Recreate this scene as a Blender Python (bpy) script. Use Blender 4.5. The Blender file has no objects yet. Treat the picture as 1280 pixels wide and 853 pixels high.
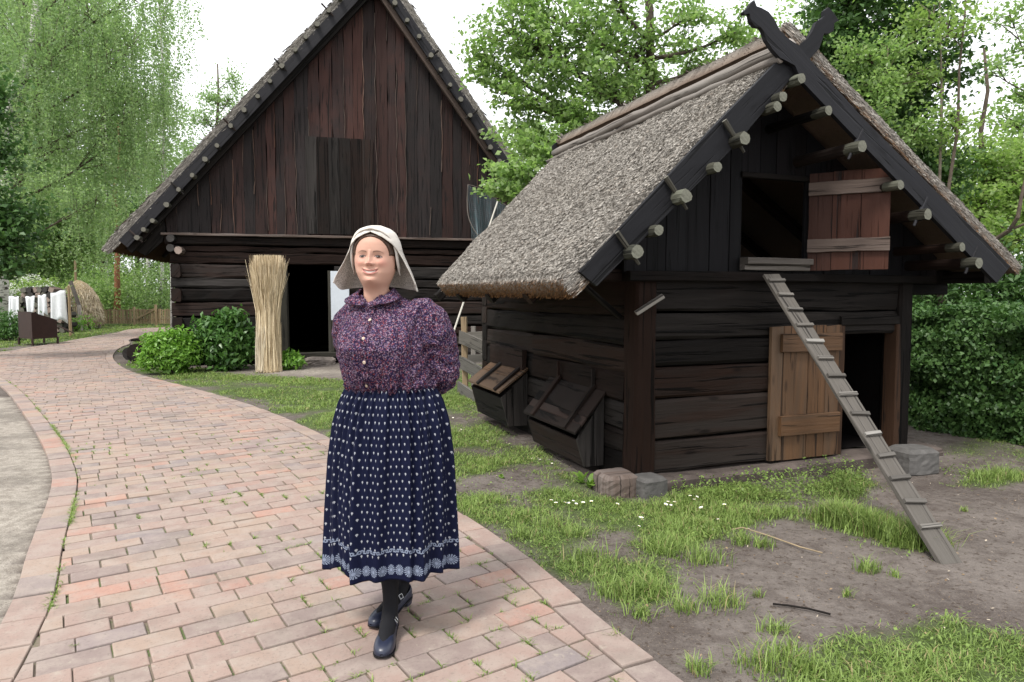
import bpy, math, random
import numpy as np
from mathutils import Vector, Matrix
PI = math.pi
rnd = random.Random(7)
NR = np.random.default_rng(11)
scene = bpy.context.scene
COL = scene.collection

# ------------------------------------------------------------------ camera
F = 853.33; CX, CY = 640.0, 426.5; CAMH = 1.42
PITCH = math.atan(56.5 / F)
cp, sp = math.cos(PITCH), math.sin(PITCH)
def ray(px, py):
    a = (px - CX) / F; b = -(py - CY) / F
    return Vector((a, cp + b * sp, -sp + b * cp))
def G(px, py, z=0.0):
    d = ray(px, py); k = (z - CAMH) / d.z
    return Vector((d.x * k, d.y * k, z))
def P(px, py, Y):
    d = ray(px, py); k = Y / d.y
    return Vector((d.x * k, Y, CAMH + d.z * k))
def on_plane(px, py, o, n):
    d = ray(px, py); c = Vector((0, 0, CAMH))
    k = (o - c).dot(n) / d.dot(n)
    return c + d * k

cam_d = bpy.data.cameras.new('camera'); cam = bpy.data.objects.new('camera', cam_d); COL.objects.link(cam)
cam.location = (0, 0, CAMH); cam.rotation_euler = (PI / 2 - PITCH, 0, 0)
cam_d.lens = 24.0; cam_d.sensor_width = 36.0; cam_d.clip_end = 2000; cam_d.clip_start = 0.05
scene.camera = cam

# ------------------------------------------------------------------ nodes helpers
class NT:
    def __init__(s, mat):
        s.t = mat.node_tree; s.n = s.t.nodes; s.l = s.t.links
    def add(s, typ, **kw):
        n = s.n.new(typ)
        for k, v in kw.items():
            setattr(n, k, v)
        return n
    def put(s, sock, v):
        if hasattr(v, 'is_linked') or isinstance(v, bpy.types.NodeSocket):
            s.l.new(v, sock)
        else:
            if isinstance(v, (tuple, list)) and len(v) == 3 and sock.type == 'RGBA': v = (*v, 1)
            sock.default_value = v
    def m(s, op, a, b=None, c=None, clamp=False):
        n = s.n.new('ShaderNodeMath'); n.operation = op; n.use_clamp = clamp
        s.put(n.inputs[0], a)
        if b is not None: s.put(n.inputs[1], b)
        if c is not None: s.put(n.inputs[2], c)
        return n.outputs[0]
    def mix(s, f, a, b, typ='MIX'):
        n = s.n.new('ShaderNodeMix'); n.data_type = 'RGBA'; n.blend_type = typ
        s.put(n.inputs[0], f); s.put(n.inputs[6], a); s.put(n.inputs[7], b)
        return n.outputs[2]
    def ramp(s, f, lo, hi, smooth=True):
        n = s.n.new('ShaderNodeMapRange'); n.clamp = True
        if smooth: n.interpolation_type = 'SMOOTHSTEP'
        s.put(n.inputs[0], f); n.inputs[1].default_value = lo; n.inputs[2].default_value = hi
        n.inputs[3].default_value = 0; n.inputs[4].default_value = 1
        return n.outputs[0]
    def noise(s, vec, scale, detail=4, rough=.55, dist=0.0, out=0):
        n = s.n.new('ShaderNodeTexNoise')
        if vec is not None: s.l.new(vec, n.inputs['Vector'])
        n.inputs['Scale'].default_value = scale; n.inputs['Detail'].default_value = detail
        n.inputs['Roughness'].default_value = rough; n.inputs['Distortion'].default_value = dist
        return n.outputs[out]
    def vor(s, vec, scale, feature='F1', out='Distance', rand=1.0):
        n = s.n.new('ShaderNodeTexVoronoi'); n.feature = feature
        if vec is not None: s.l.new(vec, n.inputs['Vector'])
        n.inputs['Scale'].default_value = scale; n.inputs['Randomness'].default_value = rand
        return n.outputs[out]
    def mapping(s, vec, sc=(1, 1, 1), loc=(0, 0, 0)):
        n = s.n.new('ShaderNodeMapping'); s.l.new(vec, n.inputs[0])
        s.put(n.inputs['Scale'], sc) if not isinstance(sc, tuple) else setattr(n.inputs['Scale'], 'default_value', sc)
        n.inputs['Location'].default_value = loc
        return n.outputs[0]
    def attr(s, name='Col'):
        n = s.n.new('ShaderNodeAttribute'); n.attribute_name = name
        return n.outputs['Color']
    def sep(s, c):
        n = s.n.new('ShaderNodeSeparateColor'); s.l.new(c, n.inputs[0]); return n.outputs
    def xyz(s, c):
        n = s.n.new('ShaderNodeSeparateXYZ'); s.l.new(c, n.inputs[0]); return n.outputs
    def comb(s, x, y, z=0.0):
        n = s.n.new('ShaderNodeCombineXYZ'); s.put(n.inputs[0], x); s.put(n.inputs[1], y); s.put(n.inputs[2], z); return n.outputs[0]
    def bump(s, h, strength=.5, dist=.01):
        n = s.n.new('ShaderNodeBump'); s.l.new(h, n.inputs['Height'])
        n.inputs['Strength'].default_value = strength; n.inputs['Distance'].default_value = dist
        return n.outputs[0]
def mat_new(name):
    m = bpy.data.materials.new(name); m.use_nodes = True
    t = NT(m); bs = t.n['Principled BSDF']
    return m, t, bs
def put(t, bs, **kw):
    names = {'col': 'Base Color', 'rough': 'Roughness', 'nor': 'Normal', 'spec': 'Specular IOR Level', 'metal': 'Metallic',
             'sub': 'Subsurface Weight', 'sheen': 'Sheen Weight', 'alpha': 'Alpha'}
    for k, v in kw.items():
        t.put(bs.inputs[names[k]], v)

def texco(t, out='Object'):
    return t.add('ShaderNodeTexCoord').outputs[out]

def wood(name, dark, light, warm, k_warm=.5, grain=1.0, rough=.8, grey=None, bumps=.6, spec=.25):
    """UV: u metres along the piece, v metres across it. Col.r/.g random per piece, Col.b = end grain."""
    m, t, bs = mat_new(name)
    uv = texco(t, 'UV'); a = t.sep(t.attr())
    g1 = t.noise(t.mapping(uv, (1.6, 38 * grain, 1)), 1.0, 6, .62, .35)
    g2 = t.noise(t.mapping(uv, (.7, 9 * grain, 1), (3, 7, 0)), 1.0, 4, .6, 1.2)
    crack = t.ramp(t.noise(t.mapping(uv, (.9, 30 * grain, 1), (9, 2, 0)), 1.0, 3, .5, .8), .36, .42)
    blot = t.noise(uv, 2.3, 4, .6)
    kn = t.vor(t.mapping(uv, (2.2, 7, 1)), 1.0)
    knot = t.ramp(kn, .05, .16)
    c = t.mix(g1, dark, light)
    wf = t.m('MULTIPLY', t.ramp(t.m('ADD', t.m('MULTIPLY', blot, .55), t.m('MULTIPLY', a[0], .75)), .48, 1.0), k_warm)
    c = t.mix(wf, c, t.mix(g2, warm, tuple(x * .45 for x in warm)))
    if grey is not None:
        c = t.mix(t.m('MULTIPLY', t.ramp(t.m('ADD', t.m('MULTIPLY', g2, .8), t.m('MULTIPLY', a[1], .5)), .55, 1.05), .75), c, grey)
    c = t.mix(t.m('MULTIPLY', t.m('SUBTRACT', 1.0, crack), .8), c, tuple(x * .25 for x in dark))
    c = t.mix(t.m('MULTIPLY', t.m('SUBTRACT', 1.0, knot), .6), c, tuple(x * .3 for x in dark))
    hv = t.m('ADD', t.m('MULTIPLY', a[1], .7), .65)
    c = t.mix(1.0, c, t.comb(hv, hv, hv), 'MULTIPLY')
    # end grain: rings
    e = t.mix(t.noise(uv, 55, 3, .6), tuple(min(1, x * 2.2 + .05) for x in light), light)
    c = t.mix(a[2], c, e)
    h = t.m('ADD', t.m('MULTIPLY', g1, .6), t.m('ADD', t.m('MULTIPLY', crack, .8), t.m('MULTIPLY', g2, .5)))
    put(t, bs, col=c, rough=t.m('ADD', t.m('MULTIPLY', g2, .25), rough - .12), nor=t.bump(h, bumps, .012), spec=spec)
    return m

def plain(name, col, rough=.7, spec=.3, metal=0.0, var=.25, scale=30, bump=.2, bdist=.003):
    m, t, bs = mat_new(name)
    o = texco(t); n = t.noise(o, scale, 5, .6)
    n2 = t.noise(o, scale * .12, 3, .5)
    f = t.m('ADD', t.m('MULTIPLY', n, .6), t.m('MULTIPLY', n2, .4))
    c = t.mix(t.ramp(f, .3, .7), tuple(x * (1 - var) for x in col), tuple(min(1, x * (1 + var)) for x in col))
    put(t, bs, col=c, rough=rough, spec=spec, metal=metal, nor=t.bump(n, bump, bdist))
    return m

def leafmat(name, a, b, trans=.35, rough=.45, spec=.35, twig=None):
    """Col.r random per leaf, Col.g random hue."""
    m, t, bs = mat_new(name)
    s = t.sep(t.attr())
    c = t.mix(s[0], a, b)
    c = t.mix(t.m('MULTIPLY', s[1], .35), c, tuple(x * y for x, y in zip(b, (1.15, 1.02, .8))))
    put(t, bs, col=c, rough=rough, spec=spec)
    tr = t.add('ShaderNodeBsdfTranslucent'); t.l.new(t.mix(1.0, c, (1.08, 1.25, .8), 'MULTIPLY'), tr.inputs[0])
    ms = t.add('ShaderNodeMixShader'); ms.inputs[0].default_value = trans
    t.l.new(bs.outputs[0], ms.inputs[1]); t.l.new(tr.outputs[0], ms.inputs[2])
    t.l.new(ms.outputs[0], t.n['Material Output'].inputs[0])
    return m

# ------------------------------------------------------------------ object helpers
def tag(o, label=None, cat=None, group=None, kind=None):
    if label: o['label'] = label
    if cat: o['category'] = cat
    if group: o['group'] = group
    if kind: o['kind'] = kind
    return o
def empty(name, loc, label=None, cat=None, group=None, rz=0.0):
    o = bpy.data.objects.new(name, None); COL.objects.link(o)
    o.location = loc; o.rotation_euler = (0, 0, rz); o.empty_display_size = .1
    return tag(o, label, cat, group)
def adopt(o, parent):
    """parent keeping world coordinates of a mesh built in world space (parents are unscaled empties/meshes)"""
    if parent is not None:
        o.parent = parent
        o.matrix_parent_inverse = world_of(parent).inverted()
def world_of(o):
    m = Matrix.Translation(o.location) @ o.rotation_euler.to_matrix().to_4x4()
    if o.parent is not None: m = world_of(o.parent) @ o.matrix_parent_inverse @ m
    return m

class MB:
    def __init__(s, seed=1):
        s.v = []; s.f = []; s.uv = []; s.c = []; s.r = random.Random(seed)
    def col(s, cap=0.0):
        return (s.r.random(), s.r.random(), cap)
    def poly(s, pts, uvs=None, c=None):
        i = len(s.v); s.v += [tuple(p) for p in pts]; s.f.append(tuple(range(i, i + len(pts))))
        if uvs is None: uvs = [(0, 0)] * len(pts)
        s.uv.append(uvs); s.c.append(c or s.col())
    def loft(s, rings, closed=True, cap=True, us=None, c=None, capc=None, vs=None, vscale=1.0):
        """rings: list of equal-length point lists. shares vertices."""
        i0 = len(s.v); n = len(rings[0]); c = c or s.col()
        for r in rings: s.v += [tuple(p) for p in r]
        if us is None:
            us = [0.0]
            for a, b in zip(rings, rings[1:]):
                us.append(us[-1] + (Vector(b[0]) - Vector(a[0])).length)
            u0 = s.r.random() * 20; us = [u + u0 for u in us]
        if vs is None:
            v0 = s.r.random() * 20; vs = [v0]
            r = rings[len(rings) // 2]
            for k in range(n):
                vs.append(vs[-1] + (Vector(r[(k + 1) % n]) - Vector(r[k])).length * vscale)
        for j in range(len(rings) - 1):
            for k in range(n if closed else n - 1):
                k2 = (k + 1) % n
                s.f.append((i0 + j * n + k, i0 + j * n + k2, i0 + (j + 1) * n + k2, i0 + (j + 1) * n + k))
                s.uv.append([(us[j], vs[k]), (us[j], vs[k + 1]), (us[j + 1], vs[k + 1]), (us[j + 1], vs[k])]); s.c.append(c)
        if cap and closed:
            for j, rev in ((0, True), (len(rings) - 1, False)):
                idx = list(range(i0 + j * n, i0 + (j + 1) * n))
                if rev: idx = idx[::-1]
                r = [Vector(s.v[k]) for k in idx]; ctr = sum(r, Vector()) / n
                ex = (r[0] - ctr); ex = ex.normalized() if ex.length > 1e-9 else Vector((1, 0, 0))
                nn = (r[1] - ctr).cross(r[0] - ctr); nn = nn.normalized() if nn.length > 1e-12 else Vector((0, 0, 1))
                ey = ex.cross(nn)
                s.f.append(tuple(idx)); s.uv.append([((p - ctr).dot(ex), (p - ctr).dot(ey)) for p in r])
                s.c.append(capc or (c[0], c[1], c[2]))
    def beam(s, p0, p1, w, h, up=(0, 0, 1), seg=None, jit=0.0, bev=.12, c=None, endcap=False, taper=1.0, bow=0.0):
        """hewn beam; w across, h along `up`"""
        p0 = Vector(p0); p1 = Vector(p1); d = (p1 - p0); L = d.length; d.normalize()
        up = Vector(up); side = d.cross(up).normalized(); up = side.cross(d).normalized()
        if seg is None: seg = max(1, int(L / .25)) if jit > 0 else 1
        b = bev * min(w, h)
        base = [(-w/2+b, -h/2), (w/2-b, -h/2), (w/2, -h/2+b), (w/2, h/2-b), (w/2-b, h/2), (-w/2+b, h/2), (-w/2, h/2-b), (-w/2, -h/2+b)] if bev > 0 else \
               [(-w/2, -h/2), (w/2, -h/2), (w/2, h/2), (-w/2, h/2)]
        off = [[0, 0] for _ in base]
        rings = []
        for j in range(seg + 1):
            k = j / seg; tp = 1 + (taper - 1) * k
            bo = bow * math.sin(k * PI)
            ring = []
            for q, (x, y) in enumerate(base):
                if jit:
                    off[q][0] = off[q][0] * .5 + s.r.uniform(-jit, jit); off[q][1] = off[q][1] * .5 + s.r.uniform(-jit, jit)
                ring.append(p0 + d * (L * k) + side * (x * tp + off[q][0]) + up * (y * tp + off[q][1] + bo))
            rings.append(ring)
        cc = c or s.col()
        s.loft(rings, c=cc, capc=(cc[0], cc[1], 1.0) if endcap else cc)
    def tube(s, pts, rad, n=8, c=None, endcap=False, jit=0.0, cap=True):
        pts = [Vector(p) for p in pts]; m = len(pts)
        if not hasattr(rad, '__len__'): rad = [rad] * m
        ref = Vector((0, 0, 1)); d0 = (pts[1] - pts[0]).normalized()
        if abs(d0.z) > .9: ref = Vector((1, 0, 0))
        rings = []
        a = None
        for j in range(m):
            d = (pts[min(j + 1, m - 1)] - pts[max(j - 1, 0)]).normalized()
            if a is None: a = d.cross(ref).normalized()
            a = (a - d * a.dot(d)).normalized(); b = a.cross(d).normalized()
            rings.append([pts[j] + (a * math.cos(q * 2 * PI / n) + b * math.sin(q * 2 * PI / n)) * rad[j] * (1 + s.r.uniform(-jit, jit)) for q in range(n)])
        cc = c or s.col()
        s.loft(rings, c=cc, cap=cap, capc=(cc[0], cc[1], 1.0) if endcap else cc)
    def prism(s, outline, ext, c=None, ax=None):
        """extrude planar outline (list of Vector) by vector ext; uv by longest direction"""
        o = [Vector(p) for p in outline]; ext = Vector(ext); c = c or s.col(); n = len(o)
        ax = Vector(ax) if ax is not None else max(((o[(i + 1) % n] - o[i]) for i in range(n)), key=lambda e: e.length).normalized()
        nn = ext.normalized(); ay = nn.cross(ax)
        u0, v0 = s.r.random() * 20, s.r.random() * 20
        uvf = lambda p: (u0 + p.dot(ax), v0 + p.dot(ay) + p.dot(nn))
        q = [p + ext for p in o]
        area = sum(((o[i] - o[0]).cross(o[(i + 1) % n] - o[0])).dot(ext) for i in range(n))
        if area > 0: o, q = o[::-1], q[::-1]
        s.poly(o, [uvf(p) for p in o], c); s.poly(q[::-1], [uvf(p) for p in q[::-1]], c)
        for i in range(n):
            j = (i + 1) % n; fc = [o[i], q[i], q[j], o[j]]
            s.poly(fc, [uvf(p) for p in fc], c)
    def build(s, name, mat, parent=None, smooth=False, bevel=0.0):
        me = bpy.data.meshes.new(name)
        me.from_pydata(s.v, [], s.f)
        uvl = me.uv_layers.new(name='UVMap')
        flat = [x for u in s.uv for p in u for x in p]; uvl.data.foreach_set('uv', flat)
        ca = me.color_attributes.new('Col', 'FLOAT_COLOR', 'CORNER')
        cc = [x for f, c in zip(s.f, s.c) for _ in f for x in (c[0], c[1], c[2], 1.0)]
        ca.data.foreach_set('color', cc)
        me.materials.append(mat)
        if smooth:
            me.polygons.foreach_set('use_smooth', [True] * len(s.f))
        me.update(); 
        o = bpy.data.objects.new(name, me); COL.objects.link(o)
        if smooth == 'auto' :
            me.set_sharp_from_angle(angle=math.radians(40))
        if bevel:
            b = o.modifiers.new('bevel', 'BEVEL'); b.width = bevel; b.segments = 2; b.limit_method = 'ANGLE'
        adopt(o, parent)
        return o

def np_mesh(name, verts, faces, cols, mat, parent=None, smooth=False, link=True):
    """verts (N,3), faces (M,k), cols (N,3) per vertex"""
    me = bpy.data.meshes.new(name)
    N = len(verts); M, k = faces.shape
    me.vertices.add(N); me.vertices.foreach_set('co', np.ascontiguousarray(verts, np.float32).ravel())
    me.loops.add(M * k); me.loops.foreach_set('vertex_index', np.ascontiguousarray(faces, np.int32).ravel())
    me.polygons.add(M); me.polygons.foreach_set('loop_start', np.arange(0, M * k, k, dtype=np.int32))
    me.polygons.foreach_set('loop_total', np.full(M, k, np.int32))
    if smooth: me.polygons.foreach_set('use_smooth', np.ones(M, bool))
    me.update(calc_edges=True)
    if cols is not None:
        ca = me.color_attributes.new('Col', 'FLOAT_COLOR', 'POINT')
        c4 = np.ones((N, 4), np.float32); c4[:, :3] = cols
        ca.data.foreach_set('color', c4.ravel())
    me.materials.append(mat); me.validate()
    o = bpy.data.objects.new(name, me)
    if link: COL.objects.link(o)
    adopt(o, parent)
    return o

def vnoise(x, y, sc=1.0, seed=0, z=None):
    """value noise 2D, vectorised, 0..1"""
    x = np.asarray(x, float) * sc + seed * 17.31; y = np.asarray(y, float) * sc + seed * 5.77
    xi = np.floor(x).astype(np.int64); yi = np.floor(y).astype(np.int64)
    fx = x - xi; fy = y - yi; fx = fx * fx * (3 - 2 * fx); fy = fy * fy * (3 - 2 * fy)
    def h(a, b):
        n = (a * 374761393 + b * 668265263 + seed * 982451653) & 0xffffffff
        n = ((n ^ (n >> 13)) * 1274126177) & 0xffffffff
        return ((n ^ (n >> 16)) & 0xffff) / 65535.0
    return (h(xi, yi) * (1 - fx) + h(xi + 1, yi) * fx) * (1 - fy) + (h(xi, yi + 1) * (1 - fx) + h(xi + 1, yi + 1) * fx) * fy
def fbm(x, y, sc=1.0, seed=0, oct=4):
    s = 0; a = .5; t = 0
    for i in range(oct):
        s = s + a * vnoise(x, y, sc * 2 ** i, seed + i * 3); t += a; a *= .5
    return s / t
def inpoly(x, y, poly):
    x = np.asarray(x); y = np.asarray(y); r = np.zeros(x.shape, bool); n = len(poly)
    for i in range(n):
        x0, y0 = poly[i]; x1, y1 = poly[(i + 1) % n]
        if y0 == y1: continue
        c = ((y0 > y) != (y1 > y)) & (x < (x1 - x0) * (y - y0) / (y1 - y0) + x0)
        r ^= c
    return r
def seg_dist(x, y, pl):
    """distance to polyline"""
    d = np.full(np.shape(x), 1e9)
    for (x0, y0), (x1, y1) in zip(pl, pl[1:]):
        dx, dy = x1 - x0, y1 - y0; L = dx * dx + dy * dy
        t = np.clip(((x - x0) * dx + (y - y0) * dy) / L, 0, 1)
        d = np.minimum(d, np.hypot(x - x0 - t * dx, y - y0 - t * dy))
    return d
def catmull(pts, n=8):
    out = []; m = len(pts)
    for i in range(m - 1):
        p0 = np.array(pts[max(i - 1, 0)], float); p1 = np.array(pts[i], float); p2 = np.array(pts[i + 1], float); p3 = np.array(pts[min(i + 2, m - 1)], float)
        for k in range(n):
            t = k / n
            out.append(tuple(.5 * ((2 * p1) + (-p0 + p2) * t + (2 * p0 - 5 * p1 + 4 * p2 - p3) * t * t + (-p0 + 3 * p1 - 3 * p2 + p3) * t ** 3)))
    out.append(tuple(float(q) for q in pts[-1]))
    return out

# ------------------------------------------------------------------ light & sky (bright overcast day)
w = bpy.data.worlds.new('World'); scene.world = w; w.use_nodes = True
wt = NT(w)
SUN_EL, SUN_AZ = math.radians(58), math.radians(215)     # azimuth of the sun measured clockwise from +Y
sky = wt.add('ShaderNodeTexSky'); sky.sky_type = 'NISHITA'; sky.sun_disc = False
sky.sun_elevation = SUN_EL; sky.sun_rotation = SUN_AZ; sky.air_density = 1.0; sky.dust_density = 3.0
gco = wt.add('ShaderNodeTexCoord').outputs['Generated']
cl = wt.noise(gco, 2.2, 5, .55, .3)
cloud = wt.mix(cl, (7.4, 7.6, 8.0), (10.8, 10.9, 11.1))
cf = wt.ramp(wt.noise(gco, 1.4, 4, .5), .2, .45)
skc = wt.mix(wt.m('ADD', wt.m('MULTIPLY', cf, .22), .74), sky.outputs[0], cloud)
bg = wt.n['Background']; wt.l.new(skc, bg.inputs[0]); bg.inputs[1].default_value = 0.1
sd = bpy.data.lights.new('sun', 'SUN'); sd.energy = 2.1; sd.angle = math.radians(13); sd.color = (1, .965, .91)
sun = bpy.data.objects.new('sun', sd); COL.objects.link(sun)
sdir = Vector((math.sin(SUN_AZ) * math.cos(SUN_EL), math.cos(SUN_AZ) * math.cos(SUN_EL), math.sin(SUN_EL)))
sun.rotation_euler = sdir.to_track_quat('Z', 'Y').to_euler(); sun.location = (0, 0, 30)
scene.view_settings.view_transform = 'Standard'; scene.view_settings.look = 'None'
scene.view_settings.exposure = 0.92; scene.view_settings.gamma = 1.0
scene.cycles.max_bounces = 8; scene.cycles.transparent_max_bounces = 8
scene.cycles.use_denoising = True
# ------------------------------------------------------------------ building frames
KS = .93
S_D2 = Vector((.9327, .3608, 0)); S_D1 = Vector((-.3608, .9327, 0)); S_O = Vector((.96, 5.27, 0)) * KS
def S(t, u, z):            # shed: t along the front, u into depth (metres of an unscaled frame), z height
    return S_O + S_D2 * (t * KS) + S_D1 * (u * KS) + Vector((0, 0, CAMH + (z - CAMH) * KS))
def S_px(px, py, u):
    p = on_plane(px, py, S(0, u, 0), S_D1); r = p - S_O
    return (r.dot(S_D2) / KS, CAMH + (p.z - CAMH) / KS)
B_D = Vector((.971, .239, 0)); B_N = Vector((-.239, .971, 0)); B_O = Vector((-6.80, 13.65, 0))
def B(t, v, z): return B_O + B_D * t + B_N * v + Vector((0, 0, z))
def B_px(px, py, v):
    p = on_plane(px, py, B(0, v, 0), B_N); r = p - B_O
    return (r.dot(B_D), p.z)
def isect(p, q, a, b):
    x1, y1, x2, y2 = *p, *q; x3, y3, x4, y4 = *a, *b
    d = (x1 - x2) * (y3 - y4) - (y1 - y2) * (x3 - x4)
    A = x1 * y2 - y1 * x2; Bb = x3 * y4 - y3 * x4
    return ((A * (x3 - x4) - (x1 - x2) * Bb) / d, (A * (y3 - y4) - (y1 - y2) * Bb) / d)
# ------------------------------------------------------------------ ground layout (world metres, measured from the photo)
def g2(px, py): v = G(px, py); return (v.x, v.y)
EDGE_L = [(-1.62, 0.3), (-1.72, 1.6)] + [g2(*p) for p in [(0, 788), (36, 690), (62, 622), (64, 592), (52, 556), (30, 520), (4, 487), (-30, 465), (-60, 452)]]
EDGE_L += [g2(-40, 446), g2(10, 440), g2(70, 430), g2(140, 418), g2(205, 410)]
EDGE_R = [(1.6, 0.3)] + [g2(*p) for p in [(845, 853), (755, 782), (660, 702), (575, 645), (480, 590), (400, 545), (320, 511), (240, 487), (175, 470), (148, 457), (142, 444), (160, 432), (215, 420)]]
EDGE_R += [(EDGE_R[-1][0] + 9, EDGE_R[-1][1] + 6)]
EDGE_L += [(EDGE_L[-1][0] + 9, EDGE_L[-1][1] + 4)]
EL = catmull(EDGE_L, 8); ER = catmull(EDGE_R, 8)
PATH_POLY = EL + ER[::-1]

def wpoly(pts): return [g2(*p) for p in pts]
GRASS = [ # polygon, density
    (wpoly([(140, 455), (178, 468), (245, 484), (325, 508), (405, 542), (480, 587), (600, 660), (560, 560), (575, 520), (640, 520), (600, 500), (560, 478), (430, 474), (330, 470), (250, 462), (180, 452)]), 1.0),
    (wpoly([(560, 500), (610, 525), (660, 560), (740, 605), (800, 625), (850, 612), (940, 600), (1000, 600), (960, 640), (930, 680), (860, 700), (840, 740), (760, 760), (700, 715), (640, 680), (600, 655), (560, 620)]), .85),
    (wpoly([(840, 600), (960, 590), (1060, 592), (1090, 600), (1060, 625), (1000, 650), (900, 650)]), .95),
    (wpoly([(930, 600), (1080, 590), (1100, 605), (1040, 622), (940, 640)]), 1.2),
    (wpoly([(1000, 640), (1060, 645), (1130, 665), (1180, 700), (1140, 692), (1060, 668)]), 1.0),
    (wpoly([(930, 835), (1010, 815), (1090, 785), (1180, 778), (1290, 785), (1330, 900), (900, 900)]), .8),
    (wpoly([(1150, 600), (1215, 580), (1300, 560), (1340, 600), (1300, 610), (1210, 612)]), .8),
    (wpoly([(1140, 560), (1300, 545), (1300, 560), (1160, 575)]), .5),
    (wpoly([(-200, 436), (0, 424), (70, 422), (130, 412), (200, 405), (205, 400), (-200, 405)]), 1.0),
    (wpoly([(-60, 432), (0, 428), (60, 427), (20, 436), (-60, 444)]), .8),
    (wpoly([(555, 440), (640, 470), (610, 500), (560, 478)]), .9),
]
DIRT = [wpoly([(335, 472), (430, 474), (560, 476), (560, 468), (500, 460), (420, 458), (350, 463)]),
        wpoly([(620, 580), (665, 585), (690, 603), (640, 608)]),
        wpoly([(640, 572), (690, 590), (740, 640), (700, 615), (640, 600)]),
        wpoly([(5, 434), (55, 430), (50, 440), (0, 448)])]
def grassmask(x, y):
    if np.size(x) > 200:
        acc = 0; sc = np.clip(np.asarray(y) / 5.0, .4, 2.0)
        for i, (dx_, dy_) in enumerate(((0, 0), (.09, .03), (-.08, .07), (.02, -.12), (-.05, -.05), (.13, .13), (-.14, .0))): acc = acc + grassmask1(x + dx_ * sc, y + dy_ * sc)
        m = acc / 7
        return np.where(inpoly(x, y, PATH_POLY), 0, m)
    return grassmask1(x, y)
def grassmask1(x, y):
    j1 = (fbm(x, y, 2.3, 5, 4) - .5) * 1.1; j2 = (fbm(x, y, 2.3, 9, 4) - .5) * 1.1
    sc = np.clip(y / 5.0, .35, 1.6)
    gx, gy = x + j1 * sc * .5, y + j2 * sc
    m = np.zeros(np.shape(x))
    for p, dn in GRASS: m = np.maximum(m, inpoly(gx, gy, p) * dn)
    m = np.where((y > 26) | (x < -16) | (x > 14) | (y > 17), 1.0, m)
    for p in DIRT: m = np.where(inpoly(gx, gy, p), .06, m)
    n = fbm(x, y, 3.2, 3, 3)
    m = m * np.clip((n - .28) * 4.5, .12, 1.0)
    m = np.where(inpoly(x, y, PATH_POLY), 0, m)
    return m

def spaced():
    a = [-900, -300, -120, -60, -35, -24]
    b = list(np.arange(-18, 10.01, .09)); c = [13, 18, 26, 40, 70, 150, 300, 900]
    return np.array(a + b + c)
gx = spaced()
gy = np.array([-60, -20, -5, -1, 0, .6] + list(np.arange(1.0, 8, .06)) + list(np.arange(8, 34, .16)) + [36, 40, 50, 70, 110, 200, 400, 900])
X, Y = np.meshgrid(gx, gy)
near = (np.abs(X) < 20) & (Y < 35)
Z = (fbm(X, Y, .8, 2, 3) - .5) * .05 + (fbm(X, Y, 5, 4, 3) - .5) * .028
dpath = np.minimum(seg_dist(X, Y, EL), seg_dist(X, Y, ER))
inside = inpoly(X, Y, PATH_POLY)
Z = np.where(inside, -.012, np.minimum(Z, .004 + dpath * .2) * np.clip(dpath * 3, .3, 1))
Z = np.where(near, Z, np.where(Y > 34, (Y - 34) * .0, 0) - .0)
gm = grassmask(X, Y)
sand = ((X < -1.2) & (Y < 9.5) & (~inside) & (X < np.interp(Y, [p[1] for p in sorted(EDGE_L[:9], key=lambda q: q[1])], [p[0] for p in sorted(EDGE_L[:9], key=lambda q: q[1])]) + .05)).astype(float)
sand = np.maximum(sand, np.clip(1 - np.hypot((X - g2(400, 466)[0]) / 2.2, (Y - g2(400, 466)[1]) / 1.0), 0, 1) * .9)
tone = fbm(X, Y, .6, 8, 3)
V = np.stack([X, Y, Z], -1).reshape(-1, 3); nx, ny = len(gx), len(gy)
ii = np.arange(ny - 1)[:, None] * nx + np.arange(nx - 1)[None, :]
Fq = np.stack([ii, ii + 1, ii + nx + 1, ii + nx], -1).reshape(-1, 4)
m, t, bs = mat_new('earth_ground')
o = texco(t); a = t.sep(t.attr())
n1 = t.noise(o, 1.3, 6, .6); n2 = t.noise(o, 14, 6, .65); n3 = t.noise(o, 90, 4, .7)
peb = t.vor(o, 60); pebm = t.ramp(peb, .10, .2)
damp = t.ramp(t.m('ADD', t.m('MULTIPLY', n1, .6), t.m('MULTIPLY', n2, .4)), .38, .62)
dirt = t.mix(damp, (.085, .070, .062), (.165, .143, .128))
dirt = t.mix(t.m('MULTIPLY', t.ramp(n3, .5, .75), .5), dirt, (.21, .175, .15))
dirt = t.mix(t.m('MULTIPLY', t.ramp(t.noise(o, 4.5, 5, .65), .5, .66), .55), dirt, (.075, .06, .052))
dirt = t.mix(t.m('MULTIPLY', t.ramp(t.noise(o, 33, 3, .6), .57, .66), .7), dirt, (.05, .036, .026))
dirt = t.mix(t.m('MULTIPLY', t.ramp(t.noise(o, 160, 2, .5), .66, .72), .7), dirt, (.30, .24, .17))
sandc = t.mix(t.ramp(n2, .3, .7), (.22, .193, .162), (.36, .325, .28))
sandc = t.mix(t.m('MULTIPLY', t.ramp(n1, .45, .62), .75), sandc, (.145, .128, .11))
sandc = t.mix(t.m('MULTIPLY', t.ramp(n3, .52, .66), .7), sandc, (.13, .11, .09))
sandc = t.mix(t.ramp(t.noise(o, 120, 2, .5), .64, .70), sandc, (.42, .38, .32))
base = t.mix(a[1], dirt, sandc)
gr = t.mix(n3, (.035, .06, .012), (.07, .115, .022))
base = t.mix(t.m('MULTIPLY', t.ramp(a[0], .15, .8), .85), base, gr)
hh = t.m('ADD', t.m('MULTIPLY', n2, 1.0), t.m('ADD', t.m('MULTIPLY', n3, .45), t.m('MULTIPLY', pebm, -.25)))
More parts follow.
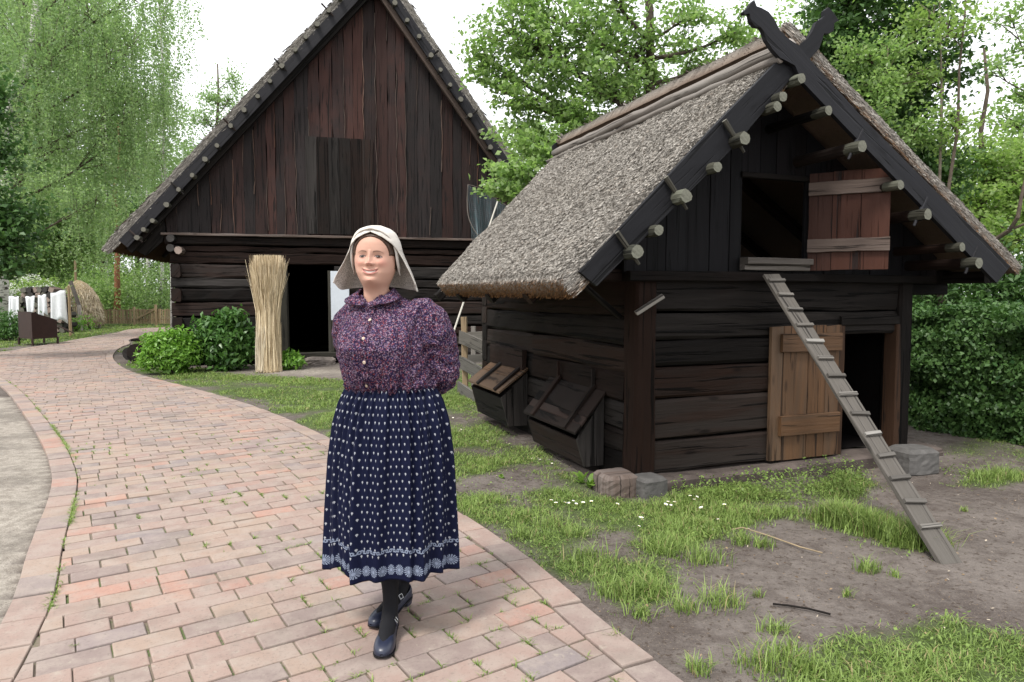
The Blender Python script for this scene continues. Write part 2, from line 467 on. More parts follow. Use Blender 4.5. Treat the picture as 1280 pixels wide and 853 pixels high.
put(t, bs, col=base, rough=.95, spec=.15, nor=t.bump(hh, .9, .02))
gobj = np_mesh('ground', V, Fq, np.stack([gm, sand, tone], -1).reshape(-1, 3), m, smooth=True)
tag(gobj, 'bare earth and grass ground around the barn, shed and path', None, None, 'structure')

# ------------------------------------------------------------------ brick path, every brick a little slab
def clip_half(poly, q, n):
    out = []
    for i in range(len(poly)):
        a, b = poly[i], poly[(i + 1) % len(poly)]
        da = (a[0] - q[0]) * n[0] + (a[1] - q[1]) * n[1]; db = (b[0] - q[0]) * n[0] + (b[1] - q[1]) * n[1]
        if da >= 0: out.append(a)
        if (da >= 0) != (db >= 0):
            k = da / (da - db); out.append((a[0] + (b[0] - a[0]) * k, a[1] + (b[1] - a[1]) * k))
    return out
def nearest_seg(p, pl):
    best = None
    for i in range(len(pl) - 1):
        x0, y0 = pl[i]; x1, y1 = pl[i + 1]; dx, dy = x1 - x0, y1 - y0; L = dx * dx + dy * dy
        if L < 1e-9: continue
        t_ = max(0, min(1, ((p[0] - x0) * dx + (p[1] - y0) * dy) / L))
        d = math.hypot(p[0] - x0 - t_ * dx, p[1] - y0 - t_ * dy)
        if best is None or d < best[0]: best = (d, (x0 + dx * t_, y0 + dy * t_), (dx / math.sqrt(L), dy / math.sqrt(L)))
    return best
def resample(pl, step):
    pl = [np.array(p, float) for p in pl]; out = [pl[0]]; acc = 0
    for a, b in zip(pl, pl[1:]):
        L = np.linalg.norm(b - a); 
        while acc + L >= step:
            k = (step - acc) / L; a = a + (b - a) * k; out.append(a); L = np.linalg.norm(b - a); acc = 0
        acc += L
    return [tuple(p) for p in out]
br = MB(5)
def brick(poly, z, jz=.004, c=None):
    """bevelled slab from a ccw or cw polygon"""
    if len(poly) < 3: return
    ar = sum(poly[i][0] * poly[(i + 1) % len(poly)][1] - poly[(i + 1) % len(poly)][0] * poly[i][1] for i in range(len(poly))) / 2
    if abs(ar) < .0012: return
    if ar < 0: poly = poly[::-1]
    cx = sum(p[0] for p in poly) / len(poly); cy = sum(p[1] for p in poly) / len(poly)
    zz = z + br.r.uniform(-jz, jz); tx, ty = br.r.uniform(-.02, .02), br.r.uniform(-.02, .02)
    c = c or br.col(br.r.random())
    def ring(k, dz): return [(cx + (p[0] - cx) * k, cy + (p[1] - cy) * k, zz + dz + (p[0] - cx) * tx + (p[1] - cy) * ty) for p in poly]
    rings = [ring(1, -.05), ring(1, -.007), ring(.985, -.002), ring(.955, 0)]
    n = len(poly)
    for a, b in zip(rings, rings[1:]):
        for i in range(n):
            j = (i + 1) % n; fc = [a[i], a[j], b[j], b[i]]; br.poly(fc, [(p[0], p[1]) for p in fc], c)
    br.poly(rings[-1], [(p[0], p[1]) for p in rings[-1]], c)
CW_L, CW_R = .160, .145
ang = math.radians(34); ex = (math.cos(ang), math.sin(ang)); ey = (-ex[1], ex[0])
BL, BW, JT = .255, .130, .0075
ELs, ERs = EL, ER
def offset_in(pl, dist, side):
    out = []
    for i in range(len(pl)):
        a = pl[max(i - 1, 0)]; b = pl[min(i + 1, len(pl) - 1)]
        dx, dy = b[0] - a[0], b[1] - a[1]; L = math.hypot(dx, dy) or 1
        out.append((pl[i][0] - side * dy / L * dist, pl[i][1] + side * dx / L * dist))
    return out
ILn = offset_in(EL, CW_L + .006, -1); IRn = offset_in(ER, CW_R + .006, 1)
INNER = ILn + IRn[::-1]
xs = [p[0] for p in INNER]; ys = [p[1] for p in INNER]
cand = []
for r_ in range(-220, 260):
    for q in range(-140, 170):
        off = (r_ % 2) * BL * .5 + ((r_ * 7919) % 13) / 13 * .05
        u = q * BL + off; v = r_ * BW
        x = ex[0] * u + ey[0] * v; y = ex[1] * u + ey[1] * v
        if y < .9 or y > 31 or x < -22 or x > 3: continue
        if y > 13 and x > -5: continue
        cand.append((u, v, x, y, q, r_))
ca_ = np.array([(c[2] + ex[0] * BL / 2, c[3] + ex[1] * BL / 2) for c in cand])
ins = inpoly(ca_[:, 0], ca_[:, 1], INNER); dE = np.minimum(seg_dist(ca_[:, 0], ca_[:, 1], ILn), seg_dist(ca_[:, 0], ca_[:, 1], IRn))
for (u, v, x, y, q, r_), i_, d_ in zip(cand, ins, dE):
    if not i_ and d_ > .16: continue
    jx, jy = br.r.uniform(-.003, .003), br.r.uniform(-.003, .003)
    parts = [(u, u + BL - JT)]
    if br.r.random() < .13: parts = [(u, u + BL * .48 - JT), (u + BL * .48, u + BL - JT)]
    for (u0, u1) in parts:
        pl = [(u0, v), (u1, v), (u1, v + BW - JT), (u0, v + BW - JT)]
        pl = [(ex[0] * (a + jx) + ey[0] * (b + jy), ex[1] * (a + jx) + ey[1] * (b + jy)) for a, b in pl]
        if d_ < .24:
            for LN, sd_ in ((ILn, -1), (IRn, 1)):
                c_ = (sum(p[0] for p in pl) / max(1, len(pl)), sum(p[1] for p in pl) / max(1, len(pl))) if pl else None
                if not pl: break
                ns = nearest_seg(c_, LN)
                if ns[0] < .3:
                    n_ = (-ns[2][1] * sd_, ns[2][0] * sd_)
                    pl = clip_half(pl, ns[1], n_)
        if pl: brick(pl, .022)
# kerb courses
def course(LN, side, width, step, joint):
    rs = resample(LN, step)
    for i in range(len(rs) - 1):
        a, b = rs[i], rs[i + 1]
        if min(a[1], b[1]) < .8: continue
        def nrm(k):
            p, q = rs[max(k - 1, 0)], rs[min(k + 1, len(rs) - 1)]; L = math.hypot(q[0] - p[0], q[1] - p[1]) or 1
            return (-(q[1] - p[1]) / L * side, (q[0] - p[0]) / L * side)
        na, nb = nrm(i), nrm(i + 1)
        k = joint / step
        a2 = (a[0] + (b[0] - a[0]) * k, a[1] + (b[1] - a[1]) * k)
        brick([a2, b, (b[0] + nb[0] * width, b[1] + nb[1] * width), (a2[0] + na[0] * width, a2[1] + na[1] * width)], .026, .004)
course(EL, -1, CW_L, .262, .008)
course(ER, 1, CW_R, .275, .010)
m, t, bs = mat_new('clay_brick')
uv = texco(t, 'Object'); a = t.sep(t.attr())
n1 = t.noise(uv, 9, 5, .6); n2 = t.noise(uv, 70, 5, .7); nb = t.noise(uv, .9, 3, .5)
pick = t.m('ADD', t.m('MULTIPLY', a[0], .72), t.m('MULTIPLY', nb, .36))
c = t.mix(t.ramp(pick, .2, .5), (.215, .168, .152), (.280, .203, .172))
c = t.mix(t.ramp(pick, .62, .82), c, (.295, .222, .178))
c = t.mix(t.m('MULTIPLY', t.ramp(a[1], .88, .97), .65), c, (.37, .20, .15))
c = t.mix(t.m('MULTIPLY', t.ramp(a[2], .84, .95), .6), c, (.195, .175, .18))
c = t.mix(t.m('MULTIPLY', t.ramp(n1, .38, .68), .6), c, (.315, .265, .228))
c = t.mix(t.m('MULTIPLY', t.ramp(n2, .52, .70), .45), c, (.13, .105, .09))
c = t.mix(t.m('MULTIPLY', t.ramp(t.noise(uv, 2.2, 6, .68), .48, .70), .5), c, (.17, .14, .12))
c = t.mix(t.m('MULTIPLY', t.ramp(t.noise(uv, 22, 4, .7), .60, .70), .5), c, (.33, .29, .24))
put(t, bs, col=c, rough=.82, spec=.25, nor=t.bump(t.m('ADD', n2, t.m('MULTIPLY', n1, 1.2)), .45, .004))
pth = br.build('path', m); tag(pth, 'curving brick path with a kerb course of bricks along each side', None, None, 'structure')
# mortar / soil bed in the joints, with moss colour
bed = MB(2)
jv = [(x, y) for x, y in PATH_POLY]
m, t, bs = mat_new('joint_soil')
uv = texco(t, 'Object'); n1 = t.noise(uv, 3, 4, .6); n2 = t.noise(uv, 45, 4, .6)
c = t.mix(t.ramp(t.m('ADD', t.m('MULTIPLY', n1, .6), t.m('MULTIPLY', n2, .4)), .46, .58), (.17, .14, .11), (.085, .11, .045))
put(t, bs, col=c, rough=.95, spec=.1, nor=t.bump(n2, .8, .006))
i0 = len(bed.v)
for k in range(min(len(EL), len(ER)) - 1):
    a, b, c_, d = EL[k], EL[k + 1], ER[min(k + 1, len(ER) - 1)], ER[k]
Xs = np.arange(-22, 4, .12); Ys = np.arange(.6, 31, .12)
XX, YY = np.meshgrid(Xs, Ys); ok = inpoly(XX, YY, PATH_POLY) & (np.minimum(seg_dist(XX, YY, EL), seg_dist(XX, YY, ER)) > .07)
idx = -np.ones(XX.shape, int); idx[ok] = np.arange(ok.sum())
vb = np.stack([XX[ok], YY[ok], .010 + .005 * fbm(XX[ok], YY[ok], 6, 4, 2)], -1)
q = np.stack([idx[:-1, :-1], idx[:-1, 1:], idx[1:, 1:], idx[1:, :-1]], -1).reshape(-1, 4); q = q[(q >= 0).all(1)]
bo = np_mesh('joint_soil', vb, q, None, m, smooth=True); tag(bo, 'soil and moss between the path bricks', None, None, 'structure')

# ------------------------------------------------------------------ grass (stuff)
def blades(x, y, z, h, wd, lean, cr, seed=0, name=None):
    """returns verts,faces,cols of curved tapering blades (2 quads each)"""
    r = np.random.default_rng(seed); n = len(x)
    az = r.uniform(0, 2 * PI, n); dx, dy = np.cos(az), np.sin(az)
    sx, sy = -dy, dx
    ln = lean * h
    tw = r.uniform(-.6, .6, n)
    P0 = np.stack([x, y, z], -1)
    S = np.stack([sx, sy, tw * 0], -1); D = np.stack([dx, dy, dx * 0], -1); U = np.array([0, 0, 1.0])
    h1 = (h * .55)[:, None]; h2 = h[:, None]
    m1 = P0 + U * h1 + D * (ln * .3)[:, None]; m2 = P0 + U * (h2 * (1 - .25 * lean[:, None])) + D * ln[:, None]
    w_ = wd[:, None]
    V = np.stack([P0 - S * w_ * .5, P0 + S * w_ * .5, m1 + S * w_ * .42, m1 - S * w_ * .42, m2 + S * w_ * .06, m2 - S * w_ * .06], 1).reshape(-1, 3)
    b = np.arange(n)[:, None] * 6
    Fc = np.concatenate([b + [0, 1, 2, 3], b + [3, 2, 4, 5]], 0)
    C = np.repeat(cr, 6, 0)
    return V, Fc, C
def pile(parts):
    vs, fs, cs = [], [], []; k = 0
    for v, f, c in parts:
        vs.append(v); fs.append(f + k); cs.append(c); k += len(v)
    return np.concatenate(vs), np.concatenate(fs), np.concatenate(cs)
parts = []
def scatter(n, x0, x1, y0, y1, hmin, hmax, wd, thr=.12, seed=1, pw=1.0):
    r = np.random.default_rng(seed)
    # clumped: tuft centres then blades
    cxs = r.uniform(x0, x1, n); cys = r.uniform(y0, y1, n)
    gmk = grassmask(cxs, cys); keep = r.random(n) < np.clip(gmk - thr * .5, 0, 1) ** pw
    # stay outside the shed and barn footprints
    lx = (cxs - .893) * .9327 + (cys - 4.90) * .3608; ly = -(cxs - .893) * .3608 + (cys - 4.90) * .9327
    keep &= ~((lx > 0) & (lx < 2.74) & (ly > -.02) & (ly < 3.4))
    bx = (cxs + 6.8) * .971 + (cys - 13.65) * .239; by = -(cxs + 6.8) * .239 + (cys - 13.65) * .971
    keep &= ~((bx > 0) & (bx < 8.6) & (by > -.05) & (by < 12))
    cxs, cys, gmk = cxs[keep], cys[keep], gmk[keep]
    k = 7
    X_ = np.repeat(cxs, k) + r.normal(0, .018, len(cxs) * k); Y_ = np.repeat(cys, k) + r.normal(0, .018, len(cxs) * k)
    th = np.repeat(gmk, k)
    h = r.uniform(hmin, hmax, len(X_)) * (.3 + .8 * np.clip(th, 0, 1)) * (.35 + 1.1 * fbm(X_, Y_, 3.2, 21, 3))
    lean = r.uniform(.15, 1.35, len(X_)); h = np.minimum(h, .13); w_ = wd * r.uniform(.7, 1.3, len(X_))
    c = np.stack([r.random(len(X_)) * .6 + .4 * fbm(X_, Y_, 1.2, 31, 2), r.random(len(X_)) * np.repeat(r.random(len(cxs)), k), (r.random(len(X_)) < .07) * 1.0], -1)
    parts.append(blades(X_, Y_, np.full(len(X_), -.012), h, w_, lean, c, seed))
scatter(46000, -1.6, 5.5, 1.9, 5.2, .025, .075, .0045, seed=1)
scatter(40000, -2.2, 6.5, 5.2, 9.5, .03, .075, .006, seed=2)
scatter(26000, -6.5, 3.0, 7.5, 15.0, .03, .07, .009, seed=3)
scatter(16000, -24, -4, 13, 34, .05, .11, .02, seed=4)
# lush tuft by the ladder and strip by the shed foundation
def tuft(cx, cy, rx, ry, rot, n, h0, h1, wd, seed):
    r = np.random.default_rng(seed); a = r.normal(0, .5, n) * rx; b = r.normal(0, .5, n) * ry
    x = cx + a * math.cos(rot) - b * math.sin(rot); y = cy + a * math.sin(rot) + b * math.cos(rot)
    ok = ~inpoly(x, y, [(.89, 4.87), (3.45, 5.86), (2.2, 9.1), (-.34, 8.1)]); x, y = x[ok], y[ok]; n = len(x)
    h = r.uniform(h0, h1, n); c = np.stack([r.random(n), r.random(n) * .6, (r.random(n) < .05) * 1.0], -1)
    parts.append(blades(x, y, np.full(n, -.01), h, np.full(n, wd) * r.uniform(.7, 1.3, n), r.uniform(.15, 1.0, n), c, seed))
a_, b_ = g2(1045, 650), g2(1165, 690)
for k in range(15):
    f = k / 14; tuft(a_[0] + (b_[0] - a_[0]) * f + rnd.uniform(-.03, .03), a_[1] + (b_[1] - a_[1]) * f + rnd.uniform(-.04, .04) + .05, .13, .09, -.3, 330, .06, .17, .0045, 40 + k)
for px, py, sz in [(545, 0, 0)][:0] + [(1085, 712, 1), (930, 675, .9), (900, 755, 1.6), (855, 762, 1), (968, 790, .8), (810, 740, 1.6), (770, 745, 1.5), (735, 700, 1.6), (880, 700, 1.6), (830, 690, 2),
                   (925, 680, .7), (955, 683, .9), (800, 770, .9), (720, 672, 1.6), (872, 838, .8), (985, 822, 1.4), (950, 835, 1.4), (1010, 840, 1.2), (1235, 602, 1.8), (1265, 600, 2.2), (1250, 595, 2.2), (1060, 745, .35), (1205, 640, .3), (1120, 720, .3), (948, 745, .3), (770, 800, .5), (650, 672, 1.2), (690, 660, 1.6)]:
    p = g2(px, py); tuft(p[0], p[1], .07 * sz, .055 * sz, 0, int(120 * sz), .03, .05 + .05 * min(sz, 1.6), .0042, px)
# weeds in the path joints
r = np.random.default_rng(9)
jx, jy = [], []
for _ in range(2600):
    q_ = r.integers(-90, 120); r_ = r.integers(-100, 200)
    off = (r_ % 2) * BL * .5 + ((int(r_) * 7919) % 13) / 13 * .05
    u = q_ * BL + off - JT / 2; v = r_ * BW + r.uniform(0, BW)
    if r.random() < .35: u = q_ * BL + off + r.uniform(0, BL); v = r_ * BW - JT / 2
    x = ex[0] * u + ey[0] * v; y = ex[1] * u + ey[1] * v
    jx.append(x); jy.append(y)
jx = np.array(jx * 5); jy = np.array(jy * 5)
# extra candidates near the camera
qq = r.integers(-18, 22, 15000); rr = r.integers(0, 60, 15000)
off = (rr % 2) * BL * .5 + ((rr * 7919) % 13) / 13 * .05
uu = qq * BL + off - JT / 2; vv = rr * BW + r.uniform(0, 1, 15000) * BW
hz = r.random(15000) < .3; uu = np.where(hz, qq * BL + off + r.uniform(0, 1, 15000) * BL, uu); vv = np.where(hz, rr * BW - JT / 2, vv)
jx = np.concatenate([jx, ex[0] * uu + ey[0] * vv]); jy = np.concatenate([jy, ex[1] * uu + ey[1] * vv])
k = inpoly(jx, jy, INNER) & (jy > 1.2) & (jy < 14)
jx, jy = jx[k], jy[k]
dens = fbm(jx, jy, 2.2, 14, 3) + .20 * np.clip((jx + 1.0) / 1.0, -1, 1) * (jy < 4.5) + .05 * np.clip((jx + 1.2) / 1.5, -1, 1) - .02
k = r.random(len(jx)) < np.clip((dens - .50) * 7, 0.02, 1) * .75; jx, jy = jx[k], jy[k]
kk = 10; JX = np.repeat(jx, kk) + r.normal(0, .006, len(jx) * kk); JY = np.repeat(jy, kk) + r.normal(0, .006, len(jx) * kk)
n = len(JX); parts.append(blades(JX, JY, np.full(n, .008), r.uniform(.014, .034, n), r.uniform(.003, .0055, n), r.uniform(.3, 1.3, n), np.stack([r.random(n), r.random(n) * .5, r.random(n) * 0], -1), 77))
# line of weeds along the inside of the left kerb
LI = resample(offset_in(EL, CW_L + .006, -1), .012)
LI = np.array([p for p in LI if 2.0 < p[1] < 12]); r2 = fbm(LI[:, 0], LI[:, 1], 1.6, 44, 3); LI = LI[r.random(len(LI)) < np.clip((r2 - .44) * 5, .04, .9)]
JX = np.repeat(LI[:, 0], 10) + r.normal(0, .009, len(LI) * 10); JY = np.repeat(LI[:, 1], 10) + r.normal(0, .009, len(LI) * 10); n = len(JX)
parts.append(blades(JX, JY, np.full(n, .008), r.uniform(.014, .04, n), r.uniform(.003, .006, n), r.uniform(.3, 1.2, n), np.stack([r.random(n), r.random(n) * .5, r.random(n) * 0], -1), 78))
def clover(n, x0, x1, y0, y1, hmax, smin, smax, seed, poly=None):
    r = np.random.default_rng(seed); x = r.uniform(x0, x1, n); y = r.uniform(y0, y1, n)
    k = inpoly(x, y, poly) if poly is not None else (r.random(n) < grassmask(x, y) * (.2 + 1.4 * (fbm(x, y, 1.9, 61, 3) > .5)))
    k &= ~inpoly(x, y, [(.89, 4.87), (3.45, 5.86), (2.2, 9.1), (-.34, 8.1)]) & ~inpoly(x, y, PATH_POLY)
    x, y = x[k], y[k]; n = len(x); a = r.uniform(0, 2 * PI, n); s_ = r.uniform(smin, smax, n); ca_1, sa_1 = np.cos(a), np.sin(a); tx, ty = r.normal(0, .45, n), r.normal(0, .45, n); z = r.uniform(.008, 1, n) ** 1.3 * hmax * (.4 + fbm(x, y, 3, 5, 2))
    vs = []
    for p, q in ((-1, 0), (0, -.62), (1, 0), (0, .62)):
        dx, dy = (ca_1 * p - sa_1 * q) * s_ * .5, (sa_1 * p + ca_1 * q) * s_ * .5; vs.append(np.stack([x + dx, y + dy, z + dx * tx + dy * ty], -1))
    parts.append((np.stack(vs, 1).reshape(-1, 3), np.arange(4 * n).reshape(-1, 4), np.repeat(np.stack([r.random(n) * .6, r.random(n) * .4, r.random(n) * 0], -1), 4, 0)))
clover(60000, -1.2, 5.5, 2.0, 8.5, .045, .010, .020, 71)
clover(9000, .9, 3.6, 4.6, 5.9, .13, .014, .026, 72, wpoly([(835, 612), (960, 588), (1065, 588), (1095, 600), (1050, 622), (950, 640), (860, 640)]))
clover(2500, 2.9, 4.6, 4.2, 6.6, .06, .012, .022, 73, wpoly([(1160, 590), (1230, 575), (1290, 560), (1290, 590), (1200, 605)]))
V, Fc, C = pile(parts)
m, t, bs = mat_new('grass_blade')
s = t.sep(t.attr()); c = t.mix(s[0], (.115, .195, .04), (.31, .42, .115)); c = t.mix(t.m('MULTIPLY', s[1], .4), c, (.26, .32, .09)); c = t.mix(s[2], c, (.36, .30, .15))
put(t, bs, col=c, rough=.5, spec=.3)
tr = t.add('ShaderNodeBsdfTranslucent'); t.l.new(c, tr.inputs[0]); ms = t.add('ShaderNodeMixShader'); ms.inputs[0].default_value = .35
t.l.new(bs.outputs[0], ms.inputs[1]); t.l.new(tr.outputs[0], ms.inputs[2]); t.l.new(ms.outputs[0], t.n['Material Output'].inputs[0])
go = np_mesh('grass', V, Fc, C, m); tag(go, 'short green grass and tufts beside the brick path and in its joints', 'grass', None, 'stuff')

# dead leaves, bark crumbs and pale chips trodden into the soil
r = np.random.default_rng(99); n = 5200
lx_ = r.uniform(-.6, 6.5, n); ly_ = r.uniform(1.9, 8.5, n); k = ~inpoly(lx_, ly_, PATH_POLY); sx_ = (lx_ - .893) * .9327 + (ly_ - 4.90) * .3608; sy_ = -(lx_ - .893) * .3608 + (ly_ - 4.90) * .9327
k &= ~((sx_ > 0) & (sx_ < 2.74) & (sy_ > 0) & (sy_ < 3.4)); lx_, ly_ = lx_[k], ly_[k]; n = len(lx_)
a = r.uniform(0, 2 * PI, n); L_ = r.uniform(.004, .019, n); W_ = L_ * r.uniform(.25, .9, n); z_ = r.uniform(.010, .022, n)
ca1, sa1 = np.cos(a), np.sin(a); tl_ = r.uniform(-.5, .5, n) * L_
Vl = np.stack([np.stack([lx_ + (ca1 * p * L_ - sa1 * q * W_) * .5, ly_ + (sa1 * p * L_ + ca1 * q * W_) * .5, z_ + tl_ * p * .5], -1) for p, q in ((-1, -.3), (0, -1), (1, .2), (.1, 1))], 1).reshape(-1, 3)
m, t, bs = mat_new('leaf_litter'); s = t.sep(t.attr()); c = t.mix(s[0], (.06, .035, .02), (.28, .20, .12)); c = t.mix(t.m('GREATER_THAN', s[1], .9), c, (.42, .36, .28)); put(t, bs, col=c, rough=.9, spec=.1)
lo_ = np_mesh('leaf_litter', Vl, np.arange(4 * n).reshape(-1, 4), np.repeat(np.stack([r.random(n), r.random(n), r.random(n)], -1), 4, 0), m); tag(lo_, 'small dead leaves and wood chips scattered on the bare soil', 'litter', None, 'stuff')
# ------------------------------------------------------------------ building materials
M_DARK = wood('dark_tarred_wood', (.0045, .0040, .0038), (.018, .0155, .014), (.050, .020, .012), .4, 1.0, .8, (.038, .034, .032), .8, .14)
M_SHED = wood('black_shed_wood', (.0026, .0021, .0020), (.0105, .0083, .0072), (.038, .016, .009), .5, 1.0, .8, (.022, .019, .017), .9, .12)
M_GABLE = wood('gable_board_wood', (.0065, .0048, .0050), (.021, .0155, .0150), (.070, .022, .014), .62, .8, .7, None, .7, .25)
M_SHEDG = wood('shed_gable_wood', (.0028, .0026, .0032), (.0068, .0062, .0075), (.018, .010, .008), .3, .8, .7, None, .5, .15)
M_BARGE = wood('barge_wood', (.007, .007, .0085), (.0165, .0165, .020), (.018, .015, .014), .2, .6, .65, None, .4, .2)
M_RED = wood('red_brown_wood', (.010, .004, .003), (.042, .014, .009), (.085, .026, .012), .7, .9, .6, None, .7)
M_TAN = wood('tan_door_wood', (.040, .021, .011), (.130, .070, .035), (.15, .075, .033), .5, .9, .65, (.065, .048, .034), .7)
M_GREY = wood('grey_weathered_wood', (.050, .042, .036), (.18, .16, .142), (.12, .09, .07), .2, 1.0, .85, (.24, .225, .205), .8)
M_PALE = wood('pale_raw_wood', (.22, .155, .09), (.43, .33, .21), (.4, .25, .13), .3, .8, .8, None, .5)
M_BATTEN = wood('bleached_batten_wood', (.060, .042, .034), (.165, .125, .105), (.11, .06, .042), .5, 1.0, .8, (.22, .20, .19), .8)
M_LOG = wood('peeled_pole_wood', (.022, .022, .016), (.075, .075, .056), (.05, .04, .025), .3, .8, .8, (.105, .11, .085), .9)
M_LOGD = wood('grey_pole_wood', (.024, .022, .017), (.068, .064, .050), (.035, .03, .02), .3, .8, .85, (.085, .082, .07), .9)
M_VOID = plain('dark_interior', (.006, .005, .005), .95, .05)  # near-black: darkness of the unlit insides put into the colour
M_STONE = plain('weathered_stone', (.20, .17, .15), .9, .2, 0, .4, 9, .6, .01)
M_CONC = plain('grey_block_stone', (.105, .10, .095), .9, .2, 0, .3, 14, .6, .008)
M_PLINTH = plain('plinth_stone', (.085, .068, .060), .9, .2, 0, .35, 8, .7, .01)

def thatch_mat(nm_, k):
    m, t, bs = mat_new(nm_)
    s = t.sep(t.attr()); o = texco(t)
    n1 = t.noise(o, 48, 4, .7); n2 = t.noise(o, 1.7, 3, .55); n3 = t.noise(o, 75, 3, .7)
    c = t.mix(s[0], (.12, .11, .10), (.60, .57, .525))
    c = t.mix(t.m('MULTIPLY', t.ramp(n1, .54, .72), .85), c, (.10, .09, .082))
    c = t.mix(t.m('MULTIPLY', t.ramp(n2, .45, .7), .4), c, (.36, .335, .30))
    cb = t.mix(s[0], (.075, .036, .016), (.34, .18, .075)); cb = t.mix(t.m('MULTIPLY', n3, .35), cb, (.10, .055, .03))
    c = t.mix(s[1], c, cb)
    cs = t.mix(s[0], (.33, .20, .085), (.56, .40, .20)); c = t.mix(s[2], c, cs)
    c = t.mix(1.0, c, (k, k * .98, k * .95), 'MULTIPLY')
    put(t, bs, col=c, rough=.9, spec=.12, nor=t.bump(t.m('ADD', n1, n3), .9, .02))
    return m
M_THATCH = thatch_mat('reed_thatch', 1.0); M_THATCHB = thatch_mat('weathered_barn_thatch', .62)

def thatch(name, parent, R0, R1, E1, E0, thick, n_top, n_verge, n_eave, res=.035, sl=.07, sw=.006, seed=1, amp=.016, sag=.02,
           under=(.0, .9, .0), verge_b=.35, back_verge=True, mat=None):
    """slab of reed: R0-R1 ridge, E0-E1 eave on the TOP surface; 0 = visible gable end"""
    r = np.random.default_rng(seed)
    R0, R1, E1, E0 = [np.array(v, float) for v in (R0, R1, E1, E0)]
    nrm = np.cross(R1 - R0, E0 - R0); nrm /= np.linalg.norm(nrm)
    if nrm[2] < 0: nrm = -nrm
    L = np.linalg.norm(R1 - R0); H = np.linalg.norm(E0 - R0)
    nu, nv = max(2, int(L / res)), max(2, int(H / res))
    u = np.linspace(0, 1, nu + 1); v = np.linspace(0, 1, nv + 1)
    U, Vv = np.meshgrid(u, v, indexing='ij')
    def surf(U, Vv):
        U = U[..., None]; W = Vv[..., None]
        return (R0 * (1 - U) + R1 * U) * (1 - W) + (E0 * (1 - U) + E1 * U) * W
    def disp(U, Vv, sd=0):
        return ((fbm(U * L, Vv * H, 3, seed + sd, 3) - .5) * amp * 2.2 + (vnoise(U * L * 14, Vv * H * 9, 1, seed + 5 + sd) - .5) * amp + (vnoise(U * L * 1.1, Vv * H * .9, 1, seed + 8) - .5) * sag * 2)
    def edge_round(U, Vv):
        d = np.minimum(U * L, (1 - Vv) * H); return -.05 * np.exp(-(d / .035) ** 2)
    Pt = surf(U, Vv) + nrm * (disp(U, Vv) + edge_round(U, Vv))[..., None]
    Pb = surf(U, Vv) - nrm * (thick + .4 * disp(U, Vv, 3))[..., None]
    vs = [Pt.reshape(-1, 3), Pb.reshape(-1, 3)]
    n = (nu + 1) * (nv + 1); ii = np.arange(nu)[:, None] * (nv + 1) + np.arange(nv)[None, :]
    q = np.stack([ii, ii + nv + 1, ii + nv + 2, ii + 1], -1).reshape(-1, 4)
    fs = [q, q[:, ::-1] + n]
    c = [np.stack([r.random(n) * .5 + .1, np.zeros(n), np.zeros(n)], -1), np.tile(np.array([[.12, under[1], under[2]]]), (n, 1))]
    def strip(a):
        b = a + n; return np.stack([a[:-1], a[1:], b[1:], b[:-1]], -1)
    i_r = np.arange(nu + 1) * (nv + 1); i_e = i_r + nv; i_0 = np.arange(nv + 1); i_1 = i_0 + nu * (nv + 1)
    for a in (i_r, i_e, i_0, i_1): fs.append(strip(a))
    V = np.concatenate(vs); Fc = np.concatenate(fs); C = np.concatenate(c)
    parts_ = [(V, Fc, C)]
    dn = (E0 - R0) / H; rd = (R1 - R0) / L
    def straws(pos, direc, side, length, width, col):
        k = len(pos)
        direc = direc / np.linalg.norm(direc, axis=1)[:, None]
        side = side - (side * direc).sum(1)[:, None] * direc; side /= np.linalg.norm(side, axis=1)[:, None]
        a = pos - direc * (length * .6)[:, None]; b = pos + direc * (length * .4)[:, None]
        w = (side * width[:, None]) * .5
        VV = np.stack([a - w, a + w, b + w * .7, b - w * .7], 1).reshape(-1, 3)
        FF = np.arange(k * 4).reshape(-1, 4); parts_.append((VV, FF, np.repeat(col, 4, 0)))
    # top: clipped reed ends pointing downslope, slightly lifted
    k = n_top; a = r.random(k); b = r.random(k)
    pos = surf(a, b) + nrm * (disp(a, b) + edge_round(a, b) + r.uniform(.0, .012, k))[:, None]
    d = dn + nrm * r.uniform(-.05, .42, k)[:, None] + rd * r.normal(0, .28, k)[:, None]
    sd_ = rd + nrm * r.normal(0, .6, k)[:, None]
    dark = (r.random(k) < .25) * .8
    col = np.stack([np.clip(r.beta(2.0, 1.3, k) - dark * .5, 0, 1), np.zeros(k) + (r.random(k) < .04) * .35, np.zeros(k)], -1)
    straws(pos, d, sd_, r.uniform(.6, 1.4, k) * sl, r.uniform(.6, 1.6, k) * sw, col)
    # verge
    for (uu, sgn, kk) in ((0.0, -1, n_verge), (1.0, 1, n_verge // 3 if back_verge else 0)):
        if kk == 0: continue
        k = kk; b = r.random(k); h = r.random(k) ** 1.1
        pos = surf(np.full(k, uu), b) + nrm * (-h * thick)[:, None] + rd * (sgn * r.uniform(-.012, .012, k))[:, None]
        pos += nrm * (edge_round(np.full(k, uu), b) * (1 - h))[:, None]
        d = dn + nrm * r.normal(.03, .07, k)[:, None] + rd * (sgn * r.uniform(-.02, .12, k))[:, None]
        sd_ = nrm + rd * r.normal(0, .5, k)[:, None]
        col = np.stack([r.beta(1.6, 1.6, k), np.clip((h - verge_b) * 1.6, 0, 1) * r.random(k), np.zeros(k)], -1)
        straws(pos, d, sd_, r.uniform(1.0, 2.6, k) * sl, r.uniform(.7, 1.7, k) * sw, col)
    # eave cut
    k = n_eave; a = r.random(k); h = r.random(k)
    pos = surf(a, np.ones(k)) + nrm * (-.01 - h * (thick - .0))[:, None] + dn * r.uniform(-.03, .012, k)[:, None]
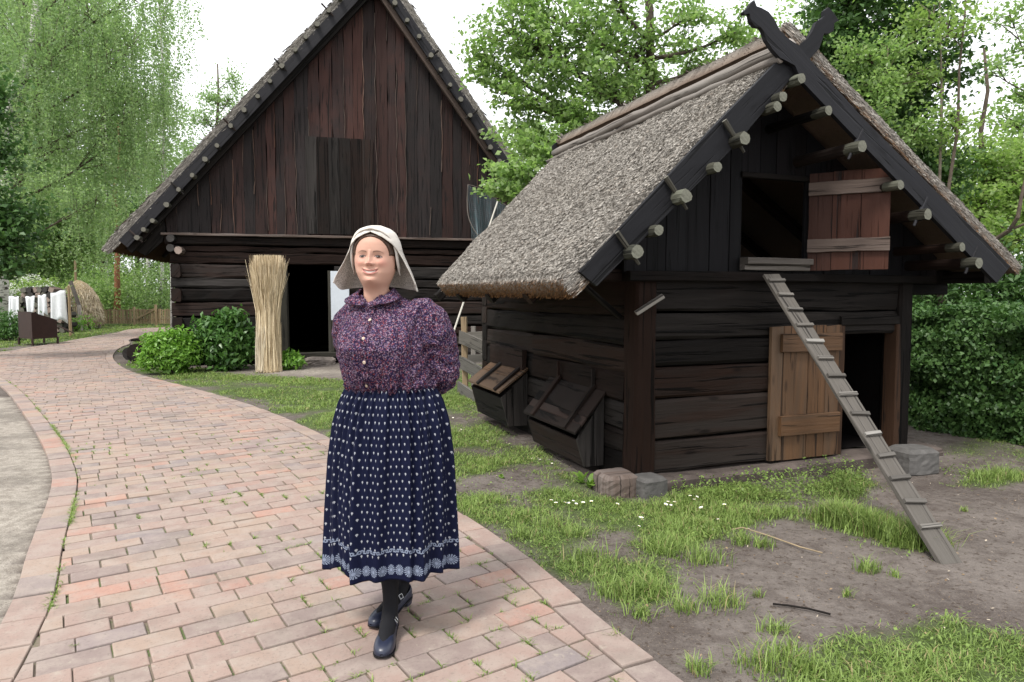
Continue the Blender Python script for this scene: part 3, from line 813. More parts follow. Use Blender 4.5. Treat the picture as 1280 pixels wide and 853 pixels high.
    d = dn + nrm * (-.35 + r.normal(0, .12, k))[:, None] + rd * r.normal(0, .12, k)[:, None]
    col = np.stack([r.random(k), np.clip(h * 6 - .2, 0, 1), np.zeros(k)], -1)
    straws(pos, d, rd + nrm * r.normal(0, .5, k)[:, None], r.uniform(.7, 1.3, k) * sl * .8, r.uniform(.7, 1.4, k) * sw, col)
    V, Fc, C = pile(parts_)
    return np_mesh(name, V, Fc, C, mat or M_THATCH, parent, smooth=False)

# ================================================================== SHED
shed = empty('thatched_shed', tuple(S(0, 0, 0)), 'small black log shed with thatched roof, crossed horse-head gable boards and open loft hatch', 'shed')
EO = .5
A = S_px(697, 346, -EO); A2 = S_px(888, 160, -EO); Cc = S_px(1277, 325, -EO); C2 = S_px(1060, 96, -EO)
RG = isect(A, A2, Cc, C2)
print('shed ridge', RG, 'eaves', A, Cc)
LEN = 4.05
def ux(p, u): return S(p[0], u, p[1])
sl_ = ((RG[0] - A[0]), (RG[1] - A[1])); sl_n = math.hypot(*sl_)
# left slope (top surface)
R0 = ux(RG, -EO); R1 = ux((RG[0], RG[1] + .02), LEN - EO); E0 = ux(A, -EO); 
uE = LEN - EO
while True:
    q_ = ux((A[0], A[1] + .02), uE); rel = q_ - Vector((0, 0, CAMH)); dpt = rel.y * cp - rel.z * sp
    if CX + F * rel.x / dpt > 544 or uE < 2: break
    uE -= .02
print('eave end u', uE); E1 = ux((A[0], A[1] + .02), uE)
ro = thatch('roof', shed, R0, R1, E1, E0, .17, 260000, 8000, 12000, seed=3, sl=.021, sw=.0044, res=.025); ro['label'] = 'grey reed thatch on the slope facing the brick path'
# right slope, carried past the ridge
dr = Vector((RG[0] - Cc[0], RG[1] - Cc[1])); dr.normalize(); nr = Vector((-dr.y, dr.x))
if nr.y < 0: nr = -nr
up_ = .14
Rr = (RG[0] + dr.x * up_ + nr.x * .0, RG[1] + dr.y * up_ + nr.y * .0)
R0b = ux(Rr, -EO + .1); R1b = ux((Rr[0], Rr[1] + .02), LEN - EO - .1); E0b = ux(Cc, -EO); E1b = ux(Cc, LEN - EO)
R0b = ux(Rr, -EO)
thatch('roof', shed, R0b, R1b, E1b, E0b, .13, 24000, 15000, 2500, seed=5, sl=.045, sw=.0075, res=.04, verge_b=.3, under=(0, .6, 0))
# brown cut end of the ridge capping: rows of reed butts
mb = MB(3)
r_ = random.Random(4)
for k in range(900):
    f = r_.random(); h = r_.random() * .13
    base = ux((Rr[0] - nr.x * h - dr.x * .02, Rr[1] - nr.y * h - dr.y * .02), -EO + f * LEN)
    tip = base + (S(dr.x, 0, dr.y) - S(0, 0, 0)) * r_.uniform(.0, .028)
    sd = S_D1 * .006
    mb.poly([base - sd, base + sd, tip + sd, tip - sd], None, (r_.random() * .22, .9, 0))
mb.build('ridge_reed', M_THATCH, shed)
# ridge poles lying in the seam
mb = MB(8)
for (dt, dz, rad) in ((-.205, -.125, .042), (-.30, -.235, .026)):
    pts = []
    for k in range(22):
        f = k / 21; pts.append(S(RG[0] + dt + rnd.uniform(-.008, .008), -EO - .06 + f * (LEN + .05), RG[1] + dz + rnd.uniform(-.006, .006)))
    mb.tube(pts, rad, 10, jit=.12, endcap=True)
rp = mb.build('ridge_pole', M_GREY, shed, smooth=True); rp['label'] = 'pale bleached poles along the ridge'

# bargeboards
def plane_pts(lst, u): return [on_plane(x, y, S(0, u, 0), S_D1) for x, y in lst]
left_out = plane_pts([(725, 340), (891, 160), (971, 78), (985, 68), (1000, 57), (1010, 48), (1016, 38), (1021, 27), (1027, 24), (1031, 20), (1031, 13), (1036, 9), (1042, 16), (1049, 26), (1043, 29), (1042, 39), (1037, 42), (1030, 42), (1028, 50), (1024, 61), (1014, 72), (994, 92), (920, 181), (746, 358)], -EO - .04)
right_out = plane_pts([(1263, 333), (1080, 149), (1012, 74), (998, 57), (985, 48), (975, 38), (968, 24), (961, 15), (952, 10), (946, 8), (943, 0), (938, 5), (936, 9), (929, 15), (931, 18), (937, 17), (939, 27), (944, 33), (951, 34), (954, 38), (958, 50), (966, 62), (975, 72), (994, 82), (1002, 101), (1060, 162), (1246, 354)], -EO - .08)
for out in (left_out, right_out):
    b_ = MB(rnd.randrange(99)); b_.prism(out, S_D1 * (.033)); b_.build('barge_board', M_BARGE, shed, bevel=.004)
far = MB(5)   # the crossed boards at the far end of the ridge
hd = plane_pts([(700, 209), (694, 200), (688, 184), (695, 180), (703, 187), (708, 196), (716, 206)], 0)
o_far = [on_plane(x, y, S(0, LEN - EO, 0), S_D1) for x, y in [(722, 207), (713, 207), (706, 200), (701, 192), (692, 188), (691, 182), (696, 178), (704, 186), (711, 190), (717, 196), (724, 202)]]
far.prism(o_far, S_D1 * .04)
o_far2 = [S(RG[0] + x, LEN - EO + .06, RG[1] + z) for x, z in ((-.1, -.15), (.25, .22), (.34, .3), (.42, .27), (.36, .18), (.05, -.15))]
far.prism(o_far2, S_D1 * .035)
for sgn, EE in ((-1, A), (1, Cc)):
    p0 = S(RG[0], LEN - EO + .02, RG[1] - .16); p1 = S(EE[0] - sgn * .12, (uE + .01 if sgn < 0 else LEN - EO + .02), EE[1] - .06)
    far.beam(p0, p1, .03, .15, (0, 0, 1))
far.build('barge_board', M_BARGE, shed)

# roof poles with pegs
PEG = [(797, 315, 1), (824, 288, 0), (858, 245, 1), (897, 209, 0), (931, 173, 1), (979, 121, 0), (972, 133, 0), (1002, 98, 0),
       (1036, 138, 0), (1078, 183, 1), (1126, 231, 0), (1160, 268, 1), (1203, 309, 0), (1224, 329, 1), (797, 315, 0)][:14]
for i, (x, y, pg) in enumerate(PEG):
    uf = -.655 if pg else -.62
    t_, z_ = S_px(x, y, uf); rad = .047 if pg else .038
    b_ = MB(i + 20)
    b_.tube([S(t_, uf + .13, z_), S(t_, -.1, z_ + .0), S(t_, .35, z_)], [rad * KS * .99, rad * KS * 1.02, rad * KS], 11, jit=.05)
    po = b_.build('roof_pole', M_SHED, shed, smooth=False)  # black shaft stands in for bark and the shade beneath the thatch
    b_ = MB(i + 20); b_.tube([S(t_, uf, z_), S(t_ + .0, uf + .05, z_), S(t_, uf + .14, z_)], [rad * KS * .95, rad * KS * 1.02, rad * KS], 11, endcap=True, jit=.09)
    b_.build('pole_end', M_LOG, po)
    if pg:
        sg = -1 if x < 990 else 1
        dx, dz = (-.62, .78) if sg < 0 else (.5, .86)
        pb = MB(i + 60); uu = uf + .09
        p0 = S(t_ + dx * .17, uu, z_ + dz * .17); p1 = S(t_ - dx * .10, uu - .01, z_ - dz * .10)
        pb.tube([p0, p0.lerp(p1, .5), p1], [.018, .016, .010], 7, endcap=True, jit=.1); pb.build('peg', M_LOGD if sg < 0 else M_BARGE, po)

# walls
WT = 2.95; WD = 3.64; ZG = 1.58; ZB = .0
zs = [.0, .27, .60, .86, 1.07, 1.29, ZG]
tdl, _ = S_px(1053, 500, 0); tdr, _ = S_px(1116, 500, 0)
mb = MB(31)
for a, b_ in zip(zs, zs[1:]):
    h = (b_ - a) * KS - .012; zc = (a + b_) / 2
    if b_ <= 1.2:
        mb.beam(S(.1, .08, zc), S(tdl - .06, .08, zc + .01), .16 * KS, h, jit=.006, bev=.14)
    else:
        mb.beam(S(.1, .08, zc), S(WT - .12, .08, zc), .16 * KS, h, jit=.006, bev=.14)
    mb.beam(S(WT, .12, zc), S(WT, WD, zc), .16 * KS, h, jit=.006, bev=.14)
    mb.beam(S(0, WD, zc), S(WT, WD, zc), .16 * KS, h, jit=.006, bev=.14)
zl = [-.08, .14, .33, .55, .80, 1.02, 1.25, ZG]
for a, b_ in zip(zl, zl[1:]):
    h = (b_ - a) * KS - .010; zc = (a + b_) / 2
    if b_ < .6 or a > .95: mb.beam(S(.09, .2, zc), S(.09, WD + .12, zc), .16 * KS, h, jit=.008, bev=.14)
    else:
        mb.beam(S(.09, .2, zc), S(.09, 2.1, zc), .16 * KS, h, jit=.008, bev=.14); mb.beam(S(.09, 2.08, zc), S(.09, WD + .12, zc), .16 * KS, h, jit=.008, bev=.14)
wl = mb.build('log_wall', M_SHED, shed)
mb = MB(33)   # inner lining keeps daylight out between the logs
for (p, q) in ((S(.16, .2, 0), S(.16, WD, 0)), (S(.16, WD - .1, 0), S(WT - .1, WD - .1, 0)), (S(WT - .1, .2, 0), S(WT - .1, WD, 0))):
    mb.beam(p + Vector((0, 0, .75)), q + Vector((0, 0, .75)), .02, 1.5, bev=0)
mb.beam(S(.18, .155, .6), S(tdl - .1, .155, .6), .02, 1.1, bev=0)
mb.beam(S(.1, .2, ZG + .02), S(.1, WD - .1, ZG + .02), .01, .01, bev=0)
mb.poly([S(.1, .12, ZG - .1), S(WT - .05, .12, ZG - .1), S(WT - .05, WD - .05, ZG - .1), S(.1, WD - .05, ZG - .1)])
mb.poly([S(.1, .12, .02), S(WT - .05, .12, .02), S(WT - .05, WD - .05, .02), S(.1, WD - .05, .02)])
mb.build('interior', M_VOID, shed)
mb = MB(34); mb.beam(S(.09, .085, .0), S(.09, .085, ZG), .2 * KS, .2 * KS, (S_D1), seg=8, jit=.005); p_ = mb.build('corner_post', M_SHED, shed); p_['label'] = 'thick reddish corner post'
mb = MB(35); mb.beam(S(WT - .1, .07, -.02), S(WT - .1, .07, ZG), .17 * KS, .2 * KS, (S_D1), seg=8, jit=.004); mb.build('corner_post', M_SHED, shed)
# door opening
mb = MB(36); mb.beam(S(tdl - .03, .06, .0), S(tdl - .03, .06, 1.16), .06, .13, S_D1, seg=4, jit=.003)
mb.beam(S(tdr + .03, .04, .0), S(tdr + .03, .04, 1.16), .07, .13, S_D1, seg=4, jit=.003)
mb.build('door_frame', wood('brown_jamb_wood', (.020, .010, .006), (.065, .034, .018), (.09, .04, .018), .5), shed); mb = MB(38)
mb.beam(S(tdl - .06, .05, 1.20), S(tdr + .08, .05, 1.20), .13, .08, (0, 0, 1), seg=4, jit=.003)
mb.build('lintel', M_SHED, shed)
# lower door leaf (folded back flat against the wall, left of the opening)
dl = [(965, 408), (1052, 405), (1053, 566), (966, 577)]
U_D = -.045
c4 = [S_px(x, y, U_D) for x, y in dl]
door = empty('door', tuple(S(c4[3][0], U_D, c4[3][1]))); adopt(door, shed); door['label'] = 'lower tan plank door folded back against the wall'
t0, t1 = c4[0][0], c4[1][0]; zt = c4[0][1]; zb_ = c4[3][1]
ws = [0, .17, .52, .78, 1.0]
mb = MB(40)
for i in range(4):
    a = t0 + (t1 - t0) * ws[i] + .003; b_ = t0 + (t1 - t0) * ws[i + 1] - .003
    mb.prism([S(a, U_D, zb_ + rnd.uniform(0, .01)), S(b_, U_D, zb_ + rnd.uniform(0, .01)), S(b_, U_D, zt - rnd.uniform(0, .015)), S(a, U_D, zt - rnd.uniform(0, .015))], S_D1 * .03)
dp = mb.build('plank', M_TAN, shed, bevel=.004); adopt(dp, door)
for (ya, yb) in ((418, 441), (521, 546)):
    z1 = S_px(977, ya, U_D - .03)[1]; z0 = S_px(977, yb, U_D - .03)[1]
    mb = MB(ya); mb.beam(S(t0 + .09, U_D - .02, (z0 + z1) / 2), S(t1 - .02, U_D - .02, (z0 + z1) / 2), .03, (z1 - z0) * KS, (0, 0, 1), seg=6, jit=.002)
    o_ = mb.build('batten', M_TAN); adopt(o_, door)

# gable boards above
def roof_z(t):     # underside of the thatch at the wall
    if t < RG[0]: return A[1] + (t - A[0]) * (RG[1] - A[1]) / (RG[0] - A[0]) - .26
    return Cc[1] + (Cc[0] - t) * (RG[1] - Cc[1]) / (Cc[0] - RG[0]) - .22
lo = [(927, 224), (1004, 222), (1004, 322), (929, 322)]
lt0 = S_px(927, 270, 0)[0]; lt1 = S_px(1006, 270, 0)[0]; lz1 = S_px(960, 224, 0)[1]; lz0 = S_px(960, 322, 0)[1]
mb = MB(44); tcur = -.12
while tcur < WT + .25:
    wdt = rnd.uniform(.15, .24); a, b_ = tcur, min(tcur + wdt, WT + .3)
    if a < lt0 < b_: b_ = lt0
    elif a < lt1 < b_: b_ = lt1
    def seg(a, b_, z0, z1a, z1b):
        if min(z1a, z1b) <= z0 + .02: return
        uo = rnd.uniform(-.004, .004)
        mb.prism([S(a + .003, uo, z0), S(b_ - .003, uo, z0), S(b_ - .003, uo, z1b), S(a + .003, uo, z1a)], S_D1 * .025, None, (0, 0, 1))
    if a >= lt0 - .001 and b_ <= lt1 + .001:
        seg(a, b_, ZG + .02, lz0, lz0); seg(a, b_, lz1, roof_z(a), roof_z(b_))
    else: seg(a, b_, ZG + .02, max(roof_z(a), ZG), max(roof_z(b_), ZG))
    tcur = b_
mb.build('gable_board', M_SHEDG, shed)
mb = MB(45)
mb.beam(S(-.1, .0, ZG - .01), S(WT + .2, .0, ZG - .01), .14, .07, jit=.004, seg=14)
mb.beam(S(-.6, .1, ZG + .0), S(-.1, .1, ZG + .0), .1, .09); mb.beam(S(WT, .1, ZG + .03), S(WT + .75, .1, ZG + .02), .1, .1)
# rafters and purlins under the overhang
for tt in (A[0] + .25, RG[0] - .5, RG[0] + .55, RG[0] + 1.2, Cc[0] - .35):
    pass
mb.build('tie_beam', M_SHED, shed)
# back gable
mb = MB(46)
mb.poly([S(-.1, WD, ZG), S(WT + .1, WD, ZG), S(WT + .1, WD, max(ZG, roof_z(WT + .1))), S(RG[0], WD, roof_z(RG[0])), S(-.1, WD, max(ZG, roof_z(-.1)))])
mb.build('back_gable', M_SHEDG, shed)
# rafters
for i, uu in enumerate((.3, 1.2, 2.1, 3.0)):
    mb = MB(70 + i)
    mb.beam(S(A[0] + .12, uu, roof_z(A[0] + .12)), S(RG[0], uu, roof_z(RG[0]) - .02), .09, .09); mb.beam(S(Cc[0] - .12, uu, roof_z(Cc[0] - .12)), S(RG[0], uu, roof_z(RG[0]) - .02), .09, .09)
    mb.build('rafter', M_SHED, shed)
for sg, tt in ((-1, -.25), (1, WT + .5)):     # eave purlins
    mb = MB(80 + sg); mb.beam(S(tt, -.35, roof_z(tt) - .06), S(tt, uE - .2, roof_z(tt) - .06), .1, .1, jit=.004); mb.build('eave_beam', M_SHED, shed)
for k in range(5):                            # short struts carrying the right eave
    mb = MB(90 + k); uu = .15 + k * .8
    mb.beam(S(WT, uu, ZG - .1), S(WT + .6, uu, roof_z(WT + .6) - .1), .08, .1); mb.build('strut', M_SHED, shed)
mb = MB(96); mb.beam(on_plane(795, 392, S(0, -.05, 0), S_D1), on_plane(829, 370, S(0, -.12, 0), S_D1), .03, .045, S_D1); mb.build('strut', M_GREY, shed)
mb = MB(97); mb.beam(S(-.02, .22, 1.25), S(-.42, .12, 1.52), .035, .05, S_D1); mb.build('strut', M_SHED, shed)
# loft sill, hatch leaf
lof = MB(50)
lof.beam(S(lt0 - .01, -.05, lz0 - .035), S(lt1 + .01, -.05, lz0 - .035), .1, .05, seg=5, jit=.002)
lof.beam(S(lt0 - .01, -.03, lz0 - .085), S(lt1 + .01, -.03, lz0 - .085), .07, .045, seg=5, jit=.002)
lof.build('hatch_sill', M_GREY, shed)
lof = MB(51); lof.beam(S(lt0 - .02, .0, lz1 + .02), S(lt1 + .02, .0, lz1 + .02), .05, .04); lof.build('hatch_frame', M_SHED, shed)
hx = S(lt1, -.03, 0); hz0, hz1 = S_px(1008, 338, -.03)[1], S_px(1008, 217, -.03)[1]
# hinge on the left edge (x=1006), leaf swings out towards the viewer
hatch = empty('loft_hatch', tuple(S(lt1, -.03, hz0))); adopt(hatch, shed); hatch['label'] = 'red-brown plank loft hatch swung open to the right'
aH = math.radians(-28); hdir = Vector((math.cos(aH), math.sin(aH), 0)); hn = Vector((-hdir.y, hdir.x, 0))
wp = S(lt1, -.04, 0); wp.z = 0
# width so that the far edge meets px 1107
dd = ray(1107, 270); k_ = None
for kk in range(1, 900):
    q = wp + hdir * (kk * .001)
    if q.x / q.y >= (1107 - CX) / F * 1.0 / (cp + 0): k_ = kk * .001; break
HW = k_ or .55; print('hatch width', HW)
z0 = CAMH + (hz0 - CAMH) * KS - .0; z1 = CAMH + (hz1 - CAMH) * KS
mb = MB(52); wsH = [0, .30, .65, 1.0]
for i in range(3):
    a = wp + hdir * (HW * wsH[i] + .002); b_ = wp + hdir * (HW * wsH[i + 1] - .002); ee = rnd.uniform(-.008, .008)
    mb.prism([a + Vector((0, 0, z0 + ee)), b_ + Vector((0, 0, z0 + ee)), b_ + Vector((0, 0, z1 + ee)), a + Vector((0, 0, z1 + ee))], hn * .028)
o_ = mb.build('plank', M_RED, None, bevel=.003); adopt(o_, hatch)
for f in (.83, .25):
    mb = MB(int(f * 100)); zc = z0 + (z1 - z0) * f
    mb.beam(wp + hdir * .0 - hn * .016 + Vector((0, 0, zc)), wp + hdir * (HW + .004) - hn * .016 + Vector((0, 0, zc)), .03, .10, seg=8, jit=.003)
    o_ = mb.build('batten', M_BATTEN); adopt(o_, hatch)
# plinth
mb = MB(55)
mb.beam(S(.15, .02, -.14), S(WT + .15, .02, -.14), .30, .26, jit=.010, seg=16); pl_ = mb.build('stone_plinth', M_PLINTH, shed)
mb = MB(56); mb.beam(S(.02, .3, -.2), S(.02, WD, -.2), .24, .2, jit=.02, seg=10); mb.build('stone_plinth', M_PLINTH, shed)

# feed boxes on the side wall (parts of the shed)
def feedbox(u0, u1, zt, ztf, zl, zb, o_, label, lidmat, boards, back):
    fb = empty('feed_box', tuple(S(0, (u0 + u1) / 2, zb))); adopt(fb, shed); fb['label'] = label
    def Q(u, o, z): return S(-o, u, z)
    mb = MB(int(u0 * 10) + 3)
    # front, ends
    prof = [(0, zt), (o_, zl), (o_ * .72, zb), (0.0, zb)]
    for u in (u0, u1 - .03):
        c_ = mb.col(); mb.prism([Q(u, a, b) for a, b in prof], S_D1 * (.03 * KS), c_)
    mb.prism([Q(u0 + .03, o_, zl), Q(u1 - .03, o_, zl), Q(u1 - .03, o_ * .72, zb), Q(u0 + .03, o_ * .72, zb)], -S_D2 * -.022)
    mb.prism([Q(u0 + .03, o_ * .72, zb), Q(u1 - .03, o_ * .72, zb), Q(u1 - .03, 0, zb), Q(u0 + .03, 0, zb)], Vector((0, 0, .02)))
    x = mb.build('box', M_DARK, None, bevel=.003); adopt(x, fb)
    # lid: boards running along u, from wall down to the front edge
    lid = empty('lid', tuple(Q((u0 + u1) / 2, 0, zt))); adopt(lid, fb)
    nb_ = len(boards) - 1; mb = MB(int(u0 * 10) + 5)
    oo = o_ + .035; zz = lambda f: zt + .025 + (zl + .025 - zt) * f
    for i in range(nb_):
        f0, f1 = boards[i] + .012, boards[i + 1] - .012
        j = rnd.uniform(-.01, .01)
        mb.prism([Q(u0 - .02 + j, oo * f0, zz(f0)), Q(u1 + .02 + j, oo * f0, zz(f0)), Q(u1 + .02 + j, oo * f1, zz(f1)), Q(u0 - .02 + j, oo * f1, zz(f1))], Vector((0, 0, .022)))
    x = mb.build('board', lidmat, None, bevel=.003); adopt(x, lid)
    for f in (.16, .80) if ztf == 0 else (.10, .66):
        uu = u0 + (u1 - u0) * f
        mb = MB(int(f * 100)); mb.beam(Q(uu, -.0, zz(-.05) + .035), Q(uu, oo * 1.02, zz(1.02) + .035), .055, .03, (0, 0, 1), jit=.002, seg=4)
        x = mb.build('batten', M_DARK); adopt(x, lid)
        mb = MB(int(f * 70)); mb.beam(Q(uu, .01, zt + .02), Q(uu, .015, zt + .22), .012, .03, S_D2); x = mb.build('hinge_strap', M_DARK); adopt(x, lid)
    if back:
        mb = MB(9); mb.beam(Q(u0 + .02, .03, zt + .13), Q(u1, .03, zt + .13), .05, .2, jit=.006, seg=6); x = mb.build('back_board', M_DARK); adopt(x, fb)
    return fb
feedbox(.50, 1.60, .57, 0, .21, -.02,   .25, 'near black feed box with a plank lid and two battens', M_DARK, [0, .62, .8, 1.0], False)
feedbox(2.2, 3.25, .60, 1, .33, .02, .30, 'far feed box with a worn tan lid', M_TAN, [0, .45, 1.0], True)

# ladder ramp (chicken ladder)
top = on_plane(963, 346, S(0, -.13, 0), S_D1); bot = G(1184, 703)
lad = empty('plank_ladder', tuple(bot), 'long grey plank ladder with small cleats leaning from the dirt up to the loft hatch', 'ladder')
dv = (top - bot).normalized(); Lg = (top - bot).length
acr = dv.cross(Vector((0, 0, 1))).normalized(); upn = acr.cross(dv).normalized()
mb = MB(61); M_LADDER = wood('grey_ladder_wood', (.065, .059, .052), (.175, .163, .147), (.16, .13, .10), .2, 1.4, .85, (.27, .26, .24), .6)
mb.beam(bot - dv * .02 + upn * .012, top + upn * .012, .135, .028, upn, seg=20, jit=.0022, bev=.15); mb.build('plank', M_LADDER, lad)
for k in range(14):
    f = .085 + k * (.965 - .085) / 13
    c_ = bot + dv * (Lg * f) + upn * .036; wv = rnd.uniform(.055, .068)
    mb = MB(200 + k); sk = rnd.uniform(-.006, .006)
    mb.beam(c_ - acr * wv + dv * sk, c_ + acr * wv - dv * sk, .026, .02, upn, bev=.15, seg=2, jit=.001)
    mb.build('cleat', M_LADDER, lad)

# corner blocks
def rock(name, mat, c, sx, sy, sz, rz, seed, jit=.03, label=None, cat='stone', smooth=False, rounded=.2, parent=None):
    r = random.Random(seed); n = 24; rings = []
    for j in range(9):
        f = j / 8; z = -sz / 2 + sz * f; k = (1 - abs(2 * f - 1) ** (2 / rounded if rounded > 0 else 99)) ** rounded if 0 < f < 1 else (.86 if f == 0 else .80)
        ring = []
        for q in range(n):
            a = 2 * PI * q / n; ca, sa = math.cos(a), math.sin(a); p = 10 if rounded < .3 else 4
            rr = 1 / (abs(ca) ** p + abs(sa) ** p) ** (1 / p)
            ring.append(Vector((ca * rr * sx / 2 * k + r.uniform(-jit, jit) * .3, sa * rr * sy / 2 * k + r.uniform(-jit, jit) * .3, z + r.uniform(-jit, jit) * .25)))
        rings.append(ring)
    b = MB(seed); M_ = Matrix.Translation(c) @ Matrix.Rotation(rz, 4, 'Z')
    b.loft([[M_ @ p for p in rg] for rg in rings]); o = b.build(name, mat, parent, smooth=smooth)
    if label: tag(o, label, cat)
    return o
c_ = G(773, 623); rock('wooden_block', M_BATTEN, (c_.x, c_.y + .13, .06), .26, .26, .19, .36, 3, .012, 'worn round-edged timber block under the corner post of the shed', 'block')
c_ = G(814, 624); rock('stone_block', M_CONC, (c_.x, c_.y + .11, .055), .21, .20, .165, .45, 5, .006, 'small square grey block beside the timber block at the shed corner', 'stone block', rounded=.1)
c_ = G(1151, 594); rock('stone_block', M_CONC, (c_.x, c_.y + .12, .09), .30, .26, .22, .2, 6, .012, 'large grey cut block at the right corner of the shed', 'stone block', rounded=.12)
c_ = G(1145, 575); rock('flat_stone', M_PLINTH, (c_.x + .12, c_.y + .22, .04), .34, .3, .09, .1, 7, .02, 'flat brown stone behind the large grey block at the shed', 'stone')

# ================================================================== BARN
barn = empty('thatched_barn', tuple(B(0, 0, 0)), 'large black timber barn with a tall boarded gable and steep thatched roof', 'barn')
BE = .35
L1 = B_px(128, 306, -BE); L2 = B_px(415, 0, -BE); Rp1 = B_px(511, 0, -BE); Rp2 = B_px(642, 194, -BE)
PK = isect(L1, L2, Rp1, Rp2)
kR = (L1[1] - .0 - PK[1]) / (Rp2[1] - PK[1]); RE = (PK[0] + (Rp2[0] - PK[0]) * kR, L1[1])
print('barn peak', PK, 'left', L1, 'right', RE)
BD = 11.0
bt = lambda p, v: B(p[0], v, p[1])
TH = .20
thatch('roof', barn, bt(PK, -BE), bt(PK, BD), bt(L1, BD), bt(L1, -BE), TH, 26000, 16000, 3000, res=.12, sl=.10, sw=.02, seed=11, amp=.03, verge_b=.9, back_verge=False, mat=M_THATCHB)
thatch('roof', barn, bt(PK, -BE), bt(PK, BD), bt(RE, BD), bt(RE, -BE), TH, 9000, 14000, 1500, res=.12, sl=.10, sw=.02, seed=12, amp=.03, verge_b=.9, back_verge=False, mat=M_THATCHB)
mb = MB(101); pts = [bt((PK[0], PK[1] + .05), -BE + k * (BD + BE) / 12) for k in range(13)]; mb.tube(pts, .16, 10, jit=.1); mb.build('ridge_cap', M_THATCH, barn)
# slope-parallel boards
def slope_piece(E, off, width, v, thick, name, mat, ext0=0.0, ext1=0.0, label=None):
    d = Vector((PK[0] - E[0], PK[1] - E[1])); L = d.length; d.normalize(); n = Vector((-d.y, d.x));
    if n.y > 0: n = -n     # pointing down/inside
    a = Vector((E[0], E[1])) + n * off + d * ext0; b = Vector((PK[0], PK[1])) + n * off + d * ext1
    a2 = a + n * width; b2 = b + n * width
    m_ = MB(int(off * 100) + 7); m_.prism([B(a.x, v, a.y), B(b.x, v, b.y), B(b2.x, v, b2.y), B(a2.x, v, a2.y)], B_N * thick)
    o = m_.build(name, mat, barn)
    if label: o['label'] = label
    return o
for E in (L1, RE):
    slope_piece(E, .16, .20, -BE - .02, .04, 'barge_board', M_BARGE, .25, .0)
    slope_piece(E, .34, .11, -BE + .10, .09, 'rafter', M_BATTEN if E is RE else M_DARK, .2, 0)
for i, (x, y) in enumerate([(171, 297), (179, 287), (190, 276), (208, 256), (223, 237), (240, 219), (256, 199), (271, 182), (288, 157), (305, 137), (322, 120), (337, 101), (352, 82), (369, 62), (382, 46), (396, 30), (411, 13), (425, -3), (440, -20), (455, -36), (480, -22),
                   (494, 3), (509, 25), (524, 45), (539, 69), (551, 87), (563, 106), (576, 124), (588, 144), (601, 164), (613, 184), (625, 201)]):
    t_, z_ = B_px(x, y, -BE - .12); m_ = MB(i + 300)
    m_.tube([B(t_, -BE - .12, z_), B(t_, -BE + .1, z_), B(t_, .1, z_)], [.044 + .008 * (i % 3 == 0), .050, .052], 8, endcap=True, jit=.14)
    m_.build('roof_pole', M_LOGD, barn)
    if i % 4 == 0:
        sg = -1 if x < 470 else 1
        m_ = MB(i + 400); dx, dz = (-.7, .7) if sg < 0 else (.8, .6)
        m_.tube([B(t_ + dx * .2, -BE - .06, z_ + dz * .2), B(t_ - dx * .12, -BE - .07, z_ - dz * .12)], [.02, .016], 6); m_.build('peg', M_DARK, barn)
# gable
def broof(t):
    if t < PK[0]: return L1[1] + (t - L1[0]) * (PK[1] - L1[1]) / (PK[0] - L1[0]) - .30
    return RE[1] + (RE[0] - t) * (PK[1] - RE[1]) / (RE[0] - PK[0]) - .30
WR = B_px(662, 300, 0)[0]; zgl = B_px(205, 291, -.05)[1]; zgl2 = B_px(590, 298, -.05)[1]; print('barn wall', WR, zgl, zgl2)
ZL = (zgl + zgl2) / 2
dA, dB = B_px(381, 172, 0)[0], B_px(466, 172, 0)[0]; dz1 = B_px(420, 173, 0)[1]
mb = MB(111); EDG = []; tc = -.05; gd = MB(113)
def gboard(M_, a, b, z0, za, zb2, off=0.0, red=0):
    if max(za, zb2) <= z0 + .03: return
    uo = rnd.uniform(-.010, .006) + off; nseg = max(2, int((max(za, zb2) - z0) / .35)); c = M_.col(); c = (min(1, c[0] * .62 + .42 * max(0, 1 - abs((a + b) / 2 - PK[0]) / 3.2)), c[1], 0); j0 = 0
    L = []; R = []
    for k in range(nseg + 1):
        f = k / nseg; L.append(B(a + .004 + rnd.uniform(-.014, .014), uo, z0 + (za - z0) * f)); R.append(B(b - .004 + rnd.uniform(-.008, .008), uo, z0 + (zb2 - z0) * f))
    M_.prism(L + R[::-1], B_N * .03, c, (0, 0, 1))
while tc < WR:
    wd = rnd.uniform(.17, .27); a, b_ = tc, min(tc + wd, WR)
    za, zb2 = max(broof(a), ZL), max(broof(b_), ZL)
    gboard(mb, a, b_, ZL, za, zb2); tc = b_
    if rnd.random() < .8:    # waney pale edges between the boards
        hgt = min(za, zb2) - ZL
        if hgt > .5:
            f0, f1 = sorted((rnd.random() ** 2.5, rnd.random() ** .3))
            nk = max(6, int(hgt * (f1 - f0) / .12)); ph = rnd.uniform(0, 6)
            pts = [B(b_ + .012 * math.sin(k * .7 + ph) + rnd.uniform(-.006, .006), -.022 - .0, ZL + hgt * (f0 + (f1 - f0) * k / (nk - 1))) for k in range(nk)]
            tl = MB(len(EDG) + 900); tl.tube(pts, [rnd.uniform(.004, .0105) for _ in pts], 5); EDG.append(tl)
mb.build('gable_board', M_GABLE, barn); M_EDGE = wood('bare_edge_wood', (.04, .028, .022), (.13, .10, .085), (.20, .075, .035), .5)
for tl in EDG: tl.build('board_edge', M_EDGE, barn)
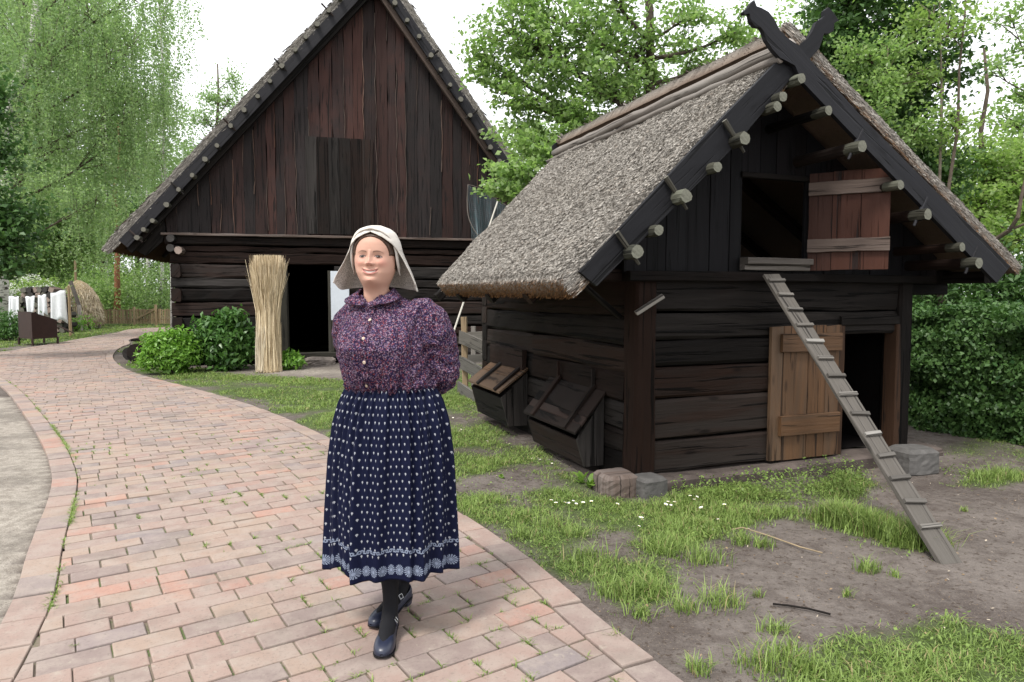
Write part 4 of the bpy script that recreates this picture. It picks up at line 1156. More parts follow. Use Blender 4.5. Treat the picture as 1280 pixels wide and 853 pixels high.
# boarded door in the gable: slightly proud, plain boards
k_ = 6
for i in range(k_):
    a = dA + (dB - dA) * i / k_; b_ = dA + (dB - dA) * (i + 1) / k_
    gd.prism([B(a + .005, -.045, ZL + .03), B(b_ - .005, -.045, ZL + .03), B(b_ - .005, -.045, dz1), B(a + .005, -.045, dz1)], B_N * .025)
o_ = gd.build('gable_door', M_DARK, barn, bevel=.004); o_['label'] = 'blackened boarded door in the middle of the gable'
mb = MB(114)
mb.beam(B(-.12, -.06, ZL - .03), B(WR + .1, -.06, ZL - .03), .16, .045, jit=.004, seg=30); o_ = mb.build('ledge', M_BATTEN, barn)
mb = MB(115); mb.beam(B(-.08, .03, ZL - .14), B(WR + .05, .03, ZL - .14), .14, .17, jit=.004); mb.build('tie_beam', M_DARK, barn)
# log walls
do0, do1 = B_px(360, 400, 0)[0], B_px(411, 400, 0)[0]; dzt = B_px(380, 341, 0)[1]; dzb = B_px(380, 441, 0)[1]; print('barn door', do0, do1, dzt, dzb)
mb = MB(116); z = .12; rows = []
while z < ZL - .26:
    h = rnd.choice([.2, .24, .28, .3]); h = min(h, ZL - .24 - z); rows.append((z, z + h)); z += h
for i, (a, b_) in enumerate(rows):
    zc = (a + b_) / 2; h = b_ - a - .022; ov = .0
    if a < dzt - .05 and b_ > dzb:
        mb.beam(B(ov, .09, zc), B(do0 - .13, .09, zc + rnd.uniform(-.01, .01)), .18 + rnd.uniform(-.02, .02), h, jit=.013, bev=.16)
        mb.beam(B(do1 + .13, .09, zc), B(WR, .09, zc), .18 + rnd.uniform(-.02, .02), h, jit=.013, bev=.16)
    else: mb.beam(B(ov, .09, zc), B(WR, .09, zc), .18 + rnd.uniform(-.02, .02), h, jit=.013, bev=.16)
    mb.beam(B(.12, -.10 if i % 2 else .2, zc), B(.12, BD - .3, zc), .18, h, jit=.012, bev=.2, endcap=False)
    mb.beam(B(WR, .2, zc), B(WR, BD - .3, zc), .18, h, jit=.012, bev=.2)
    mb.beam(B(0, BD - .3, zc), B(WR, BD - .3, zc), .18, h, jit=.01)
mb.build('log_wall', M_DARK, barn)
for k, (x, y) in enumerate([(213, 298), (213, 310), (223, 313)]):
    t_, z_ = B_px(x, y, -.2); m_ = MB(500 + k); m_.tube([B(t_, -.22, z_), B(t_, -.1, z_), B(t_, .3, z_)], [.075, .085, .085], 9, endcap=True, jit=.06); m_.build('beam_end', M_BATTEN if k == 2 else M_DARK, barn)
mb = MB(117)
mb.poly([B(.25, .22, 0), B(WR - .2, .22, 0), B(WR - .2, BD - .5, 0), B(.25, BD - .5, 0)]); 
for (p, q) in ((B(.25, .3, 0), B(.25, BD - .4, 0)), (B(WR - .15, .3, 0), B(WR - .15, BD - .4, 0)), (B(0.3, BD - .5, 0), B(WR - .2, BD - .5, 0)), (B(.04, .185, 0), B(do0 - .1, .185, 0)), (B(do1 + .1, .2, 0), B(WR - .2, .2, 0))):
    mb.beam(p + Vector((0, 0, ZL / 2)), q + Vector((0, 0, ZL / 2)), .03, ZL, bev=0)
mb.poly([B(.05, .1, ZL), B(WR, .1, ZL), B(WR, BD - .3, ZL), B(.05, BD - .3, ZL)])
mb.build('interior', M_VOID, barn)  # added black sheets, keep daylight from showing between the barn logs
mb = MB(217); mb.poly([B(.0, .06, ZL), B(WR, .06, ZL), B(WR, .06, broof(WR) + .1), B(PK[0], .06, broof(PK[0]) + .1), B(0, .06, broof(0) + .1)]); mb.build('gable_blackout', M_VOID, barn)  # added black sheet, stops sky light showing between the gable boards
mb = MB(118); mb.poly([B(-.05, BD - .25, ZL - .2), B(WR, BD - .25, ZL - .2), B(PK[0], BD - .25, broof(PK[0]))]); mb.build('back_gable', M_GABLE, barn)
mb = MB(119)
mb.beam(B(do0 - .06, .0, .1), B(do0 - .06, .0, dzt + .04), .15, .2, B_N, jit=.004); mb.beam(B(do1 + .05, .0, .1), B(do1 + .05, .0, dzt + .04), .11, .2, B_N, jit=.004)
mb.beam(B(do0 - .15, -.03, dzb - .06), B(do1 + .3, -.03, dzb - .06), .24, .13, jit=.006)
mb.build('door_frame', M_LOGD, barn)
# eave: rafters under the left overhang, boarding
for i in range(8):
    m_ = MB(600 + i); v = .2 + i * 1.4
    for E, sg, tw in ((L1, 1, .1), (RE, -1, WR - .1)):
        m_.beam(B(E[0] + sg * .25, v, broof(E[0] + sg * .25) - .02), B(PK[0], v, broof(PK[0]) - .05), .12, .12)
    m_.build('rafter', M_DARK, barn)
m_ = MB(620); m_.prism([B_O + (B_px(x, y, .0)[0]) * B_D + Vector((0, 0, B_px(x, y, .0)[1])) for x, y in ((168, 312), (203, 268), (207, 285), (203, 302), (182, 320))], B_N * .08); m_.build('soffit_board', M_DARK, barn)
# door step, white board, reed bundle, net
c_ = G(395, 457); rock('door_step', M_STONE, (c_.x + .02, c_.y + .22, .05), .62, .42, .20, .1, 21, .05, 'pale rounded stone slab in front of the barn doorway', 'step', rounded=.35)
p0 = B_px(413, 339, -.14); p1 = B_px(437, 400, -.14)
mb = MB(121); mb.beam(B((p0[0] + p1[0]) / 2, -.14, p1[1]), B((p0[0] + p1[0]) / 2, -.14, p0[1]), p1[0] - p0[0], .025, B_N, bev=.1)
o_ = mb.build('white_board', plain('white_paint', (.55, .59, .64), .5, .4, 0, .05)); tag(o_, 'plain white board fixed to the barn wall right of the doorway', 'board')
# ------------------------------------------------------------------ reed bundle
M_REED = plain('dry_reed', (.50, .38, .22), .8, .2)
m, t, bs = mat_new('dry_reed_straw'); s = t.sep(t.attr())
c = t.mix(s[0], (.34, .25, .14), (.78, .66, .46)); c = t.mix(s[1], c, (.62, .58, .50)); c = t.mix(s[2], c, (.16, .09, .035)); put(t, bs, col=c, rough=.75, spec=.2); M_STRAW = m
def straw_pile(name, pos, direc, length, width, col, parent=None, seed=0, segs=1, bendv=None):
    r = np.random.default_rng(seed); k = len(pos); direc = direc / np.linalg.norm(direc, axis=1)[:, None]
    s_ = np.cross(direc, r.normal(0, 1, (k, 3))); s_ /= np.linalg.norm(s_, axis=1)[:, None]; w_ = s_ * (width * .5)[:, None]
    a = pos; b = pos + direc * (length * .5)[:, None]; c_ = pos + direc * length[:, None]
    if bendv is not None: c_ = c_ + bendv
    V = np.stack([a - w_, a + w_, b + w_, b - w_, c_ + w_ * .4, c_ - w_ * .4], 1).reshape(-1, 3); b0 = np.arange(k)[:, None] * 6
    Fc = np.concatenate([b0 + [0, 1, 2, 3], b0 + [3, 2, 4, 5]], 0)
    return V, Fc, np.repeat(col, 6, 0)
r = np.random.default_rng(31)
rb = G(331, 467); rbase = np.array([rb.x, rb.y + .22, 0]); 
bt_ = empty('reed_bundle', tuple(rbase), 'tall sheaf of straw-coloured reed standing against the barn left of its doorway', 'reed bundle')
k = 5200; a = r.uniform(0, 2 * PI, k); q = np.sqrt(r.random(k))
def brad(f): return np.interp(f, [0, .15, .45, .68, 1.0], [.24, .215, .19, .20, .27])
x0 = np.cos(a) * q * brad(0); y0 = np.sin(a) * q * brad(0) * .8
parts_ = []
for (f0, f1) in ((0, .35), (.3, .7), (.62, 1.0)):
    z0, z1 = f0 * 2.0, f1 * 2.0
    kk = k // 1
    a = r.uniform(0, 2 * PI, kk); q = r.random(kk) ** .35
    st = r.normal(0, .12, kk)
    pa = np.stack([np.cos(a) * q * brad(f0), np.sin(a) * q * brad(f0) * .8, np.full(kk, z0) + (r.uniform(0, .05, kk) if f0 == 0 else r.uniform(-.35, .1, kk))], -1)
    e1 = f1 + (np.minimum(r.normal(-.02, .07, kk), .09) if f1 == 1.0 else r.uniform(-.1, .15, kk)); sprd = r.normal(0, .05 if f1 == 1.0 else .018, (kk, 2))
    pb = np.stack([np.cos(a + st) * q * brad(f1) + sprd[:, 0], np.sin(a + st) * q * brad(f1) * .8 + sprd[:, 1], e1 * 2.0 * np.ones(kk)], -1)
    pa[:, 1] += pa[:, 2] * .10; pb[:, 1] += pb[:, 2] * .10; pa[:, 0] -= pa[:, 2] * .025; pb[:, 0] -= pb[:, 2] * .025
    d_ = pb - pa; L = np.linalg.norm(d_, axis=1)
    tone = np.where((f0 == 0) & (a % (2 * PI) > 3.4) & (a % (2 * PI) < 4.6), .85, 0)
    col = np.stack([np.clip(r.beta(2.2, 1.5, kk) - (1 - q) * .5, 0, 1), tone * r.random(kk), (r.random(kk) < (.10 if f1 == 1.0 else .03)) * .8], -1)
    parts_.append(straw_pile('', pa + rbase, d_, L, r.uniform(.006, .013, kk), col, seed=int(f0 * 10)))
V, Fc, C = pile(parts_); np_mesh('reed', V, Fc, C, M_STRAW, bt_)
mb = MB(4); core = [[Vector((rbase[0] + math.cos(q * PI / 6) * float(brad(f)) * .85 - f * .05, rbase[1] + math.sin(q * PI / 6) * float(brad(f)) * .68 + f * .2, f * 1.85)) for q in range(12)] for f in (0, .2, .45, .7, .86)]
mb.loft(core, c=(.35, 0, 0)); mb.build('sheaf_core', M_REED, bt_)

# ------------------------------------------------------------------ fish net with hoop hung on the barn and its long pole
V0 = -.45
net_pts = [(585, 231), (584, 250), (585, 268), (590, 283), (598, 295), (608, 302)]
hoop = [B(*(lambda q: (q[0], V0 - .05, q[1]))(B_px(x, y, V0 - .05))) for x, y in net_pts]
hoop2 = [B(*(lambda q: (q[0], V0 - .05, q[1]))(B_px(x, y, V0 - .05))) for x, y in [(585, 231), (592, 233), (600, 236), (615, 246), (640, 262)]]
net = empty('hoop_net', tuple(hoop[0]), 'blue-green fishing net on a bent wooden hoop hanging at the right of the barn', 'fishing net')
mb = MB(130); mb.tube([Vector(p) for p in catmull([tuple(p) for p in hoop], 5)], .011, 7); mb.tube([Vector(p) for p in catmull([tuple(p) for p in hoop2], 4)], .011, 7); mb.build('hoop', M_GREY, net, smooth=True)
parts_ = []; r = np.random.default_rng(41)
def netp(f, g):  # f across 0..1, g down 0..1
    x = 586 + f * 62; yt = 232 + f * 32; yb = 305 + 22 * math.sin(f * 2.2 + .6) - f * 12
    if f < .15: yb = 300 + f * 60
    return (x + (0 if g < .3 else (g - .3) * 6 * (1 - f)), yt + (yb - yt) * g)
mbn = MB(131)
NF = 44
for i in range(NF):
    f = i / (NF - 1); pts = []
    for j in range(13):
        g = j / 12; x, y = netp(f, g); dep = V0 + .04 + .10 * math.sin(f * 25) * (.4 + g) + rnd.uniform(-.01, .01)
        x += rnd.uniform(-.35, .35); q = B_px(x, y, dep); pts.append(B(q[0], dep, q[1]))
    mbn.tube(pts, .0030, 3, c=(rnd.random(), rnd.random(), 0))
for j in range(30):
    g = (j + .5) / 30; pts = []
    for i in range(0, 40):
        f = i / 39; x, y = netp(f, g); y += ((i % 2) * 2 - 1) * .8; dep = V0 + .04 + .10 * math.sin(f * 25) * (.4 + g)
        q = B_px(x, y, dep); pts.append(B(q[0], dep, q[1]))
    mbn.tube(pts, .0020, 3, c=(rnd.random(), rnd.random(), 0))
m, t, bs = mat_new('net_cord'); s = t.sep(t.attr()); put(t, bs, col=t.mix(s[1], (.10, .20, .22), (.24, .27, .30)), rough=.7)
mbn.build('net', m, net)
mb = MB(132)
def nb(x, y, v): q = B_px(x, y, v); return B(q[0], v, q[1])
pa, pb = nb(622, 252, -.62), nb(566, 418, -1.2)
mb.tube([pa, pa.lerp(pb, .5), pb + (pb - pa) * .22], [.016, .018, .02], 8, endcap=True)
o_ = mb.build('wooden_pole', plain('bleached_stick', (.55, .52, .46), .7, .3, 0, .15)); tag(o_, 'long thin pale pole leaning across the net on the barn wall', 'pole')

# ------------------------------------------------------------------ pen fence beside the shed
fe0 = G(582, 494); fe1 = G(614, 511)
pf = empty('pen_fence', tuple(fe0), 'short grey three-board fence between the barn and the back of the shed', 'fence')
d_ = (fe1 - fe0)
mb = MB(140); mb.beam(fe0, fe0 + Vector((-.02, 0, 1.12)), .085, .08, (0, 1, 0), seg=6, jit=.004); mb.build('post', M_PALE, pf)
for k, (a, b_) in enumerate([((579, 421), (615, 437)), ((579, 452), (615, 472)), ((577, 484), (615, 511))]):
    pa = on_plane(a[0], a[1], fe0, Vector((-d_.y, d_.x, 0)).normalized()); pb = on_plane(b_[0], b_[1], fe0, Vector((-d_.y, d_.x, 0)).normalized())
    off = Vector((d_.y, -d_.x, 0)).normalized() * .05
    mb = MB(141 + k); mb.beam(pa + off, pb + off, .03, .18, (0, 0, 1), seg=6, jit=.005); mb.build('rail', M_LADDER, pf)
mb = MB(146); q0 = fe0 + Vector((.05, .75, 0)); mb.beam(q0 + Vector((-.1, 0, .8)), q0 + Vector((.9, -.1, .86)), .03, .12, (0, 0, 1), seg=4, jit=.005); mb.build('rail', M_LADDER, pf)
mb = MB(147); mb.beam(q0 + Vector((-.1, 0, .45)), q0 + Vector((.9, -.1, .5)), .03, .12, (0, 0, 1), seg=4, jit=.005); mb.build('rail', M_LADDER, pf)
mb = MB(148); q1 = q0 + Vector((.02, .05, 0)); mb.beam(q1, q1 + Vector((0, 0, .95)), .07, .07, (0, 1, 0), seg=4, jit=.004); mb.build('post', M_GREY, pf)

# ------------------------------------------------------------------ black bench of plank and log rounds at the barn corner
bb = G(165, 452)
be = empty('log_bench', tuple(bb), 'low blackened bench of a plank on thick log rounds by the barn corner', 'bench')
for k, (x, y, rad) in enumerate(((169, 454, .21), (160, 450, .14))):
    p = G(x, y); m_ = MB(150 + k); m_.tube([p + Vector((0, 0, rad * .96)), p + Vector((.1, .5, rad * .96))], [rad, rad], 12, endcap=False, jit=.05); m_.build('log_round', M_DARK, be)
m_ = MB(153); m_.beam(G(168, 452) + Vector((-.05, .1, .46)), G(205, 452) + Vector((.3, .3, .47)), .42, .05, jit=.008); m_.build('plank', M_DARK, be)
m_ = MB(154); p = G(205, 450); m_.tube([p + Vector((0, .1, .2)), p + Vector((.1, .6, .2))], [.2, .2], 12, jit=.05); m_.build('log_round', M_DARK, be)

# ------------------------------------------------------------------ far left: washing, box on legs, firewood, haystack, picket fence
YB = 19.3
bx = G(54, 433)
mbx = empty('slanted_box', tuple(bx), 'dark brown box with a slanted top on short legs on the lawn', 'box')
fr = [P(22, 428, YB), P(72, 428, YB - .0)]
x0, x1 = P(22.5, 400, YB).x, P(71, 400, YB).x; zt, zr, zb = P(22, 393.5, YB).z, P(70, 404, YB).z, P(22, 428, YB).z
M_RUST = plain('rusty_brown_sheet', (.030, .014, .011), .6, .3, 0, .3, 6, .3)
xm = P(42.5, 400, YB).x; dx_ = .75
m_ = MB(160)   # box seen corner-on: near vertical edge at px 42
cN = Vector((xm, YB - .1, 0)); cL = Vector((P(22.5, 400, YB + .45).x, YB + .45, 0)); cR = Vector((P(71, 400, YB + .7).x, YB + .7, 0)); cB = cL + cR - cN
H = {0: (cN, .22 + .75), 1: (cR, .22 + .50), 2: (cB, .22 + .50), 3: (cL, .22 + .75)}
bot_ = [H[i][0] + Vector((0, 0, .20)) for i in range(4)]; top_ = [H[i][0] + Vector((0, 0, H[i][1])) for i in range(4)]
for i in range(4):
    j = (i + 1) % 4; m_.poly([bot_[i], bot_[j], top_[j], top_[i]], [(0, 0), (1, 0), (1, 1), (0, 1)])
m_.poly(top_, [(0, 0)] * 4); m_.poly(bot_[::-1], [(0, 0)] * 4); m_.build('body', M_RUST, mbx)
for i in range(4):
    m_ = MB(161 + i); q = bot_[i]; m_.beam(Vector((q.x, q.y, 0)), q + Vector((0, 0, .02)), .05, .05, (0, 1, 0)); m_.build('leg', M_RUST, mbx)
m_ = MB(166); m_.beam(Vector((bot_[1].x + .1, bot_[1].y - .1, .55)), Vector((bot_[1].x + .55, bot_[1].y - .1, .33)), .03, .03); m_.build('handle', M_RUST, mbx)

YL = 24.0
lp = P(-6, 368, YL); rp_ = P(84, 361, YL)
cln = empty('washing_line', (lp.x, lp.y, 0), 'sagging washing line strung between posts left of the haystack', 'washing line')
def line_at(f): q = lp.lerp(rp_, f); q.z -= .16 * math.sin(f * PI); return q
m_ = MB(170); m_.tube([line_at(k / 12) for k in range(13)], .008, 5); m_.build('line', M_GREY, cln)
for q in (lp, rp_ + Vector((.05, 0, 0))):
    m_ = MB(171); m_.tube([Vector((q.x, q.y, 0)), q + Vector((0, 0, .1))], [.05, .04], 7); m_.build('post', M_PALE, cln)
M_CLOTH = plain('white_linen', (.78, .79, .82), .8, .2, 0, .05, 12, .3, .01)
CLS = [(-3, 5, 462, 'narrow white cloth at the left end of the washing line'), (4, 13, 408, 'long white cloth hanging second from the left on the line'), (12, 24, 396, 'pair of short white cloths overlapping on the washing line'),
       (32, 44, 394, 'short white cloth with tapering sides behind the dark box'), (48, 58, 396, 'straight white towel hanging right of the tapering cloth'), (64, 82, 403, 'large white sheet at the right end of the washing line')]
for i, (xa, xb, yb, lb) in enumerate(CLS):
    m_ = MB(180 + i); pa = P(xa, 380, YL); pb = P(xb, 380, YL); n_ = 10; rings = []
    yb2 = min(yb, 412)
    for j in range(9):
        g = j / 8; row = []
        for q in range(n_ + 1):
            f = q / n_; fx = (pa.x + (pb.x - pa.x) * f); ff = (fx - lp.x) / (rp_.x - lp.x); zt_ = line_at(min(1, max(0, ff))).z; zb_ = P(0, yb2, YL).z + (.12 * math.sin(f * 5 + i))
            cx_ = (pa.x + pb.x) / 2; sq = 1 - .22 * g if i == 3 else 1 + .05 * g
            row.append(Vector((cx_ + (fx - cx_) * sq, YL + .05 * math.sin(f * 9 + i) * (.2 + g), zt_ + (zb_ - zt_) * g)))
        rings.append(row)
    back = [[p + Vector((0, .006, 0)) for p in rg[::-1]] for rg in rings]
    m_.loft([a_ + b_ for a_, b_ in zip(rings, back)]); o_ = m_.build('cloth', M_CLOTH, None, smooth=True); tag(o_, lb, 'laundry', 'white cloths on the washing line')

# firewood stack
wp_ = empty('firewood_stack', (P(50, 400, 26).x, 26, 0), 'stack of split firewood behind the white washing', 'firewood')
x0, x1 = P(22, 400, 26).x, P(86, 400, 26).x; base_ = MB(190); rr = random.Random(3); zz_ = .12; row = 0
proto = []
for i in range(3):
    m_ = MB(191 + i); n_ = (5, 6, 4)[i]; m_.tube([Vector((0, -.3, 0)), Vector((0, .3, 0))], [.11, .11], n_, endcap=True, jit=.25)
    o_ = m_.build('split_log', (M_LOGD, M_DARK, M_BATTEN)[i]); proto.append(o_)
cnt = 0
while zz_ < 1.75:
    xx = x0 + (row % 2) * .1 + (max(0, zz_ - 1.1)) * .9
    while xx < x1 - (max(0, zz_ - 1.0)) * .5:
        pr = proto[cnt % 3]; o_ = pr if cnt < 3 else pr.copy()
        if cnt >= 3: COL.objects.link(o_)
        o_.location = (xx, 26 + rr.uniform(-.08, .08), zz_); o_.rotation_euler = (0, rr.uniform(0, 6), rr.uniform(-.1, .1)); o_.parent = wp_; o_.matrix_parent_inverse = Matrix.Translation(wp_.location).inverted()
        cnt += 1; xx += .205
    zz_ += .19; row += 1
print('firewood', cnt)

# haystack
hc = G(100, 413); HY = hc.y + 1.0; hc.x = P(100, 400, HY).x
hs = empty('haystack', (hc.x, HY, 0), 'rounded tan haystack built around a tall pole on short stilts', 'haystack')
k = 16000; r = np.random.default_rng(51)
def hrad(z): return np.interp(z, [.35, .6, 1.1, 1.6, 2.0, 2.25, 2.42], [.92, .98, .93, .78, .58, .34, .05]) 
SC = P(100, 350, HY).z / 2.42; print('hay scale', SC)
z = r.uniform(.35, 2.38, k); a = r.uniform(0, 2 * PI, k); rd = hrad(z) * r.uniform(.92, 1.03, k)
pos = np.stack([hc.x + np.cos(a) * rd * SC, HY + np.sin(a) * rd * SC, z * SC], -1)
d_ = np.stack([np.cos(a) * .15 + r.normal(0, .3, k), np.sin(a) * .15 + r.normal(0, .3, k), -np.ones(k)], -1)
col = np.stack([r.beta(2.2, 2.2, k) * .6 + .08, .15 + r.random(k) * .35, (r.random(k) < .15) * .4 + (z < .55) * .35], -1)
V, Fc, C = straw_pile('', pos, d_, r.uniform(.10, .26, k), np.full(k, .014), col, seed=2)
np_mesh('hay', V, Fc, C, M_STRAW, hs)
m_ = MB(200); rings = [[Vector((hc.x + math.cos(q * PI / 8) * float(hrad(z_)) * .96 * SC, HY + math.sin(q * PI / 8) * float(hrad(z_)) * .96 * SC, z_ * SC)) for q in range(16)] for z_ in (.35, .6, 1.1, 1.6, 2.0, 2.25, 2.4)]
m_.loft(rings, c=(.5, .5, 0)); m_.build('hay_core', plain('packed_hay', (.26, .20, .12), .95, .1, 0, .35, 8, .8, .03), hs)
pt = P(94, 326, HY); m_ = MB(201); m_.tube([Vector((hc.x - .15, HY, .2)), Vector((pt.x, HY, pt.z))], [.06, .045], 8); m_.build('centre_pole', M_PALE, hs)
for q in range(5):
    m_ = MB(202 + q); an = q * 1.256 + .4; m_.tube([Vector((hc.x + math.cos(an) * .7, HY + math.sin(an) * .7, 0)), Vector((hc.x + math.cos(an) * .7, HY + math.sin(an) * .7, .5))], .06, 6); m_.build('stilt', M_GREY, hs)
pa = G(101, 414); pb = P(88, 352, pa.y + .5); m_ = MB(210); m_.beam(pa, pa.lerp(pb, .5) + Vector((.14, 0, .05)), .17, .04, (0, 1, 0)); m_.beam(pa.lerp(pb, .49) + Vector((.14, 0, .05)), pb, .15, .04, (0, 1, 0))
o_ = m_.build('bent_board', M_GREY); tag(o_, 'crooked grey board leaning on the front of the haystack', 'board')

# picket fence + gate
FY0, FY1 = G(128, 407), G(206, 407)
pk = empty('picket_fence', tuple(FY0), 'pale wooden picket fence across the far end of the path', 'fence')
gt = None
L_ = (FY1 - FY0).length; n_ = 34; dd_ = (FY1 - FY0) / n_
ext = 6
for k in range(-10, n_ + 14):
    p = FY0 + dd_ * k; m_ = MB(700 + k); h = P(0, 387, p.y).z + rnd.uniform(-.04, .05)
    m_.beam(p + Vector((0, 0, .08)), p + Vector((rnd.uniform(-.02, .02), 0, h)), .022, .062, (1, 0, 0)) ; m_.build('picket', M_PALE, pk)
for z_ in (.28, .72):
    m_ = MB(int(z_ * 100)); m_.beam(FY0 - dd_ * 10 + Vector((0, .04, z_)), FY1 + dd_ * 14 + Vector((0, .04, z_)), .03, .07); m_.build('rail', M_PALE, pk)
for x_ in (169, 196):
    q = G(x_, 407); m_ = MB(x_); m_.beam(q + Vector((0, -.05, 0)), q + Vector((0, -.05, P(0, 383 if x_ == 196 else 386, q.y).z + .08)), .10, .10, (0, 1, 0)); m_.build('post', M_PALE, pk)
qa, qb = G(171, 407), G(195, 407); m_ = MB(777); m_.beam(qa + Vector((0, -.06, .3)), qb + Vector((0, -.06, .78)), .03, .09); o_ = m_.build('brace', M_PALE, pk)
p = G(137, 412); m_ = MB(778)

# ------------------------------------------------------------------ twigs, straw stalk, daisies
m_ = MB(220); pts = [G(915, 664) + Vector((0, 0, .01)), G(928, 662) + Vector((0, 0, .012)), G(960, 672) + Vector((0, 0, .012)), G(1000, 686) + Vector((0, 0, .01)), G(1028, 693) + Vector((0, 0, .008))]
m_.tube(pts, .0045, 5); o_ = m_.build('dry_stalk', plain('dull_straw', (.26, .20, .125), .8)); tag(o_, 'long bent straw stalk lying on the dirt in front of the shed', 'stalk')
m_ = MB(221); pts = [G(966, 757), G(985, 759), G(1010, 763), G(1038, 770)]; m_.tube([p + Vector((0, 0, .008)) for p in pts], .005, 5); o_ = m_.build('twig', M_SHED); tag(o_, 'thin dark twig lying on bare dirt near the lower right', 'twig')
M_PETAL = plain('white_petal', (.8, .8, .78), .6, .3, 0, .05); M_YEL = plain('yellow_petal', (.75, .55, .06), .6); M_STEM = plain('green_stem', (.08, .17, .03), .6)
def daisy():
    e = empty('daisy', (0, 0, 0)); m_ = MB(1); m_.tube([(0, 0, 0), (.004, 0, .03), (.006, 0, .06)], .0016, 4); m_.build('stem', M_STEM, e)
    m_ = MB(2)
    for k in range(11):
        a = k * 2 * PI / 11; c_, s_ = math.cos(a), math.sin(a); q = Vector((.006, 0, .061))
        m_.poly([q + Vector((c_ * .003 - s_ * .0022, s_ * .003 + c_ * .0022, 0)), q + Vector((c_ * .003 + s_ * .0022, s_ * .003 - c_ * .0022, 0)), q + Vector((c_ * .012 + s_ * .003, s_ * .012 - c_ * .003, .003)), q + Vector((c_ * .012 - s_ * .003, s_ * .012 + c_ * .003, .003))])
    m_.build('petals', M_PETAL, e)
    m_ = MB(3); m_.tube([(.006, 0, .0605), (.006, 0, .0645)], [.004, .003], 7); m_.build('flower_centre', M_YEL, e)
    return e
DP = [(689, 634), (695, 637), (703, 636), (712, 634), (719, 637), (728, 637), (700, 631), (716, 631), (741, 635), (768, 638), (692, 640), (833, 633), (838, 637), (843, 634), (829, 639), (800, 657), (796, 664), (803, 660), (798, 653), (794, 668), (862, 628), (868, 632), (867, 626),
      (672, 577), (678, 575), (675, 581), (685, 580), (690, 583), (668, 576), (812, 620), (820, 618), (606, 555), (640, 560), (622, 600), (566, 525), (574, 540), (590, 560), (900, 655), (880, 642), (907, 640)]
d0 = daisy()
for i, (x, y) in enumerate(DP):
    if i == 0: e = d0
    else:
        e = d0.copy(); COL.objects.link(e)
        for ch in d0.children: c2 = ch.copy(); COL.objects.link(c2); c2.parent = e
    e.location = G(x, y + 3); e.rotation_euler = (rnd.uniform(-.1, .45), rnd.uniform(-.3, .3), rnd.uniform(0, 6)); s_ = rnd.uniform(.7, 1.1); e.scale = (s_, s_, s_)
    tag(e, 'small white daisy in the grass in front of the shed', 'flower', 'daisies in the grass by the shed')
# broadleaf weeds by the timber block
M_WEED = leafmat('weed_leaf', (.10, .20, .035), (.20, .32, .07))
def weed(px, py, n, L, label, seed):
    r = random.Random(seed); p = G(px, py); vs, fs, cs = [], [], []
    for i in range(n):
        a = r.uniform(0, 2 * PI); el = r.uniform(.5, 1.3); l_ = L * r.uniform(.6, 1.1); w_ = l_ * .22
        d_ = Vector((math.cos(a) * math.cos(el), math.sin(a) * math.cos(el), math.sin(el))); s_ = d_.cross(Vector((0, 0, 1))).normalized(); k = len(vs)
        z0 = Vector((0, 0, r.uniform(0, L * .3)))
        q = [p + z0 + d_ * (l_ * f) - Vector((0, 0, l_ * .5 * f * f * .6)) for f in (0, .35, .7, 1)]
        vs += [q[0], q[1] - s_ * w_, q[1] + s_ * w_, q[2] - s_ * w_ * .8, q[2] + s_ * w_ * .8, q[3]]
        fs += [(k, k + 1, k + 2, k + 2), (k + 1, k + 3, k + 4, k + 2), (k + 3, k + 5, k + 4, k + 4)]; c_ = (r.random(), r.random(), 0); cs += [c_] * 6
    me = bpy.data.meshes.new('weed'); me.from_pydata([tuple(v) for v in vs], [], [tuple(dict.fromkeys(f)) for f in fs]); ca = me.color_attributes.new('Col', 'FLOAT_COLOR', 'POINT')
    ca.data.foreach_set('color', [x for c_ in cs for x in (*c_, 1)]); me.materials.append(M_WEED); o = bpy.data.objects.new('weed', me); COL.objects.link(o); tag(o, label, 'plant')
weed(738, 612, 16, .16, 'leafy upright thistle weed beside the timber block', 1)
weed(728, 606, 8, .13, 'small round-leaved weed below the near feed box', 2)
weed(627, 600, 6, .07, 'tiny single weed on the bare patch below the far feed box', 3)
# ------------------------------------------------------------------ foliage
def leaf_quads(pos, size, r, up=.5, col=None, aspect=.62, hang=0.0, nrm=None):
    k = len(pos)
    n = r.normal(0, 1, (k, 3)) * (1 - up) + np.array([0, 0, up * 1.3])
    if nrm is not None: n = n + nrm
    n /= np.linalg.norm(n, axis=1)[:, None]
    a = r.normal(0, 1, (k, 3)); a[:, 2] -= hang * 2; a -= (a * n).sum(1)[:, None] * n; a /= np.linalg.norm(a, axis=1)[:, None]
    b = np.cross(n, a); s = size[:, None]
    V = np.stack([pos - a * s * .5, pos + b * s * aspect * .5 + n * s * .08, pos + a * s * .5 - n * s * .12, pos - b * s * aspect * .5 + n * s * .08], 1).reshape(-1, 3)
    Fc = np.arange(k * 4).reshape(-1, 4)
    if col is None: col = np.stack([r.random(k), r.random(k), np.zeros(k)], -1)
    return V, Fc, np.repeat(col, 4, 0)
L_BIRCH = leafmat('birch_leaf', (.15, .24, .11), (.32, .43, .23), .5)
L_LIME = leafmat('lime_leaf', (.12, .215, .07), (.33, .46, .18), .5, .38, .5)
L_MAPLE = leafmat('maple_leaf', (.035, .095, .03), (.085, .17, .05), .3)
L_IVY = leafmat('ivy_leaf', (.018, .055, .016), (.095, .185, .055), .25, .45, .3)
L_BG = leafmat('wood_leaf', (.15, .25, .10), (.34, .45, .22), .5)
L_YG = leafmat('elder_leaf', (.15, .25, .065), (.32, .44, .15), .5)
L_LAUREL = leafmat('shrub_leaf', (.035, .105, .025), (.10, .21, .05), .25, .35, .5)
